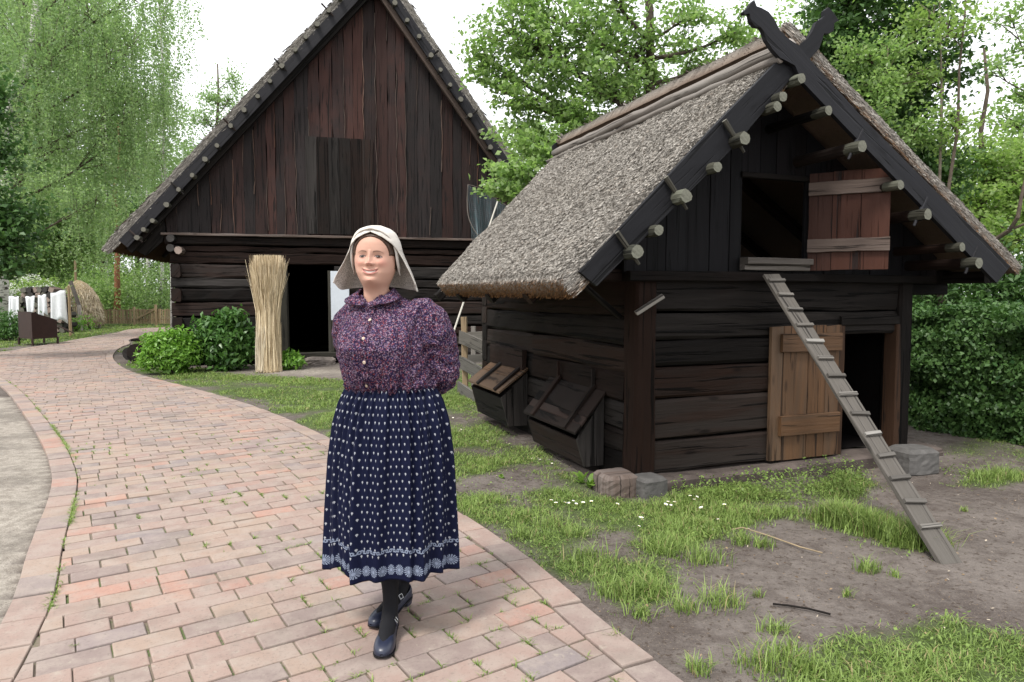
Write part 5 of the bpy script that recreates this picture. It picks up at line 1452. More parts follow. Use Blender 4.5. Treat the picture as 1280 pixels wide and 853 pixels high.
L_BRIGHT = leafmat('bright_shrub_leaf', (.09, .22, .03), (.20, .38, .06), .35, .4, .4)
BARK = plain('rough_bark', (.095, .075, .058), .9, .15, 0, .4, 14, .8, .02)
BARKB = None
m, t, bs = mat_new('birch_bark'); o = texco(t); nn_ = t.noise(t.mapping(o, (3, 3, 14)), 1.0, 4, .6)
put(t, bs, col=t.mix(t.ramp(nn_, .52, .6), (.62, .60, .56), (.06, .05, .045)), rough=.8); BARKB = m
PALEB = plain('pale_bark', (.17, .145, .11), .9, .15, 0, .35, 20, .7, .01)
PINE = plain('pine_bark', (.22, .10, .055), .9, .15, 0, .4, 9, .7, .02)

def tree(name, label, cat, base, top, tr, blobs, leafm, size, seed, bark=None, per=38, spread=.32, style='spray', group=None, up=.45, limbs=True, hangL=1.2, lean=None, cull=None, twigw=.010, leafcol=None, extra=None):
    """blobs: (centre, radii(3), sprays)"""
    r = np.random.default_rng(seed); rr = random.Random(seed)
    base = Vector(base); top = Vector(top)
    root = empty(name, tuple(base), label, cat, group)
    mb = MB(seed); mbl = MB(seed + 1) if bark is BARKB else mb; wav = [Vector((rr.uniform(-1, 1), rr.uniform(-1, 1), 0)) * tr * .9 for _ in range(9)]
    tp = [base.lerp(top, k / 8) + (wav[k] if 0 < k < 8 else Vector()) for k in range(9)]
    mb.tube([base - Vector((0, 0, .1))] + tp[1:], [tr * 1.25] + [tr * (1 - .8 * k / 8) for k in range(1, 9)], 10, jit=.06)
    def trunk_at(f):
        f = max(0, min(.999, f)) * 8; i = int(f); return tp[i].lerp(tp[i + 1], f - i), tr * (1 - .8 * f / 8)
    P_, S_, C_ = [], [], []
    H = max(.1, (top - base).z)
    for bi, (c, rad, ns) in enumerate(blobs):
        c = Vector(c); rad = Vector(rad)
        f = (c.z - base.z - rad.z * .6 - .25 * (Vector((c.x - base.x, c.y - base.y))).length) / H; f = max(.18, min(.93, f))
        q0, qr = trunk_at(f); lim = [q0]; mid = q0.lerp(c, .5) + Vector((rr.uniform(-.1, .1), rr.uniform(-.1, .1), -.08)) * (c - q0).length
        for k in range(1, 6):
            g = k / 5; lim.append(q0 * (1 - g) ** 2 + mid * (2 * g * (1 - g)) + c * g * g)
        lr = min(qr * .6, .02 + (.018 if style != 'weep' else .007) * (c - q0).length)
        if limbs: mbl.tube(lim, [lr * (1 - .72 * k / 5) for k in range(6)], 6, jit=.05)
        bright = rr.random()
        for s in range(ns):
            v = Vector((rr.gauss(0, 1), rr.gauss(0, 1), rr.gauss(0, 1))).normalized() * (rr.random() ** .45)
            sp_ = c + Vector((v.x * rad.x, v.y * rad.y, v.z * rad.z))
            src = lim[rr.choice((3, 4, 5))]
            if limbs and rr.random() < (.55 if style != 'weep' else .22):
                m1 = src.lerp(sp_, .5) + Vector((rr.uniform(-.1, .1), rr.uniform(-.1, .1), rr.uniform(0, .15))) * (sp_ - src).length * .6
                mbl.tube([src, m1, sp_], [twigw * 1.6, twigw, twigw * .4], 3, cap=False)
            n_ = int(per * rr.uniform(.6, 1.4))
            if style == 'weep' and rr.random() < .8:
                Ls = hangL * rr.uniform(.5, 1.5); tt = r.random(n_)
                dr = np.array([rr.uniform(-.15, .15), rr.uniform(-.15, .15)]) * Ls
                pos = np.stack([sp_.x + dr[0] * tt + r.normal(0, .055, n_), sp_.y + dr[1] * tt + r.normal(0, .055, n_), sp_.z - Ls * tt], -1)
                if rr.random() < .35: mbl.tube([sp_, sp_ + Vector((dr[0], dr[1], -Ls))], [twigw * .5, twigw * .2], 3, cap=False)
            else:
                ax = (sp_ - src).normalized() if (sp_ - src).length > .01 else Vector((1, 0, 0))
                tt = r.normal(0, 1, n_)
                pos = np.array(sp_) + np.outer(tt, np.array(ax)) * spread * .9 + r.normal(0, 1, (n_, 3)) * np.array([spread * .6, spread * .6, spread * .28])
            P_.append(pos); S_.append(size * r.uniform(.65, 1.3, n_))
            sb = .25 * bright + .2 * rr.random()
            C_.append(np.stack([np.clip(sb + r.random(n_) * .6, 0, 1), r.random(n_), np.zeros(n_)], -1))
    if P_:
        P_ = np.concatenate(P_); S_ = np.concatenate(S_); C_ = np.concatenate(C_)
        if cull is not None:
            k = cull(P_); P_, S_, C_ = P_[k], S_[k], C_[k]
        V, Fc, C = leaf_quads(P_, S_, r, up, C_, hang=.5 if style == 'weep' else .1)
        np_mesh('crown', V, Fc, C, leafm, root)
        global NLEAF; NLEAF += len(P_)
    mb.build('trunk', bark or BARK, root, smooth=True)
    if mbl is not mb and mbl.v: mbl.build('branch', BARK, root, smooth=True)
    return root
NLEAF = 0
def blob(px, py, Y, rx, rz, n, ry=None): 
    c = P(px, py, Y); return (c, (rx, ry or rx, rz), n)
def ok_z(p): return p[:, 2] > .15

# weeping birch filling the upper left
Yb = 22
tree('weeping_birch', 'tall weeping birch with long drooping strands at the upper left', 'tree', G(-8, 424), P(60, -190, Yb), .30,
     [blob(165, 60, Yb, 1.6, 1.8, 110), blob(110, 20, Yb, 1.6, 2.0, 110), blob(60, 60, Yb - 1, 1.7, 2.2, 130), blob(185, 120, Yb + 1, 1.2, 1.5, 80), blob(150, 170, Yb, 1.2, 1.6, 90), blob(85, 170, Yb, 1.6, 1.6, 110),
      blob(15, 130, Yb, 1.5, 2.2, 110), blob(185, -30, Yb, 1.5, 1.2, 60), blob(110, -60, Yb, 2.5, 1.6, 90), blob(20, -20, Yb, 2, 2, 90), blob(20, 230, Yb, 1.4, 1.4, 60), blob(120, 250, Yb, 1.0, 1.0, 50), blob(60, 110, Yb + 2.5, 3, 3, 90)],
     L_BIRCH, .085, 3, BARKB, per=52, style='weep', hangL=1.7, spread=.4)
tree('weeping_birch', 'birch whose thin leafy strands hang against the white sky beside the barn roof', 'tree', (P(212, 300, 26).x, 26, 0), P(190, -200, 26), .07,
     [blob(196, 190, 26, .9, 1.2, 50), blob(205, 20, 26, 1.0, .7, 26), blob(212, 120, 26, .7, 1.5, 26), blob(208, -20, 25, 1.1, .4, 18), blob(222, -45, 25, .6, .2, 7), blob(200, 80, 26, .7, 1.2, 30)],
     L_BIRCH, .085, 5, BARKB, per=44, style='weep', hangL=2.2, spread=.3)
# darker, nearer broadleaf tree at the left edge
tree('maple_tree', 'dark green broadleaf tree at the left edge of the view', 'tree', (P(-110, 400, 15).x, 15, 0), P(-60, 60, 15), .14,
     [blob(-12, 120, 15, .5, .5, 20), blob(-5, 200, 15, .55, .5, 22), blob(5, 265, 15, .7, .5, 36), blob(0, 300, 15, .7, .45, 36), blob(-30, 160, 15, .7, .9, 30), blob(8, 335, 15, .45, .2, 12), blob(-35, 300, 15, .7, .7, 30)],
     L_MAPLE, .13, 7, per=40, spread=.26)
tree('chestnut_tree', 'broad green tree behind the washing line under the birch', 'tree', (P(20, 400, 30).x, 30, 0), P(30, 150, 30), .22,
     [blob(25, 300, 30, 2.2, 1.6, 90), blob(75, 290, 31, 2, 1.6, 80), blob(0, 340, 30, 1.6, 1.2, 60), blob(65, 335, 32, 1.8, 1.0, 60), blob(45, 240, 30, 2.4, 1.6, 80), blob(110, 280, 32, 1.6, 1.6, 60)],
     L_BG, .16, 8, per=52, spread=.42, cull=ok_z)
# the wood in the distance
spec = [(130, 45, 20, .2, L_BG), (172, 50, 17, .2, L_BG), (205, 48, 9, .18, L_BIRCH), (95, 52, 26, .22, L_BG), (50, 50, 26, .22, L_BG), (5, 46, 25, .22, L_BG), (-50, 48, 22, .2, L_BG)]
for i, (px, Yt, ht, sz, lm) in enumerate(spec):
    bs_ = []; rr = random.Random(50 + i)
    nk_ = int(ht * .9)
    for k in range(nk_):
        py = 388 - k * (ht * F / Yt) / nk_; bs_.append((P(px + rr.uniform(-32, 32), py, Yt + rr.uniform(-2, 2)), (2.4, 2.4, 1.3), 38))
    lab = ['light green tree beyond the picket fence, left of the barn eave', 'tall leafy tree behind the picket fence gate', 'birch rising just behind the barn corner', 'rounded green tree standing behind the haystack', 'dark green tree in the wood behind the washing', 'green tree in the wood seen under the birch strands', 'tall tree in the wood at the far left edge'][i]
    tree('wood_tree', lab, 'tree', (P(px, 400, Yt).x, Yt, 0), P(px, 388 - ht * F / Yt, Yt), .2, bs_, lm, sz * .9, 60 + i, BARKB if lm is L_BIRCH else BARK, per=44, spread=.6, cull=ok_z, group='trees of the wood beyond the fence')
for i, (px, y1, Yt, bk, nm, lab) in enumerate([(145, 345, 36, PINE, 'pine_tree', 'reddish pine trunk behind the picket fence'), (182, 352, 40, BARKB, 'birch_tree', 'thin white birch trunk behind the fence gate'), (200, 350, 38, BARKB, 'birch_tree', 'white birch trunk close to the barn corner'), (137, 340, 44, BARKB, 'birch_tree', 'slanting pale birch trunk left of the pine')]):
    tree(nm, lab, 'tree', (P(px, 400, Yt).x, Yt, 0), P(px + (-6 if i == 3 else 2), 150, Yt), .17 if i == 0 else .11, [blob(px, 210, Yt, 1.6, 1.8, 30), blob(px + 8, 265, Yt, 1.4, 1.2, 22)], L_BIRCH if i else L_MAPLE, .17, 90 + i, bk, per=36, spread=.5)
# beyond the left roof slope
tree('ash_tree', 'airy tree top showing above the left slope of the barn roof', 'tree', (P(270, 400, 40).x, 40, 0), P(272, 80, 40), .2,
     [blob(258, 150, 40, 1.4, 1.2, 34), blob(285, 125, 40, 1.0, 1.1, 26), blob(240, 190, 40, 2.0, 1.5, 50), blob(292, 95, 40, .5, .7, 9), blob(225, 230, 40, 2.2, 1.8, 60), blob(262, 120, 40, .8, .8, 14)], L_BIRCH, .16, 21, per=32, spread=.4)
# flowering elder by the washing
def shrub(name, label, cat, px, py, Yd, rx, rz, n, leafm, size, seed, parts3=None, zc=None, per=40, spread=.12, up=.35, flowers=0, hang=.2, ry=None):
    r = np.random.default_rng(seed); rr = random.Random(seed); g = G(px, py)
    base = Vector((g.x, g.y, 0)) if Yd is None else Vector((P(px, py, Yd).x, Yd, 0))
    root = empty(name, tuple(base), label, cat); mb = MB(seed); P_, C_ = [], []; ry = ry or rx * .8
    for s in range(n):
        v = Vector((rr.gauss(0, 1), rr.gauss(0, 1), rr.gauss(0, 1))).normalized() * (rr.random() ** .33)
        lump = 1 + .22 * math.sin(v.x * 5 + seed) * math.cos(v.z * 4 + v.y * 3)
        q = base + Vector((v.x * rx * lump, v.y * ry * lump, rz + v.z * rz * lump * .98 + .02)); q.z = max(.04, q.z)
        if rr.random() < .35: mb.tube([base + Vector((rr.uniform(-.1, .1) * rx * 2, 0, 0)), base.lerp(q, .55) + Vector((0, 0, rz * .2)), q], [.012, .008, .003], 4, cap=False)
        n_ = int(per * rr.uniform(.6, 1.4)); P_.append(np.array(q) + r.normal(0, 1, (n_, 3)) * spread * np.array([1, 1, .7]))
        C_.append(np.stack([np.clip(.35 * rr.random() + r.random(n_) * .65, 0, 1), r.random(n_), np.zeros(n_)], -1))
    P_ = np.concatenate(P_); C_ = np.concatenate(C_); k = P_[:, 2] > .01; P_, C_ = P_[k], C_[k]
    out = P_ - np.array(base) - np.array([0, 0, rz]); out /= (np.linalg.norm(out, axis=1)[:, None] + 1e-6)
    V, Fc, C = leaf_quads(P_, size * r.uniform(.65, 1.35, len(P_)), r, up, C_, aspect=.42, hang=hang, nrm=out * .6)
    np_mesh('foliage', V, Fc, C, leafm, root); mb.build('stem', BARK, root)
    if flowers:
        vs = []
        for s in range(flowers):
            v = Vector((rr.gauss(0, 1), -abs(rr.gauss(0, 1)), abs(rr.gauss(0, .8)))).normalized(); q = base + Vector((v.x * rx * 1.02, v.y * ry * 1.05, rz + v.z * rz * 1.02))
            vs.append(np.array(q) + r.normal(0, 1, (70, 3)) * np.array([.17, .17, .07]) * (.5 + rx * .18))
        vs = np.concatenate(vs); V, Fc, C = leaf_quads(vs, np.full(len(vs), .07 * (.5 + rx * .2)), r, .7); np_mesh('blossoms', V, Fc, C, M_PETAL, root)
    return root
shrub('elder_bush', 'bush with cream white blossoms behind the washing line', 'bush', 38, 400, 28, 1.5, 1.1, 170, L_YG, .13, 31, per=44, spread=.28, flowers=60)
shrub('green_bush', 'low dark bush at the left end of the washing line', 'bush', 8, 425, 21.5, .7, .4, 60, L_LAUREL, .10, 32, spread=.18)
shrub('hazel_sapling', 'small sapling with bright leaves in front of the haystack', 'sapling', 95, 415, None, .42, .28, 0 + 26, L_BRIGHT, .11, 33, per=16, spread=.22).location.z = 0
for i, (px, py, Yt, rx, rz) in enumerate([(140, 400, 37, 2.4, 1.4), (190, 400, 38, 2.4, 1.6), (90, 400, 36, 2.4, 1.3), (30, 400, 36, 3, 1.4)]):
    shrub('undergrowth_bush', ['leafy bush behind the left part of the picket fence', 'leafy bush behind the gate end of the picket fence', 'green bush right behind the haystack', 'green bush in the wood behind the firewood stack'][i], 'bush', px, py, Yt, rx, rz, 110, L_BG if i % 2 else L_LIME, .16, 300 + i, per=44, spread=.42)
# bushes at the barn
shrub('bright_bush', 'rounded bright green bush left of the dark bush at the barn wall', 'bush', 214, 467, None, .46, .38, 150, L_BRIGHT, .085, 34, per=42, spread=.075)
shrub('dark_bush', 'taller dark green bush with long leaves between the bright bush and the reed bundle', 'bush', 282, 463, None, .50, .53, 210, L_LAUREL, .125, 35, per=36, spread=.10, hang=.5)
shrub('small_plant', 'small leafy plant between the reed bundle and the doorstep', 'plant', 361, 463, None, .24, .16, 46, L_BRIGHT, .085, 36, per=22, spread=.06)

# the lime tree between barn and shed, branch hanging over the shed roof
Ym = 10.6
tree('lime_tree', 'broad lime tree rising between the barn and the shed with a low leafy branch', 'tree', (P(830, 400, Ym).x, Ym + .6, 0), P(800, -150, Ym + .6), .15,
     [blob(640, 40, Ym, .65, .5, 46), blob(610, 75, Ym, .4, .3, 20), blob(690, 70, Ym, .75, .5, 54), blob(660, 120, Ym, .5, .35, 28), blob(730, 30, Ym, .8, .5, 52), blob(660, 0, Ym, .6, .3, 24), blob(750, 100, Ym, .7, .5, 54),
      blob(800, 60, Ym + .5, .8, .6, 46), blob(720, 145, Ym, .55, .35, 34), blob(655, 165, Ym, .55, .28, 24), blob(680, 185, Ym - .3, .5, .22, 34), blob(655, 215, Ym - .8, .42, .16, 30), blob(628, 237, Ym - 1.0, .22, .10, 16), blob(700, 200, Ym - .5, .4, .25, 28), blob(790, 120, Ym + 1, .6, .4, 30), blob(760, -10, Ym, .9, .4, 40),
      blob(860, 20, Ym + .5, .5, .4, 22), blob(880, 80, Ym + 1, .5, .35, 20), blob(920, 40, Ym + 1, .5, .35, 18), blob(935, 90, Ym + 1.5, .5, .3, 16), blob(620, 110, Ym, .3, .2, 10), blob(735, 175, Ym, .5, .2, 26)],
     L_LIME, .086, 41, per=33, spread=.135, twigw=.009)
# pale trees farther behind, filling between barn and shed and to the right
for i, (px, py, Yt, ht, n_, lm, lab) in enumerate([(640, 250, 26, 0, 0, L_BG, 'pale tree in the distance right of the barn gable'), (760, 220, 24, 0, 0, L_YG, 'yellow-green tree behind the ridge of the shed'), (860, 150, 24, 0, 0, L_BG, 'distant tree behind the crossed boards of the shed'), (1010, 100, 20, 0, 0, L_LIME, 'light green tree behind the right crossed board')]):
    rr = random.Random(400 + i); bs_ = [(P(px + rr.uniform(-60, 60), py + rr.uniform(-70, 60), Yt + rr.uniform(-1, 1)), (1.5, 1.5, .9), 26) for _ in range(9)]
    tree('background_tree', lab, 'tree', (P(px, 400, Yt).x, Yt, 0), P(px, py - 60, Yt), .16, bs_, lm, .15, 410 + i, per=34, spread=.42, group='pale trees behind the shed')
# ivy-clad trunks behind the shed
Yi = 9.5
def ivy_trunk(label, x0, y0, x1, y1, Yt, tr, seed, blobs, ivy_n=2600, lm=None, sz=.085, per=44):
    b0 = Vector((P(x0, 420, Yt).x, Yt, 0)); t0_ = P(x1, y1, Yt); root = tree('ivy_tree', label, 'tree', b0, t0_, tr, blobs, lm or L_IVY, sz, seed, per=per, spread=.16, twigw=.007)
    r = np.random.default_rng(seed); f = r.random(ivy_n); a = r.uniform(0, 2 * PI, ivy_n); rad = tr * (1.5 + .8 * vnoise(f * 9, a, 1, seed)) + np.abs(r.normal(0, .05, ivy_n))
    P0 = np.array(b0)[None] * (1 - f[:, None]) + np.array(t0_)[None] * f[:, None]
    out = np.stack([np.cos(a), np.sin(a), 0 * a], -1); pos = P0 + out * rad[:, None]
    V, Fc, C = leaf_quads(pos, r.uniform(.05, .10, ivy_n), r, .1, None, .8, .4, out * 1.2); np_mesh('ivy', V, Fc, C, L_IVY, root)
    return root
ivy_trunk('ivy-covered tree trunk just right of the crossed gable boards', 1050, 0, 1030, -120, Yi + 1, .13, 71, [blob(1060, 40, Yi, .6, .5, 60), blob(1040, 100, Yi + .4, .5, .4, 44), blob(1075, 110, Yi, .5, .5, 54), blob(1065, -10, Yi, .7, .3, 40), blob(1090, 160, Yi, .35, .35, 30)])
ivy_trunk('pair-leaning ivy tree in the middle of the right thicket', 1105, 0, 1150, -100, Yi, .10, 72, [blob(1130, 130, Yi, .45, .5, 44), blob(1150, 190, Yi, .45, .4, 44), blob(1160, 90, Yi, .5, .5, 44), blob(1125, 60, Yi, .5, .4, 36), blob(1150, 20, Yi, .6, .3, 36), blob(1180, 220, Yi, .35, .3, 30)], sz=.075)
ivy_trunk('slender bare-stemmed tree leaning right above the shed roof', 1168, 0, 1212, -60, 8.4, .034, 73, [blob(1185, 40, 8.4, .3, .3, 12), blob(1195, 150, 8.4, .3, .35, 14)], 60, L_YG, .06, 36)
tree('young_tree', 'thin pale stem rising steeply behind the peg ends of the right gable board', 'tree', (P(1175, 400, 8.6).x, 8.6, 0), P(1175, -40, 8.6), .03, [blob(1150, 90, 8.6, .35, .2, 12), blob(1165, 20, 8.6, .35, .2, 12)], L_YG, .06, 76, PALEB, per=30, spread=.13)
tree('elder_tree', 'young elder with flat cream flower heads above the right slope of the shed roof', 'tree', (P(1100, 400, 8.6).x, 8.6, 0), P(1110, 60, 8.6), .04,
     [blob(1080, 70, 8.6, .3, .2, 18), blob(1110, 110, 8.6, .35, .25, 26), blob(1095, 150, 8.6, .3, .22, 20), blob(1140, 170, 8.6, .3, .25, 20), blob(1125, 60, 8.6, .3, .2, 14)], L_LIME, .055, 75, per=44, spread=.13)
# lighter thicket at the right
for i, (lab, cx_, Yt, bl, lm, sz) in enumerate([
    ('yellow-green tree filling the gap right of the ivy trunks', 1230, 11, [blob(1210, 250, 11, .8, .5, 60), blob(1250, 220, 11, .7, .5, 54), blob(1280, 260, 11, .8, .6, 54), blob(1225, 200, 11, .4, .35, 26), blob(1265, 300, 10.5, .7, .4, 50), blob(1300, 200, 11, .7, .6, 40), blob(1180, 260, 11, .5, .4, 40)], L_YG, .08),
    ('sparse tree with thin twigs against the white sky at the upper right', 1290, 12, [blob(1262, 150, 12, .45, .25, 13), blob(1240, 90, 12, .35, .2, 6), blob(1280, 120, 12, .4, .3, 12), blob(1290, 60, 12, .6, .35, 14), blob(1262, 20, 12, .5, .25, 10), blob(1300, 160, 12, .5, .3, 16)], L_LIME, .085),
    ('pale leafy tree far behind the right thicket', 1180, 17, [blob(1150, 230, 17, 1.2, 1.0, 60), blob(1210, 280, 17, 1.3, 1.0, 60), blob(1270, 250, 17, 1.3, 1.0, 60), blob(1150, 300, 17, 1.2, .8, 50), blob(1290, 190, 17, 1.2, .6, 40), blob(1060, 60, 17, 1.4, 1.4, 40)], L_YG, .13)]):
    tree('thicket_tree', lab, 'tree', (P(cx_, 400, Yt).x, Yt, 0), P(cx_, 60, Yt), .09, bl, lm, sz, 80 + i, per=34, spread=.15 * Yt / 10, twigw=.009)
m_ = MB(230); pts = [P(1292, 180, 8.5), P(1277, 245, 8.5), P(1272, 272, 8.5), P(1262, 288, 8.6), P(1235, 305, 8.8), P(1205, 330, 9)]; pts2 = [P(1262, 288, 8.6), P(1285, 278, 8.5), P(1310, 262, 8.4)]
# hedge of ivy
HA = G(1142, 522); HB = G(1300, 552); HA = HA + (HA - HB) * 1.2
HB2 = HB + (HB - HA) * .45
hd_ = empty('ivy_hedge', tuple(HA), 'dense dark ivy hedge on the right behind the shed', 'hedge')
r = np.random.default_rng(77); k = 44000
dvec = np.array(HB2 - HA); Lh = np.linalg.norm(dvec); dvec /= Lh; nvec = np.array([dvec[1], -dvec[0], 0]); 
if nvec[1] > 0: nvec = -nvec
HT = P(1200, 388, HA.y * .5 + HB.y * .5).z; print('hedge top', HT)
u = r.uniform(0, Lh, k); face = r.random(k); zz2 = r.uniform(0, 1, k)
top_h = HT * (1 + .17 * (fbm(u, u * 0, 1.8, 3, 3) - .5) * 2)
prof = .36 + .24 * (fbm(u, zz2 * 2.2, 2.0, 6, 3) - .5) * 2 - .12 * zz2 ** 3 + .10 * (1 - zz2) ** 4
onf = face < .74
z_ = np.where(onf, zz2 * top_h, top_h + np.abs(r.normal(0, .05, k)) - .03); dep = np.where(onf, prof + r.normal(0, .045, k), r.uniform(-.4, .34, k))
z_ = z_ + 0.0
pos = np.array(HA)[None] + dvec[None] * u[:, None] + nvec[None] * dep[:, None]; pos[:, 2] = z_
pos = pos[(pos[:, 2] > .0)]; kk = len(pos)
V, Fc, C = leaf_quads(pos, r.uniform(.032, .068, kk), r, .2, np.stack([r.beta(1.6, 1.8, kk), r.random(kk), r.random(kk) * 0], -1), .68, .5, np.where(onf[:kk, None], nvec[None] * 1.0, np.array([[0, 0, 1.0]])))
np_mesh('foliage', V, Fc, C, L_IVY, hd_)
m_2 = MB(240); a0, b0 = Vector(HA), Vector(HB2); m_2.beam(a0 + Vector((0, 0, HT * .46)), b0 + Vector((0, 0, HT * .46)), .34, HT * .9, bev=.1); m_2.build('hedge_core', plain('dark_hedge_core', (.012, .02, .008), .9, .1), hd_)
m_.tube(pts, [.012, .02, .024, .028, .032, .04], 7, jit=.05); m_.tube(pts2, [.022, .016, .01], 6); o_ = m_.build('bare_branch', BARK); adopt(o_, [c for c in COL.objects if c.name == 'thicket_tree'][0]); 
# low wall of dark shrubbery behind the hedge
for i, (px, Yt, rx, rz, lm, lab) in enumerate([(1175, 8.6, .8, .95, L_IVY, 'dark ivy mound behind the hedge under the shed eave'), (1260, 8.7, .8, 1.05, L_IVY, 'dark leafy bush behind the right end of the hedge'), (1330, 8.4, .8, 1.0, L_LAUREL, 'dark bush at the right edge behind the hedge'), (1240, 11, 1.2, 1.2, L_LIME, 'mid-green bush between the hedge and the thicket'), (1120, 9.8, .9, 1.1, L_IVY, 'dark bush behind the rear of the shed')]):
    shrub('dark_shrub', lab, 'bush', px, 430, Yt, rx, rz, 120, lm, .085, 500 + i, per=46, spread=.14, ry=.5)
for i, (px, Yt, rx, rz) in enumerate([(680, 17, 2.0, 1.2), (780, 18, 2, 1.3), (900, 18, 2.4, 1.3), (1030, 16, 2.2, 1.3)]):
    shrub('rear_bush', ['green bush hidden behind the barn and the shed', 'green bush behind the left slope of the shed', 'green bush behind the middle of the shed', 'green bush behind the right part of the shed'][i], 'bush', px, 400, Yt, rx, rz, 60, L_BG, .15, 520 + i, per=40, spread=.35)
print('LEAVES', NLEAF)
# ================================================================== PERSON
from mathutils.bvhtree import BVHTree
PX, PY = -.503, 2.83
def place(V, yaw, ox=0.0, oy=0.0, oz=0.0, roll=0.0, pivot=(0, 0, 0)):
    V = np.array(V, float); p = np.array(pivot); V = V - p
    if roll: c, s = math.cos(roll), math.sin(roll); V = np.stack([V[:, 0] * c + V[:, 2] * s, V[:, 1], -V[:, 0] * s + V[:, 2] * c], -1)
    c, s = math.cos(yaw), math.sin(yaw); V = np.stack([V[:, 0] * c - V[:, 1] * s, V[:, 0] * s + V[:, 1] * c, V[:, 2]], -1) + p
    return V + np.array([ox, oy, oz])
YAW = math.radians(-14); HYAW = math.radians(-4)
per_ = empty('person', (PX, PY, 0), 'smiling person in white headscarf, purple floral blouse and long navy skirt on the brick path', 'person')
def ip(z, zk, vk): return np.interp(z, zk, vk)
def gau(x, z, x0, z0, sx, sz): return np.exp(-((x - x0) / sx) ** 2 - ((z - z0) / sz) ** 2)
def smooth_ip(z, zk, vk):
    # smoothed linear interpolation
    return sum(np.interp(z + d, zk, vk) * w for d, w in ((-.008, .15), (-.004, .2), (0, .3), (.004, .2), (.008, .15)))
EYE = 1.583
zk = [-.30, -.24, -.19, -.15, -.135, -.125, -.118, -.11, -.10, -.085, -.065, -.045, -.02, 0, .025, .05, .075, .095, .106, .112]
wk = [.084, .060, .0515, .050, .0505, .0525, .0555, .0595, .0645, .071, .078, .082, .0835, .082, .080, .076, .068, .050, .030, .004]
fk = [.060, .046, .040, .042, .050, .062, .074, .082, .0855, .086, .086, .087, .0885, .089, .092, .090, .078, .056, .033, .004]
bk = [.07, .066, .064, .064, .066, .07, .073, .076, .079, .084, .089, .094, .098, .10, .102, .10, .088, .062, .037, .004]
def headsurf(zrel, th, inflate=0.0, feat=True):
    w = smooth_ip(zrel, zk, wk) + inflate; f = smooth_ip(zrel, zk, fk) + inflate; b = smooth_ip(zrel, zk, bk) + inflate
    p = np.interp(zrel, [-.16, -.125, -.10, -.07, -.03, .03, .07], [1.0, 1.5, 1.45, 1.12, .95, .92, 1.0])
    s, c = np.sin(th), np.cos(th)
    x = w * np.sign(s) * np.abs(s) ** .95
    y = np.where(c > 0, -f * np.abs(c) ** p, b * np.abs(c))
    y = y + np.interp(zrel, [-.3, -.16, -.10], [.025, .012, 0])
    if feat:
        z = zrel; ze = zrel + .009; ax = np.abs(x); front = np.clip(c * 3, 0, 1)
        sx = np.interp(z, [-.04, -.03, -.01, .01], [.0115, .0108, .0068, .0055])
        d = np.interp(z, [-.047, -.042, -.034, -.026, -.012, .006, .022], [0, .009, .0215, .020, .0125, .006, 0]) * np.exp(-(x / sx) ** 2)
        d += .009 * gau(ax, z, .0125, -.0365, .0062, .0065)
        d -= .0062 * gau(ax, ze, .032, .003, .017, .012) + .003 * gau(ax, ze, .015, .002, .006, .010)
        d += .0065 * gau(ax, ze, .0325, .0, .010, .0062)
        d += .0015 * gau(ax, ze, .030, .0225, .021, .008)
        d += .0075 * gau(ax, z, .040, -.033, .017, .014) + .004 * gau(ax, z, .05, -.07, .02, .02)
        # smile crease
        ex, ez = .0165, -.036; fx, fz = .0325, -.064
        t_ = np.clip(((ax - ex) * (fx - ex) + (z - ez) * (fz - ez)) / ((fx - ex) ** 2 + (fz - ez) ** 2), 0, 1)
        dist = np.hypot(ax - ex - t_ * (fx - ex), z - ez - t_ * (fz - ez)); d -= .0011 * np.exp(-(dist / .006) ** 2)
        zc = -.0670 + .0060 * (x / .026) ** 2; inm = np.clip((.037 - ax) / .02, 0, 1); inm = inm * inm * (3 - 2 * inm)
        d += inm * (.0048 * np.exp(-((z - zc - .0052) / .0040) ** 2) + .0062 * np.exp(-((z - zc + .0085) / .0050) ** 2) - .003 * np.exp(-((z - zc + .0015) / .0026) ** 2))
        d += .0085 * gau(x, z, 0, -.101, .019, .012) - .003 * gau(x, z, 0, -.084, .018, .004)
        y = y - d * front
    return np.stack([x, y, zrel + EYE], -1)
nz, nth = 250, 230
zr = np.concatenate([np.linspace(-.30, -.125, 30), np.linspace(-.122, .05, 172), np.linspace(.052, .112, 48)])
sgrid = np.linspace(-1, 1, nth, endpoint=False); thg = PI * (.33 * sgrid + .67 * sgrid ** 3)
ZZ, TT = np.meshgrid(zr, thg, indexing='ij'); Hv = headsurf(ZZ, TT); x, z = Hv[..., 0], ZZ; ax = np.abs(x); front = np.cos(TT) > .15
C = np.zeros(Hv.shape) + np.array([.53, .315, .235])
def mixc(C, m_, col): m_ = np.clip(m_, 0, 1)[..., None]; return C * (1 - m_) + np.array(col) * m_
C = mixc(C, .08 + .10 * fbm(x * 1, z, 60, 3, 2), (.55, .30, .24))
C = mixc(C, front * .38 * gau(ax, z, .046, -.032, .019, .015), (.58, .19, .15)); C = mixc(C, front * .35 * gau(x, z, 0, -.034, .013, .010), (.60, .25, .21)); C = mixc(C, front * .25 * gau(x, z, 0, -.1, .02, .01), (.58, .28, .22))
z0_ = z; z = z + .009
C = mixc(C, front * .35 * gau(ax, z, .031, -.008, .017, .005), (.42, .23, .20)); C = mixc(C, front * .25 * gau(ax, z, .031, .009, .017, .004), (.40, .22, .18))
z = z0_; zc = -.0670 + .0060 * (x / .026) ** 2; lw = np.clip((.033 - ax) / .006, 0, 1)
tri = np.sqrt(np.clip(1 - (ax / .033) ** 2, 0, 1))
lip = front * lw * ((z < zc + .0072 * (.5 + .5 * tri)) & (z > zc - .0125 * (.25 + .75 * tri)))
C = mixc(C, lip * .75, (.45, .175, .155))
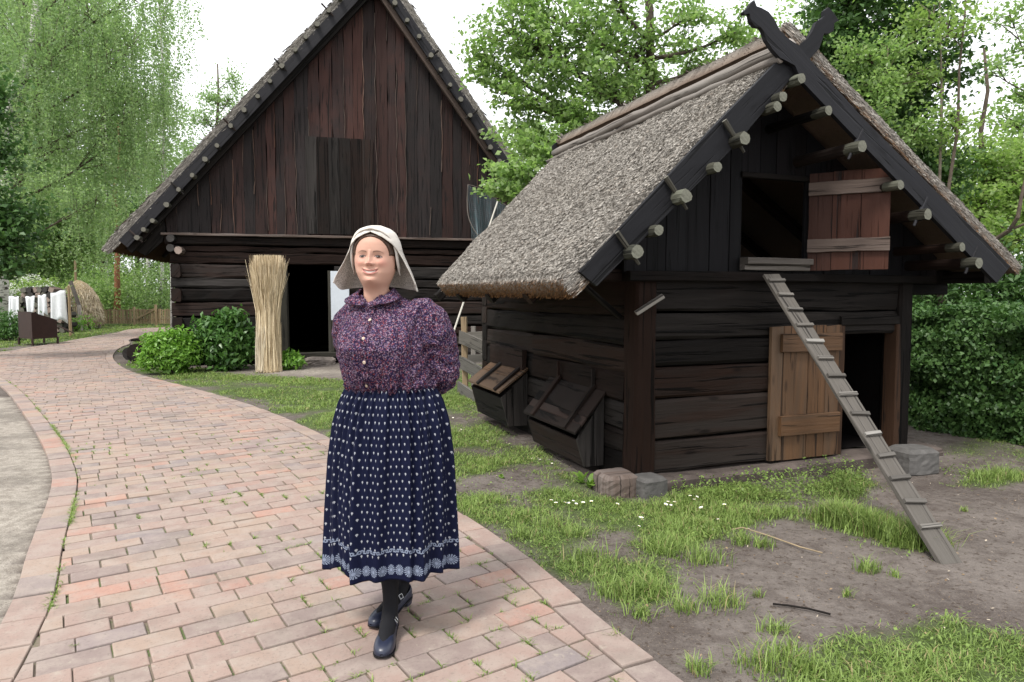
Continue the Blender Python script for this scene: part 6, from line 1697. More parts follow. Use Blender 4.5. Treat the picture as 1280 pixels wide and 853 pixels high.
C = mixc(C, front * (ax < .0285) * np.exp(-((z - zc + .0015) / .0032) ** 2) * .75, (.20, .07, .065))
teeth = front * (ax < .0225) * (z < zc + .0010) * (z > zc - .0046 * np.sqrt(np.clip(1 - (ax / .0225) ** 2, 0, 1))); C = mixc(C, teeth * .95, (.74, .68, .62))
C = mixc(C, front * (ax > .027) * (ax < .033) * np.exp(-((z - zc) / .002) ** 2) * .6, (.25, .09, .08))
C = mixc(C, front * .6 * gau(ax, z, .0068, -.0435, .0028, .0020), (.16, .06, .05))  # nostril shade painted as dark dots
# eyes
z = z0_ + .009; ex = (ax - .0325) / .0148; up_l = .0056 * np.clip(1 - ex ** 2, 0, 1) ** .6; lo_l = .0036 * np.clip(1 - ex ** 2, 0, 1) ** .7; ez = z - .0005 + .0012 * ex
eye = front * (np.abs(ex) < 1) * (ez < up_l) * (ez > -lo_l); C = mixc(C, eye * 1.0, (.27, .20, .18))
ri = np.hypot(x - np.sign(x) * .0322, ez - .0008); C = mixc(C, eye * (ri < .0070), (.020, .010, .006)); C = mixc(C, eye * (ri < .0030), (.006, .005, .005)); C = mixc(C, eye * (np.hypot(x - np.sign(x) * .0322 + .0018, ez - .003) < .0011), (.5, .5, .5))  # iris and pupil, then a painted catchlight dot
C = mixc(C, front * (np.abs(ex) < 1.06) * np.exp(-((ez - up_l - .0004) / .0019) ** 2) * .96, (.025, .012, .009)); C = mixc(C, front * (np.abs(ex) < 1.0) * np.exp(-((ez + lo_l + .0004) / .0009) ** 2) * .5, (.16, .07, .055))
C = mixc(C, front * (np.abs(ex) < 1.05) * np.exp(-((ez - up_l - .0042) / .0010) ** 2) * .35, (.28, .14, .11))
bz = .0185 + .0045 * (1 - ((ax - .030) / .019) ** 2) - .002 * np.clip((ax - .04) / .01, 0, 1); bth = .0030 * np.clip((.051 - ax) / .02, .35, 1)
C = mixc(C, front * (ax > .0125) * (ax < .051) * np.exp(-((z - bz) / bth) ** 2) * .8, (.085, .045, .03))
z = z0_
C = mixc(C, front * .3 * np.exp(-((np.hypot(ax - .0175 - np.clip((-.036 - z) * .57, 0, .016), 0) / .0035) ** 2)) * (z < -.036) * (z > -.066), (.42, .22, .17))  # shade of the smile crease painted into the skin
C = mixc(C, front * np.exp(-((np.hypot((ax - .0245) / 1, (z + .05)) - 0) / .02) ** 2) * 0, (0, 0, 0))
HOX, HOY = -.056, -.028
Hw = place(Hv.reshape(-1, 3), HYAW, PX + HOX, PY + HOY, 0, math.radians(1.5), (0, 0, EYE - .12))
ii = np.arange(len(zr) - 1)[:, None] * nth + np.arange(nth)[None, :]; jj = np.arange(len(zr) - 1)[:, None] * nth + (np.arange(nth)[None, :] + 1) % nth
Hf = np.stack([ii, jj, jj + nth, ii + nth], -1).reshape(-1, 4)
body_parts = [(Hw, Hf, C.reshape(-1, 3))]
# ears
for sg in (-1, 1):
    a = np.linspace(0, 2 * PI, 16, endpoint=False); b = np.linspace(-PI / 2, PI / 2, 9); A_, B_ = np.meshgrid(a, b)
    E_ = np.stack([sg * (.0785 + .008 * np.cos(B_) * np.cos(A_)), .012 + .015 * np.cos(B_) * np.sin(A_), EYE - .018 + .031 * np.sin(B_)], -1).reshape(-1, 3)
    ii = np.arange(8)[:, None] * 16 + np.arange(16)[None, :]; jj = np.arange(8)[:, None] * 16 + (np.arange(16)[None, :] + 1) % 16
    body_parts.append((place(E_, HYAW, PX + HOX, PY + HOY, 0, math.radians(1.5), (0, 0, EYE - .12)), np.stack([ii, jj, jj + 16, ii + 16], -1).reshape(-1, 4), np.tile([[.60, .33, .26]], (len(E_), 1))))

def remesh_np(mb, voxel, smooth_it=4, fac=.5, yaw=YAW):
    me = bpy.data.meshes.new('tmp'); me.from_pydata(mb.v, [], mb.f); o = bpy.data.objects.new('tmp', me); COL.objects.link(o)
    md = o.modifiers.new('r', 'REMESH'); md.mode = 'VOXEL'; md.voxel_size = voxel
    ms_ = o.modifiers.new('s', 'SMOOTH'); ms_.iterations = smooth_it; ms_.factor = fac
    bpy.context.view_layer.update(); dg = bpy.context.evaluated_depsgraph_get(); ev = o.evaluated_get(dg).to_mesh()
    V = np.empty(len(ev.vertices) * 3, np.float32); ev.vertices.foreach_get('co', V); N_ = np.empty(len(ev.vertices) * 3, np.float32); ev.vertices.foreach_get('normal', N_)
    Fq = np.array([list(p.vertices) if len(p.vertices) == 4 else list(p.vertices)[:3] + [p.vertices[0]] for p in ev.polygons if len(p.vertices) in (3, 4)], np.int32)
    bpy.data.objects.remove(o); return V.reshape(-1, 3).astype(float), Fq, N_.reshape(-1, 3).astype(float)
def ell_rings(lst, n=28):
    """lst of (z, cx, cy, a, b)"""
    return [[(cx + a * math.sin(q * 2 * PI / n), cy - b * math.cos(q * 2 * PI / n), z) for q in range(n)] for z, cx, cy, a, b in lst]
# inner body
SHOES = [(g2(477, 833)[:2], g2(491, 789), Vector((PX - .02, PY - .0, .50))), (g2(464, 794), g2(512, 759), Vector((PX + .075, PY + .03, .50)))]
def inv_place(p):
    x_, y_ = p[0] - PX, p[1] - PY; c_, s_ = math.cos(-YAW), math.sin(-YAW); return (x_ * c_ - y_ * s_, x_ * s_ + y_ * c_, p[2])
def leg_path(toe, heel, knee):
    toe = Vector((*toe, .024)); heel = Vector((*heel, .024)); an_ = heel + (toe - heel) * .17 + Vector((0, 0, .13)); f_ = lambda s_, z_: heel + (toe - heel) * s_ + Vector((0, 0, z_))
    return [knee, an_.lerp(knee, .62), an_.lerp(knee, .12), an_, f_(.25, .085), f_(.46, .056), f_(.78, .034)]
mb = MB(800)
mb.loft(ell_rings([(.78, 0, .0, .15, .12), (.9, 0, 0, .165, .13), (1.05, 0, 0, .14, .11), (1.2, -.02, -.01, .16, .12), (1.32, -.025, 0, .165, .10), (1.37, -.035, .005, .12, .075), (1.42, -.05, .0, .055, .055), (1.45, -.055, -.01, .05, .05)]))
sh = {-1: (-.185, .02, 1.335), 1: (.150, .02, 1.345)}; el = {-1: (-.215, .115, 1.10), 1: (.200, .075, 1.105)}; wr = {-1: (-.045, .20, .985), 1: (.05, .20, .975)}
for sg in (-1, 1):
    mb.tube([sh[sg], tuple((np.array(sh[sg]) + np.array(el[sg])) / 2), el[sg], tuple((np.array(el[sg]) + np.array(wr[sg])) / 2), wr[sg]], [.055, .048, .042, .035, .027], 12)
    SH = SHOES[0 if sg < 0 else 1]; tb = [inv_place(q_) for q_ in leg_path(*SH)]
    mb.tube([(sg * .085, 0, .84)] + tb, [.085, .044, .045, .026, .026, .024, .022, .016], 12)
    w0 = Vector(wr[sg]); hd2 = Vector((-sg * .8, .25, -.45)).normalized()
    mb.tube([w0, w0 + hd2 * .04, w0 + hd2 * .085], [.026, .036, .033], 10)
    for k in range(4):
        s0 = w0 + hd2 * .075 + Vector((0, .012 * (1.5 - k) * 0 + .0, .019 * (1.5 - k))); L_ = (.072, .078, .072, .056)[k]
        mb.tube([s0, s0 + hd2 * L_ * .5 + Vector((0, .012, 0)), s0 + hd2 * L_ * .85 + Vector((0, -.004, -.012))], [.0092, .0088, .0072], 8)
    s0 = w0 + hd2 * .02 + Vector((0, .0, .028)); mb.tube([s0, s0 + Vector((-sg * .02, .012, .022)), s0 + Vector((-sg * .045, .018, .022))], [.0125, .010, .008], 8)
V, Fq, N_ = remesh_np(mb, .0065, 3)
body_parts.append((place(V, YAW, PX, PY), Fq, np.tile([[.54, .305, .225]], (len(V), 1))))
V, Fc, C = pile(body_parts)
m, t, bs = mat_new('skin'); a = t.attr(); o = texco(t); nn_ = t.noise(o, 260, 4, .65)
put(t, bs, col=t.mix(t.m('MULTIPLY', t.ramp(nn_, .5, .8), .12), a, (.5, .25, .2)), rough=.58, spec=.22, sub=.02, nor=t.bump(nn_, .3, .001)); bs.inputs['Subsurface Radius'].default_value = (.01, .004, .002); bs.inputs['Subsurface Scale'].default_value = .6
body = np_mesh('body', V, Fc, C, m, per_, smooth=True)

# hair under the scarf
zr2 = np.linspace(-.055, .112, 90); ZZ, TT = np.meshgrid(zr2, np.linspace(-PI, PI, 200, endpoint=False), indexing='ij')
Hh = headsurf(ZZ, TT, .0045, False); x = Hh[..., 0]; strand = (vnoise(TT * 60 + ZZ * 40, ZZ * 6, 1, 3) - .5) * .0025
cen = Hh.mean(axis=(0, 1)); ff = np.clip((1 - np.hypot(x / .072, ZZ / .0715)) * 14 + .5, 0, 1) * (np.cos(TT) > 0); ff = np.maximum(ff, np.clip((-ZZ + .004) * 90, 0, 1) * np.clip((np.cos(TT) - .02) * 6, 0, 1)); strand = strand - ff * .011 + .0015
Hh = Hh + (Hh - cen) / np.linalg.norm(Hh - cen, axis=-1, keepdims=True) * strand[..., None]
inside_face = ((x / .072) ** 2 + ((ZZ - .0) / (.0765)) ** 2 < 1) & (np.cos(TT) > .05) | ((ZZ < -.0) & (np.cos(TT) > .12))
idx = np.arange(Hh[..., 0].size).reshape(Hh.shape[:2]); a_, b_ = idx[:-1], idx[1:]
q = np.stack([a_, np.roll(a_, -1, 1), np.roll(b_, -1, 1), b_], -1).reshape(-1, 4); kf = (ff.reshape(-1)[q] < .999).any(1); q = q[kf]
Vh = place(Hh.reshape(-1, 3), HYAW, PX + HOX, PY + HOY, 0, math.radians(1.5), (0, 0, EYE - .12))
m, t, bs = mat_new('dark_hair'); o = texco(t); nn_ = t.noise(t.mapping(o, (260, 60, 30)), 1.0, 3, .5); put(t, bs, col=t.mix(nn_, (.022, .011, .007), (.085, .045, .028)), rough=.42, spec=.4, nor=t.bump(nn_, .4, .002))
np_mesh('hair', Vh, q, None, m, per_, smooth=True)

# blouse
m, t, bs = mat_new('floral_cotton'); o = texco(t)
dist_ = t.noise(o, 60, 2, .5, out=1)
vv = t.add('ShaderNodeVectorMath', operation='MULTIPLY_ADD'); t.l.new(dist_, vv.inputs[0]); vv.inputs[1].default_value = (.006, .006, .006); t.l.new(o, vv.inputs[2]); o2 = vv.outputs[0]
v1 = t.add('ShaderNodeTexVoronoi'); v1.inputs['Scale'].default_value = 200; t.l.new(o2, v1.inputs['Vector']); cc = t.sep(v1.outputs['Color'])
c = t.mix(t.m('GREATER_THAN', cc[0], .30), (.014, .007, .020), (.026, .011, .030))
c = t.mix(t.m('GREATER_THAN', cc[0], .48), c, (.12, .042, .065)); c = t.mix(t.m('GREATER_THAN', cc[0], .62), c, (.020, .015, .048)); c = t.mix(t.m('GREATER_THAN', cc[0], .76), c, (.215, .14, .195)); c = t.mix(t.m('GREATER_THAN', cc[0], .84), c, (.075, .055, .12)); c = t.mix(t.m('GREATER_THAN', cc[0], .93), c, (.18, .04, .045))
v2 = t.add('ShaderNodeTexVoronoi'); v2.inputs['Scale'].default_value = 330; t.l.new(o2, v2.inputs['Vector']); c2 = t.sep(v2.outputs['Color'])
c = t.mix(t.m('MULTIPLY', t.m('GREATER_THAN', c2[1], .87), .75), c, (.26, .195, .25)); c = t.mix(t.m('MULTIPLY', t.m('LESS_THAN', c2[1], .3), .75), c, (.018, .010, .035))
put(t, bs, col=c, rough=.85, spec=.12, sub=0, sheen=.0, nor=t.bump(t.noise(o, 700, 2, .5), .15, .0008)); M_BL = m
mb = MB(801)
mb.loft(ell_rings([(.985, .0, .0, .165, .125), (1.03, .0, .0, .180, .145), (1.055, -.0, -.005, .192, .160), (1.10, -.012, -.012, .190, .172), (1.16, -.022, -.024, .184, .184), (1.21, -.026, -.034, .182, .192), (1.26, -.026, -.024, .180, .176), (1.31, -.026, -.004, .178, .140), (1.35, -.028, .006, .172, .112), (1.385, -.036, .008, .128, .092), (1.41, -.047, .0, .086, .074), (1.432, -.054, -.008, .064, .062)], 40))
for sg in (-1, 1):
    s_, e_, w_ = [np.array(v) for v in (sh[sg], el[sg], wr[sg])]
    s_ = s_ + np.array([sg * .012, 0, -.005])
    mb.tube([s_ + np.array([-sg * .075, 0, .035]), s_ + np.array([-sg * .03, 0, .02]), s_ + (e_ - s_) * .08, s_ + (e_ - s_) * .3 + np.array([sg * .006, 0, 0]), s_ + (e_ - s_) * .6 + np.array([sg * .004, 0, 0]), e_ + np.array([sg * .0, .0, 0]), e_ + (w_ - e_) * .25 + np.array([0, .012, -.012]), e_ + (w_ - e_) * .6, e_ + (w_ - e_) * .92], [.03, .058, .073, .079, .077, .073, .066, .052, .036], 18)
V, Fq, N_ = remesh_np(mb, .0055, 3)
keepf = ~(((V[:, 2] > 1.392 + .95 * np.abs(V[:, 0] + .056)) & (V[:, 1] < -.02)) | (V[:, 2] > 1.425))
Fq = Fq[keepf[Fq].all(1)]
x, y, z = V.T
# gathers: vertical folds under the yoke, blousing at the waist, creases on the sleeves
thb = np.arctan2(x + .015, -y); armr = np.clip((x - .125) / .03, 0, 1) + np.clip((-x - .165) / .03, 0, 1); armr = np.clip(armr, 0, 1)
amp = .0068 * np.clip((1.335 - z) / .06, 0, 1) * (.55 + .6 * np.clip((1.12 - z) / .1, 0, 1)) * (1 - armr)
fold = np.sin(thb * 23 + 5 * vnoise(thb * 3, z * 6, 1, 3)) * .6 + np.sin(thb * 41 + 7 * vnoise(thb * 2, z * 5, 1, 5)) * .4
big = (fbm(thb * 2.2 + z * 1.5, z * 7 - thb * 2, 1, 9, 3) - .5) * .027 * (1 - .5 * armr)
slv = armr * ((np.sin((z * 1.0 + .5 * np.abs(x) - y * .7) * 88 + 6 * vnoise(x * 14, z * 9, 1, 7)) * .5) * .0062 * np.clip((1.32 - z) / .1, .2, 1) + (fbm(x * 20 + y * 14, z * 11, 1, 15, 3) - .5) * .018)
shp = np.exp(-((z - 1.35) / .03) ** 2) * armr * np.sin((x * 1 + y * 2.0) * 170) * .0028
crease = -.004 * np.exp(-((x + .032 + .006 * np.sin(z * 9)) / .004) ** 2) * (y < 0) * (z < 1.40)
waist = .0045 * np.sin(thb * 44) * np.exp(-((z - 1.045) / .02) ** 2)
V = V + N_ * (amp * fold + big + slv + shp + crease * .6 + waist - .007 * np.exp(-((armr - .5) / .22) ** 2) * (z < 1.37) * (z > 1.06))[:, None]
Vb = place(V, YAW, PX, PY)
np_mesh('blouse', Vb, Fq, None, M_BL, per_, smooth=True)
bvh = BVHTree.FromPolygons([tuple(v) for v in Vb], [tuple(f) if f[3] != f[0] else tuple(f[:3]) for f in Fq.tolist()])
def hit(px, py):
    d = ray(px, py).normalized(); return bvh.ray_cast(Vector((0, 0, CAMH)), d)
# button placket and buttons
mb = MB(803); pl_pts = [(466, 384), (464, 395), (460, 408), (456.5, 420), (455, 435), (455, 450), (456, 465), (458, 480)]
L_, R_ = [], []
for (x_, y_) in pl_pts:
    for d_, arr in ((-3.6, L_), (3.2, R_)):
        h_ = hit(x_ + d_, y_); arr.append((h_[0] + h_[1] * .0028) if h_[0] else None)
for k in range(len(L_) - 1):
    if all(v is not None for v in (L_[k], R_[k], L_[k + 1], R_[k + 1])): mb.poly([L_[k], L_[k + 1], R_[k + 1], R_[k]])
pk_ = mb.build('placket', M_BL, per_, smooth=True); sd_ = pk_.modifiers.new('s', 'SOLIDIFY'); sd_.thickness = .002
M_BTN = plain('cream_button', (.50, .40, .31), .35, .5)
for k, (x_, y_) in enumerate([(463, 401), (454, 424), (456, 453), (459, 482)]):
    h_ = hit(x_, y_)
    if not h_[0]: continue
    c_, n_ = h_[0] + h_[1] * .0035, h_[1]; m_ = MB(810 + k); m_.tube([c_ - n_ * .001, c_ + n_ * .0022, c_ + n_ * .003], [.0068, .0068, .0052], 14); bt2 = m_.build('button', M_BTN, per_)
# collar
nu_ = 61; rows = []
CS_ = [0, .3, .5, .7, .85, 1.0]
CI = [(0, .064, 1.455), (.055, .038, 1.452), (.070, -.004, 1.446), (.062, -.046, 1.428), (.037, -.080, 1.405), (.003, -.104, 1.386)]
CO = [(0, .098, 1.415), (.085, .055, 1.410), (.106, .0, 1.415), (.120, -.050, 1.408), (.102, -.095, 1.392), (.010, -.112, 1.378)]
for i in range(nu_):
    s_ = -1 + 2 * i / (nu_ - 1); sg = 1 if s_ >= 0 else -1; q = abs(s_)
    inner = Vector((sg * np.interp(q, CS_, [c_[0] for c_ in CI]) - .056, np.interp(q, CS_, [c_[1] for c_ in CI]) - .006, np.interp(q, CS_, [c_[2] for c_ in CI])))
    outer = Vector((sg * np.interp(q, CS_, [c_[0] for c_ in CO]) - .056, np.interp(q, CS_, [c_[1] for c_ in CO]) - .006, np.interp(q, CS_, [c_[2] for c_ in CO])))
    o_ = (outer - inner); top_ = inner + o_ * .16 + Vector((0, 0, .009)); mid = inner + o_ * .55 + Vector((0, 0, .006))
    rows.append([inner, top_, mid, outer])
allp = place([tuple(p) for r_ in rows for p in r_], YAW, PX, PY).reshape(nu_, 4, 3)
zsv = allp[:, :, 2].copy()
# drape the outer points on the blouse
for i in range(nu_):
    for j in (2, 3):
        p = Vector(allp[i, j]); h_ = bvh.ray_cast(p + Vector((0, 0, .12)), Vector((0, 0, -1)))
        if h_[0] is not None and p.z < h_[0].z + (.010 if j == 2 else .006): allp[i, j, 2] = h_[0].z + (.010 if j == 2 else .006)
dz_ = allp[:, :, 2] - zsv; dz_ = np.pad(dz_, ((4, 4), (0, 0)), 'edge'); dz_ = sum(dz_[i_:i_ + nu_] for i_ in range(9)) / 9; allp[:, :, 2] = zsv + dz_
mb = MB(820)
ringsC = [[Vector(allp[i, j]) for j in range(4)] for i in range(nu_)]
mb.loft(ringsC, closed=False, cap=False); cl_ = mb.build('collar', M_BL, per_, smooth=True); sm = cl_.modifiers.new('ss', 'SUBSURF'); sm.levels = 1; sm.render_levels = 1; so = cl_.modifiers.new('so', 'SOLIDIFY'); so.thickness = .003; so.offset = 0

# skirt with gathers and printed border
m, t, bs = mat_new('indigo_print'); uv = t.xyz(texco(t, 'UV')); u, v = uv[0], uv[1]
def fr(x_, per): return t.m('SUBTRACT', t.m('FRACT', t.m('DIVIDE', x_, per)), .5)
def circ(du, dv, rad, soft=.15):
    d_ = t.m('SQRT', t.m('ADD', t.m('MULTIPLY', du, du), t.m('MULTIPLY', dv, dv))); return t.m('SUBTRACT', 1.0, t.ramp(d_, rad * (1 - soft), rad * (1 + soft)))
SPU, SPV = .033, .029
row_ = t.m('FLOOR', t.m('DIVIDE', v, SPV)); sh_ = t.m('MULTIPLY', t.m('FRACT', t.m('MULTIPLY', row_, .5)), SPU)
du = t.m('MULTIPLY', fr(t.m('ADD', u, sh_), SPU), SPU); dv = t.m('MULTIPLY', fr(v, SPV), SPV)
dot = t.m('MAXIMUM', circ(du, dv, .0040, .3), circ(du, t.m('ADD', dv, .0055), .0016, .3))
dot = t.m('MULTIPLY', dot, t.m('GREATER_THAN', v, .085))
su = t.m('MULTIPLY', fr(u, .046), .046); rv = t.m('SUBTRACT', v, .040)
big = circ(su, rv, .0215, .08); ang_ = t.m('ARCTAN2', rv, su); rays = t.m('GREATER_THAN', t.m('SINE', t.m('MULTIPLY', ang_, 15)), -.25); rad_ = t.m('SQRT', t.m('ADD', t.m('MULTIPLY', su, su), t.m('MULTIPLY', rv, rv)))
big = t.m('MULTIPLY', big, t.m('MAXIMUM', rays, t.m('LESS_THAN', rad_, .006))); big = t.m('MULTIPLY', big, t.m('GREATER_THAN', v, .020))
s2 = t.m('MULTIPLY', fr(t.m('ADD', u, .012), .021), .021); gl = t.m('MAXIMUM', circ(s2, t.m('SUBTRACT', v, .117), .0075, .2), t.m('MULTIPLY', t.m('LESS_THAN', t.m('ABSOLUTE', t.m('SUBTRACT', v, t.m('ADD', .117, t.m('MULTIPLY', t.m('SINE', t.m('MULTIPLY', u, 150)), .006)))), .0022), 1.0))
inn = circ(s2, t.m('SUBTRACT', v, .117), .003, .2)
lace = t.m('MAXIMUM', t.m('MULTIPLY', big, .55), t.m('MULTIPLY', t.m('SUBTRACT', gl, inn, None, True), .5))
o = texco(t); nf = t.noise(o, 150, 3, .6)
c = t.mix(nf, (.0022, .0034, .015), (.0055, .008, .030)); c = t.mix(lace, c, (.36, .42, .55)); c = t.mix(t.m('MULTIPLY', dot, .6), c, (.52, .54, .58))
put(t, bs, col=c, rough=.75, spec=.12, sheen=.0, nor=t.bump(t.noise(o, 600, 2, .5), .15, .0008)); M_SK = m
zt_, zh_ = 1.075, .302; NZ, NT_ = 110, 620
zs_ = np.linspace(zt_, zh_, NZ); th = np.linspace(-PI, PI, NT_ + 1); ZS, TH_ = np.meshgrid(zs_, th, indexing='ij')
aa = np.interp(ZS, [.355, .55, .75, .9, .98, 1.03, 1.06, 1.075], [.268, .262, .252, .234, .212, .189, .176, .170]); bb_ = np.interp(ZS, [.355, .55, .75, .9, .98, 1.03, 1.06, 1.075], [.235, .228, .215, .196, .176, .156, .143, .138])
g_ = np.clip((zt_ - ZS) / (zt_ - zh_), 0, 1); band = np.clip((zt_ - .022 - ZS) / .02, 0, 1)
ph = 4 * vnoise(TH_ * 2.2, ZS * .8, 1, 3) + 1.6 * g_ * vnoise(TH_ * 1.1 + 5, ZS * 1.6, 1, 9)
f1 = np.sin(TH_ * 19 + ph * 1.6); f2 = np.sin(TH_ * 33 + ph * 2.3 + 1); f3 = np.sin(TH_ * 7 + ph); f4 = np.sin(TH_ * 72 + ph * 3)
fold = (np.abs(f1) ** .8 * np.sign(f1)) * .0115 * g_ ** .5 + f2 * .0085 * (1 - .35 * g_) + f3 * .017 * g_ ** 1.3 + f4 * .0030 * (1 - g_) ** 1.5
fold = fold * band
xx = (aa + fold) * np.sin(TH_); yy = -(bb_ + fold) * np.cos(TH_); zz = ZS + .0 * g_ - .012 * g_ * np.sin(TH_ * 5 + 1) * 1 - .010 * g_ * (f3) + .018 * g_ * np.clip(-np.cos(TH_) * 0, 0, 1)
Vs = place(np.stack([xx, yy, zz], -1).reshape(-1, 3), YAW, PX, PY); idx = np.arange(NZ * (NT_ + 1)).reshape(NZ, NT_ + 1)
q = np.stack([idx[:-1, :-1], idx[1:, :-1], idx[1:, 1:], idx[:-1, 1:]], -1).reshape(-1, 4)
sk = np_mesh('skirt', Vs, q, None, M_SK, per_, smooth=True); UV_ = np.stack([(TH_ + PI) / (2 * PI) * 2.208, (ZS - zh_)], -1).reshape(-1, 2)
ul = sk.data.uv_layers.new(name='UVMap'); ul.data.foreach_set('uv', UV_[q.reshape(-1)].astype(np.float32).ravel())
so = sk.modifiers.new('so', 'SOLIDIFY'); so.thickness = .003; so.offset = -1
mb = MB(830); mb.loft([[tuple(p) for p in place(rg, YAW, PX, PY)] for rg in ell_rings([(1.040, 0, 0, .181, .148), (1.046, 0, 0, .184, .151), (1.062, 0, 0, .180, .148), (1.068, 0, 0, .174, .142)], 64)], cap=False); mb.build('waistband', plain('navy_band', (.006, .008, .03), .7, .2), per_, smooth=True)

# headscarf
m, t, bs = mat_new('white_dotted_scarf'); o = texco(t); s = t.sep(t.attr())
vd = t.vor(t.mapping(o, (240, 240, 240)), 1.0); dd = t.m('SUBTRACT', 1.0, t.ramp(vd, .32, .52))
c = t.mix(t.m('MULTIPLY', t.m('MULTIPLY', dd, s[0]), .9), (.70, .655, .60), (.17, .145, .125)); nf = t.noise(o, 420, 3, .6)
c = t.mix(t.m('MULTIPLY', t.m('MULTIPLY', t.ramp(nf, .4, .6), .25), s[0]), c, (.42, .38, .34))
tr = t.add('ShaderNodeBsdfTranslucent'); tr.inputs[0].default_value = (.6, .57, .52, 1); ms = t.add('ShaderNodeMixShader'); ms.inputs[0].default_value = .22
put(t, bs, col=c, rough=.85, spec=.15, nor=t.bump(nf, .35, .001)); t.l.new(bs.outputs[0], ms.inputs[1]); t.l.new(tr.outputs[0], ms.inputs[2]); t.l.new(ms.outputs[0], t.n['Material Output'].inputs[0]); M_SC = m
R = 64; Zs = np.concatenate([np.linspace(1.703, 1.66, 12), np.linspace(1.652, 1.458, 34)]); sfr = np.linspace(0, 1, R)
zkk = [1.432, 1.46, 1.49, 1.52, 1.56, 1.60, 1.64, 1.67, 1.685, 1.695, 1.7, 1.703]
rx = smooth_ip(Zs, zkk, [.181, .172, .160, .146, .124, .1055, .0945, .080, .066, .047, .030, .006]); ryb = smooth_ip(Zs, zkk, [.165, .158, .15, .142, .130, .120, .112, .095, .078, .055, .034, .006]); ryf = np.interp(Zs, zkk, [.11, .108, .105, .102, .100, .0985, .097, .083, .068, .048, .03, .006])
al = np.interp(Zs, [1.432, 1.47, 1.52, 1.56, 1.60, 1.63, 1.652, 1.664, 1.672], [1.62, 1.58, 1.50, 1.42, 1.22, .92, .55, .25, 0.0])
TH2 = al[:, None] + (2 * PI - 2 * al[:, None]) * sfr[None, :]; ZZ = np.repeat(Zs[:, None], R, 1)
flare = np.clip((1.60 - ZZ) / .15, 0, 1)
wv = .010 * flare * np.sin(TH2 * 7 + ZZ * 8) + .003 * np.sin(TH2 * 15 + ZZ * 30) * (1 - flare) * .5
xx = (rx[:, None] + wv) * np.sin(TH2); cth = np.cos(TH2); yy = -np.where(cth > 0, (ryf[:, None] + wv) * cth, (ryb[:, None] + wv) * cth)
zz = ZZ - .022 * flare ** 2 * np.clip(np.abs(np.sin(TH2)), 0, 1) ** 2 + .035 * flare ** 3 * np.exp(-(np.minimum(sfr, 1 - sfr)[None, :] / .05) ** 2)
Vs = np.stack([xx, yy, zz], -1).reshape(-1, 3)
Vs = place(Vs, HYAW, PX + HOX, PY + HOY, 0, math.radians(1.5), (0, 0, EYE - .12)); idx = np.arange(len(Zs) * R).reshape(len(Zs), R); q = np.stack([idx[:-1, :-1], idx[1:, :-1], idx[1:, 1:], idx[:-1, 1:]], -1).reshape(-1, 4)
edge = np.clip(1 - np.minimum(sfr, 1 - sfr)[None, :] * 30, 0, 1) * np.ones_like(ZZ); hem = np.clip((1.468 - ZZ) / .006, 0, 1)
patt = np.clip((1.625 - ZZ) / .03, 0, 1) * (1 - edge) * (1 - hem); cS = np.stack([patt, patt * 0, patt * 0], -1).reshape(-1, 3)
sc_ = np_mesh('headscarf', Vs, q, cS, M_SC, per_, smooth=True); so = sc_.modifiers.new('so', 'SOLIDIFY'); so.thickness = .0025; so.offset = 1
# folded front band hugging the face
bp = [(-.094, .022, -.078), (-.0895, .0, -.052), (-.0875, -.022, -.025), (-.085, -.034, .008), (-.078, -.047, .042), (-.063, -.062, .070), (-.038, -.076, .088), (0, -.083, .0975), (.038, -.076, .088), (.063, -.062, .070), (.078, -.047, .042), (.085, -.034, .008), (.0875, -.022, -.025), (.0895, .0, -.052), (.094, .022, -.078)]
bc = catmull(bp, 5); rings = []
for i, p in enumerate(bc):
    p = Vector(p); radial = Vector((p.x, 0, p.z - .0)).normalized(); back = Vector((0, 1, 0)); wob = .0012 * math.sin(i * 1.3); e_ = min(1, .25 + min(i, len(bc) - 1 - i) / 9)
    rings.append([tuple(Vector((0, 0, EYE)) + q_) for q_ in (p + radial * .001, p + radial * .006 * e_ - back * .004 * e_ + radial * wob, p + radial * .011 * e_ + back * .002, p + radial * .013 * e_ + back * .016 * e_, p + radial * .010 * e_ + back * .032 * e_, p + back * .034 * e_)])
n6 = 6; fl = [v for r_ in rings for v in r_]; fl = place(fl, HYAW, PX + HOX, PY + HOY, 0, math.radians(1.5), (0, 0, EYE - .12)).reshape(len(rings), n6, 3)
mb = MB(840); mb.loft([[tuple(v) for v in r_] for r_ in fl], closed=True, c=(0, 0, 0)); bd_ = mb.build('scarf_band', M_SC, per_, smooth=True); sm = bd_.modifiers.new('s', 'SUBSURF'); sm.levels = sm.render_levels = 1

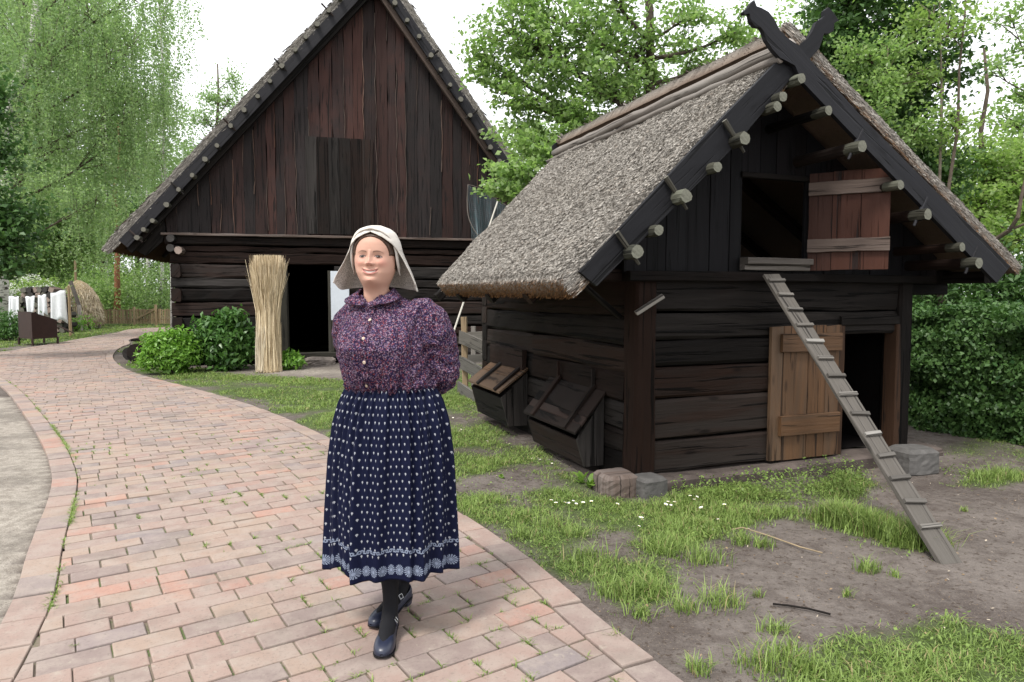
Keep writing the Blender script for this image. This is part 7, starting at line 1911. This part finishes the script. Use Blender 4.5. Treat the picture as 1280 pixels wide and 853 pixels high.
# stockings and buckled shoes
M_STK = plain('black_stocking', (.008, .008, .010), .75, .2, 0, .2, 200, .1, .001)
m, t, bs = mat_new('navy_leather'); nn_ = t.noise(texco(t), 60, 4, .6); put(t, bs, col=t.mix(nn_, (.010, .013, .028), (.022, .027, .05)), rough=.34, spec=.5, nor=t.bump(nn_, .12, .001)); M_SHOE = m
M_BUCK = plain('buckle_metal', (.5, .5, .5), .3, .5, 1.0)
def shoe(toe, heel, knee):
    toe = Vector((*toe, .024)); heel = Vector((*heel, .024)); d = (toe - heel); Ls = d.length; d.normalize(); sd = Vector((-d.y, d.x, 0))
    root = None
    S_ = [0, .06, .18, .32, .46, .60, .72, .84, .93, .985, 1.0]
    hw = [.012, .026, .031, .030, .031, .036, .040, .038, .030, .017, .005]; zb = [.036, .035, .034, .028, .016, .007, .005, .006, .009, .013, .018]
    tp = [.088, .088, .078, .066, .058, .058, .060, .052, .043, .034, .022]
    openk = [0, .0, .6, .85, .9, .75, .0, 0, 0, 0, 0]
    mb = MB(850)
    rings = []
    for s_, w_, b_, t_, ok_ in zip(S_, hw, zb, tp, openk):
        c_ = heel + d * (Ls * s_); ring = []
        for (fx_, fz) in ((-.75, 0), (-1, .12), (-1.0, .45), (-.86, .80), (-.5, 1.0), (0, 1.03), (.5, 1.0), (.86, .80), (1.0, .45), (1, .12), (.75, 0), (0, 0)):
            zf = fz; 
            ring.append(c_ + sd * (w_ * fx_) + Vector((0, 0, b_ + (t_ - b_) * zf)))
        rings.append(ring)
    # upper: sides only between .12 and .62 (open on top)
    n = 12; 
    faces_keep = []
    i0 = 0; mb.v = [tuple(p) for r_ in rings for p in r_]
    for j in range(len(rings) - 1):
        for k in range(n):
            k2 = (k + 1) % n
            if S_[j] >= .05 and S_[j + 1] <= .61 and 3 <= k <= 6: continue
            mb.f.append((j * n + k, j * n + k2, (j + 1) * n + k2, (j + 1) * n + k)); mb.uv.append([(0, 0)] * 4); mb.c.append((0, 0, 0))
    mb.f.append(tuple(range(n))[::-1]); mb.uv.append([(0, 0)] * n); mb.c.append((0, 0, 0))
    so_ = mb.build('shoe', M_SHOE, per_, smooth=True); m1 = so_.modifiers.new('a', 'SUBSURF'); m1.levels = m1.render_levels = 2; m2 = so_.modifiers.new('b', 'SOLIDIFY'); m2.thickness = .0025
    mb = MB(851); hb = [heel + d * x_ + sd * y_ for x_, y_ in ((.004, -.022), (.052, -.026), (.056, .0), (.052, .026), (.004, .022), (-.002, 0))]; hc_ = sum(hb, Vector()) / 6
    mb.loft([[hc_ + (p - hc_) * .78 + Vector((0, 0, .0)) for p in hb], [hc_ + (p - hc_) * .85 + Vector((0, 0, .012)) for p in hb], [p + Vector((0, 0, .042)) for p in hb]]); mb.build('heel', M_SHOE, so_)
    mb = MB(852)   # sole
    o1 = [heel + d * (Ls * s_) + sd * (w_ + .002) for s_, w_ in zip(S_, hw)]; rr1 = [[heel + d * (Ls * s_) + sd * (w_ + .003) + Vector((0, 0, b_ - .006)), heel + d * (Ls * s_) - sd * (w_ + .003) + Vector((0, 0, b_ - .006)), heel + d * (Ls * s_) - sd * (w_ + .003) + Vector((0, 0, b_ + .001)), heel + d * (Ls * s_) + sd * (w_ + .003) + Vector((0, 0, b_ + .001))] for s_, w_, b_ in zip(S_, hw, zb)]
    mb.loft(rr1); mb.build('sole', M_BARGE, so_)
    mb = MB(853); rg = []       # strap
    for k in range(13):
        an = PI * k / 12; c_ = heel + d * (Ls * .40); p = c_ + sd * (-math.cos(an) * .034) + Vector((0, 0, .052 + .040 * math.sin(an))) ; rg.append([p - d * .0075, p + d * .0075, p + d * .0075 + Vector((0, 0, .003)) - sd * math.cos(an) * .002, p - d * .0075 + Vector((0, 0, .003)) - sd * math.cos(an) * .002])
    mb.loft(rg); mb.build('strap', M_SHOE, so_, smooth=False)
    mb = MB(854); c_ = heel + d * (Ls * .40) + sd * .029 + Vector((0, 0, .079)); tang = Vector((0, 0, -1)) * .8 + sd * .5; tang.normalize()
    q_ = [c_ + d * a_ + tang * b_ + sd * .004 for a_, b_ in ((-.011, -.009), (.011, -.009), (.011, .009), (-.011, .009))]
    for k in range(4): mb.tube([q_[k], q_[(k + 1) % 4]], .0016, 6)
    mb.build('buckle', M_BUCK, so_)
    # stockinged foot + leg
    mb = MB(855); foot = [(heel + d * (Ls * s_) + Vector((0, 0, z_)), w_) for s_, z_, w_ in ((.9, .026, .020), (.78, .034, .030), (.62, .044, .033), (.46, .056, .033), (.32, .072, .034), (.2, .095, .033))]
    pts = [p for p, _ in foot]; rd_ = [w_ for _, w_ in foot]; an_ = heel + d * (Ls * .17) + Vector((0, 0, .13)); pts += [an_, an_.lerp(knee, .12), an_.lerp(knee, .35), an_.lerp(knee, .62), an_.lerp(knee, .85), knee]; rd_ += [.032, .033, .044, .057, .056, .056]
    mb.tube(pts, rd_, 16); st = mb.build('stocking', M_STK, per_, smooth=True); sm_ = st.modifiers.new('s', 'SUBSURF'); sm_.levels = sm_.render_levels = 1
for q_ in SHOES: shoe(*q_)
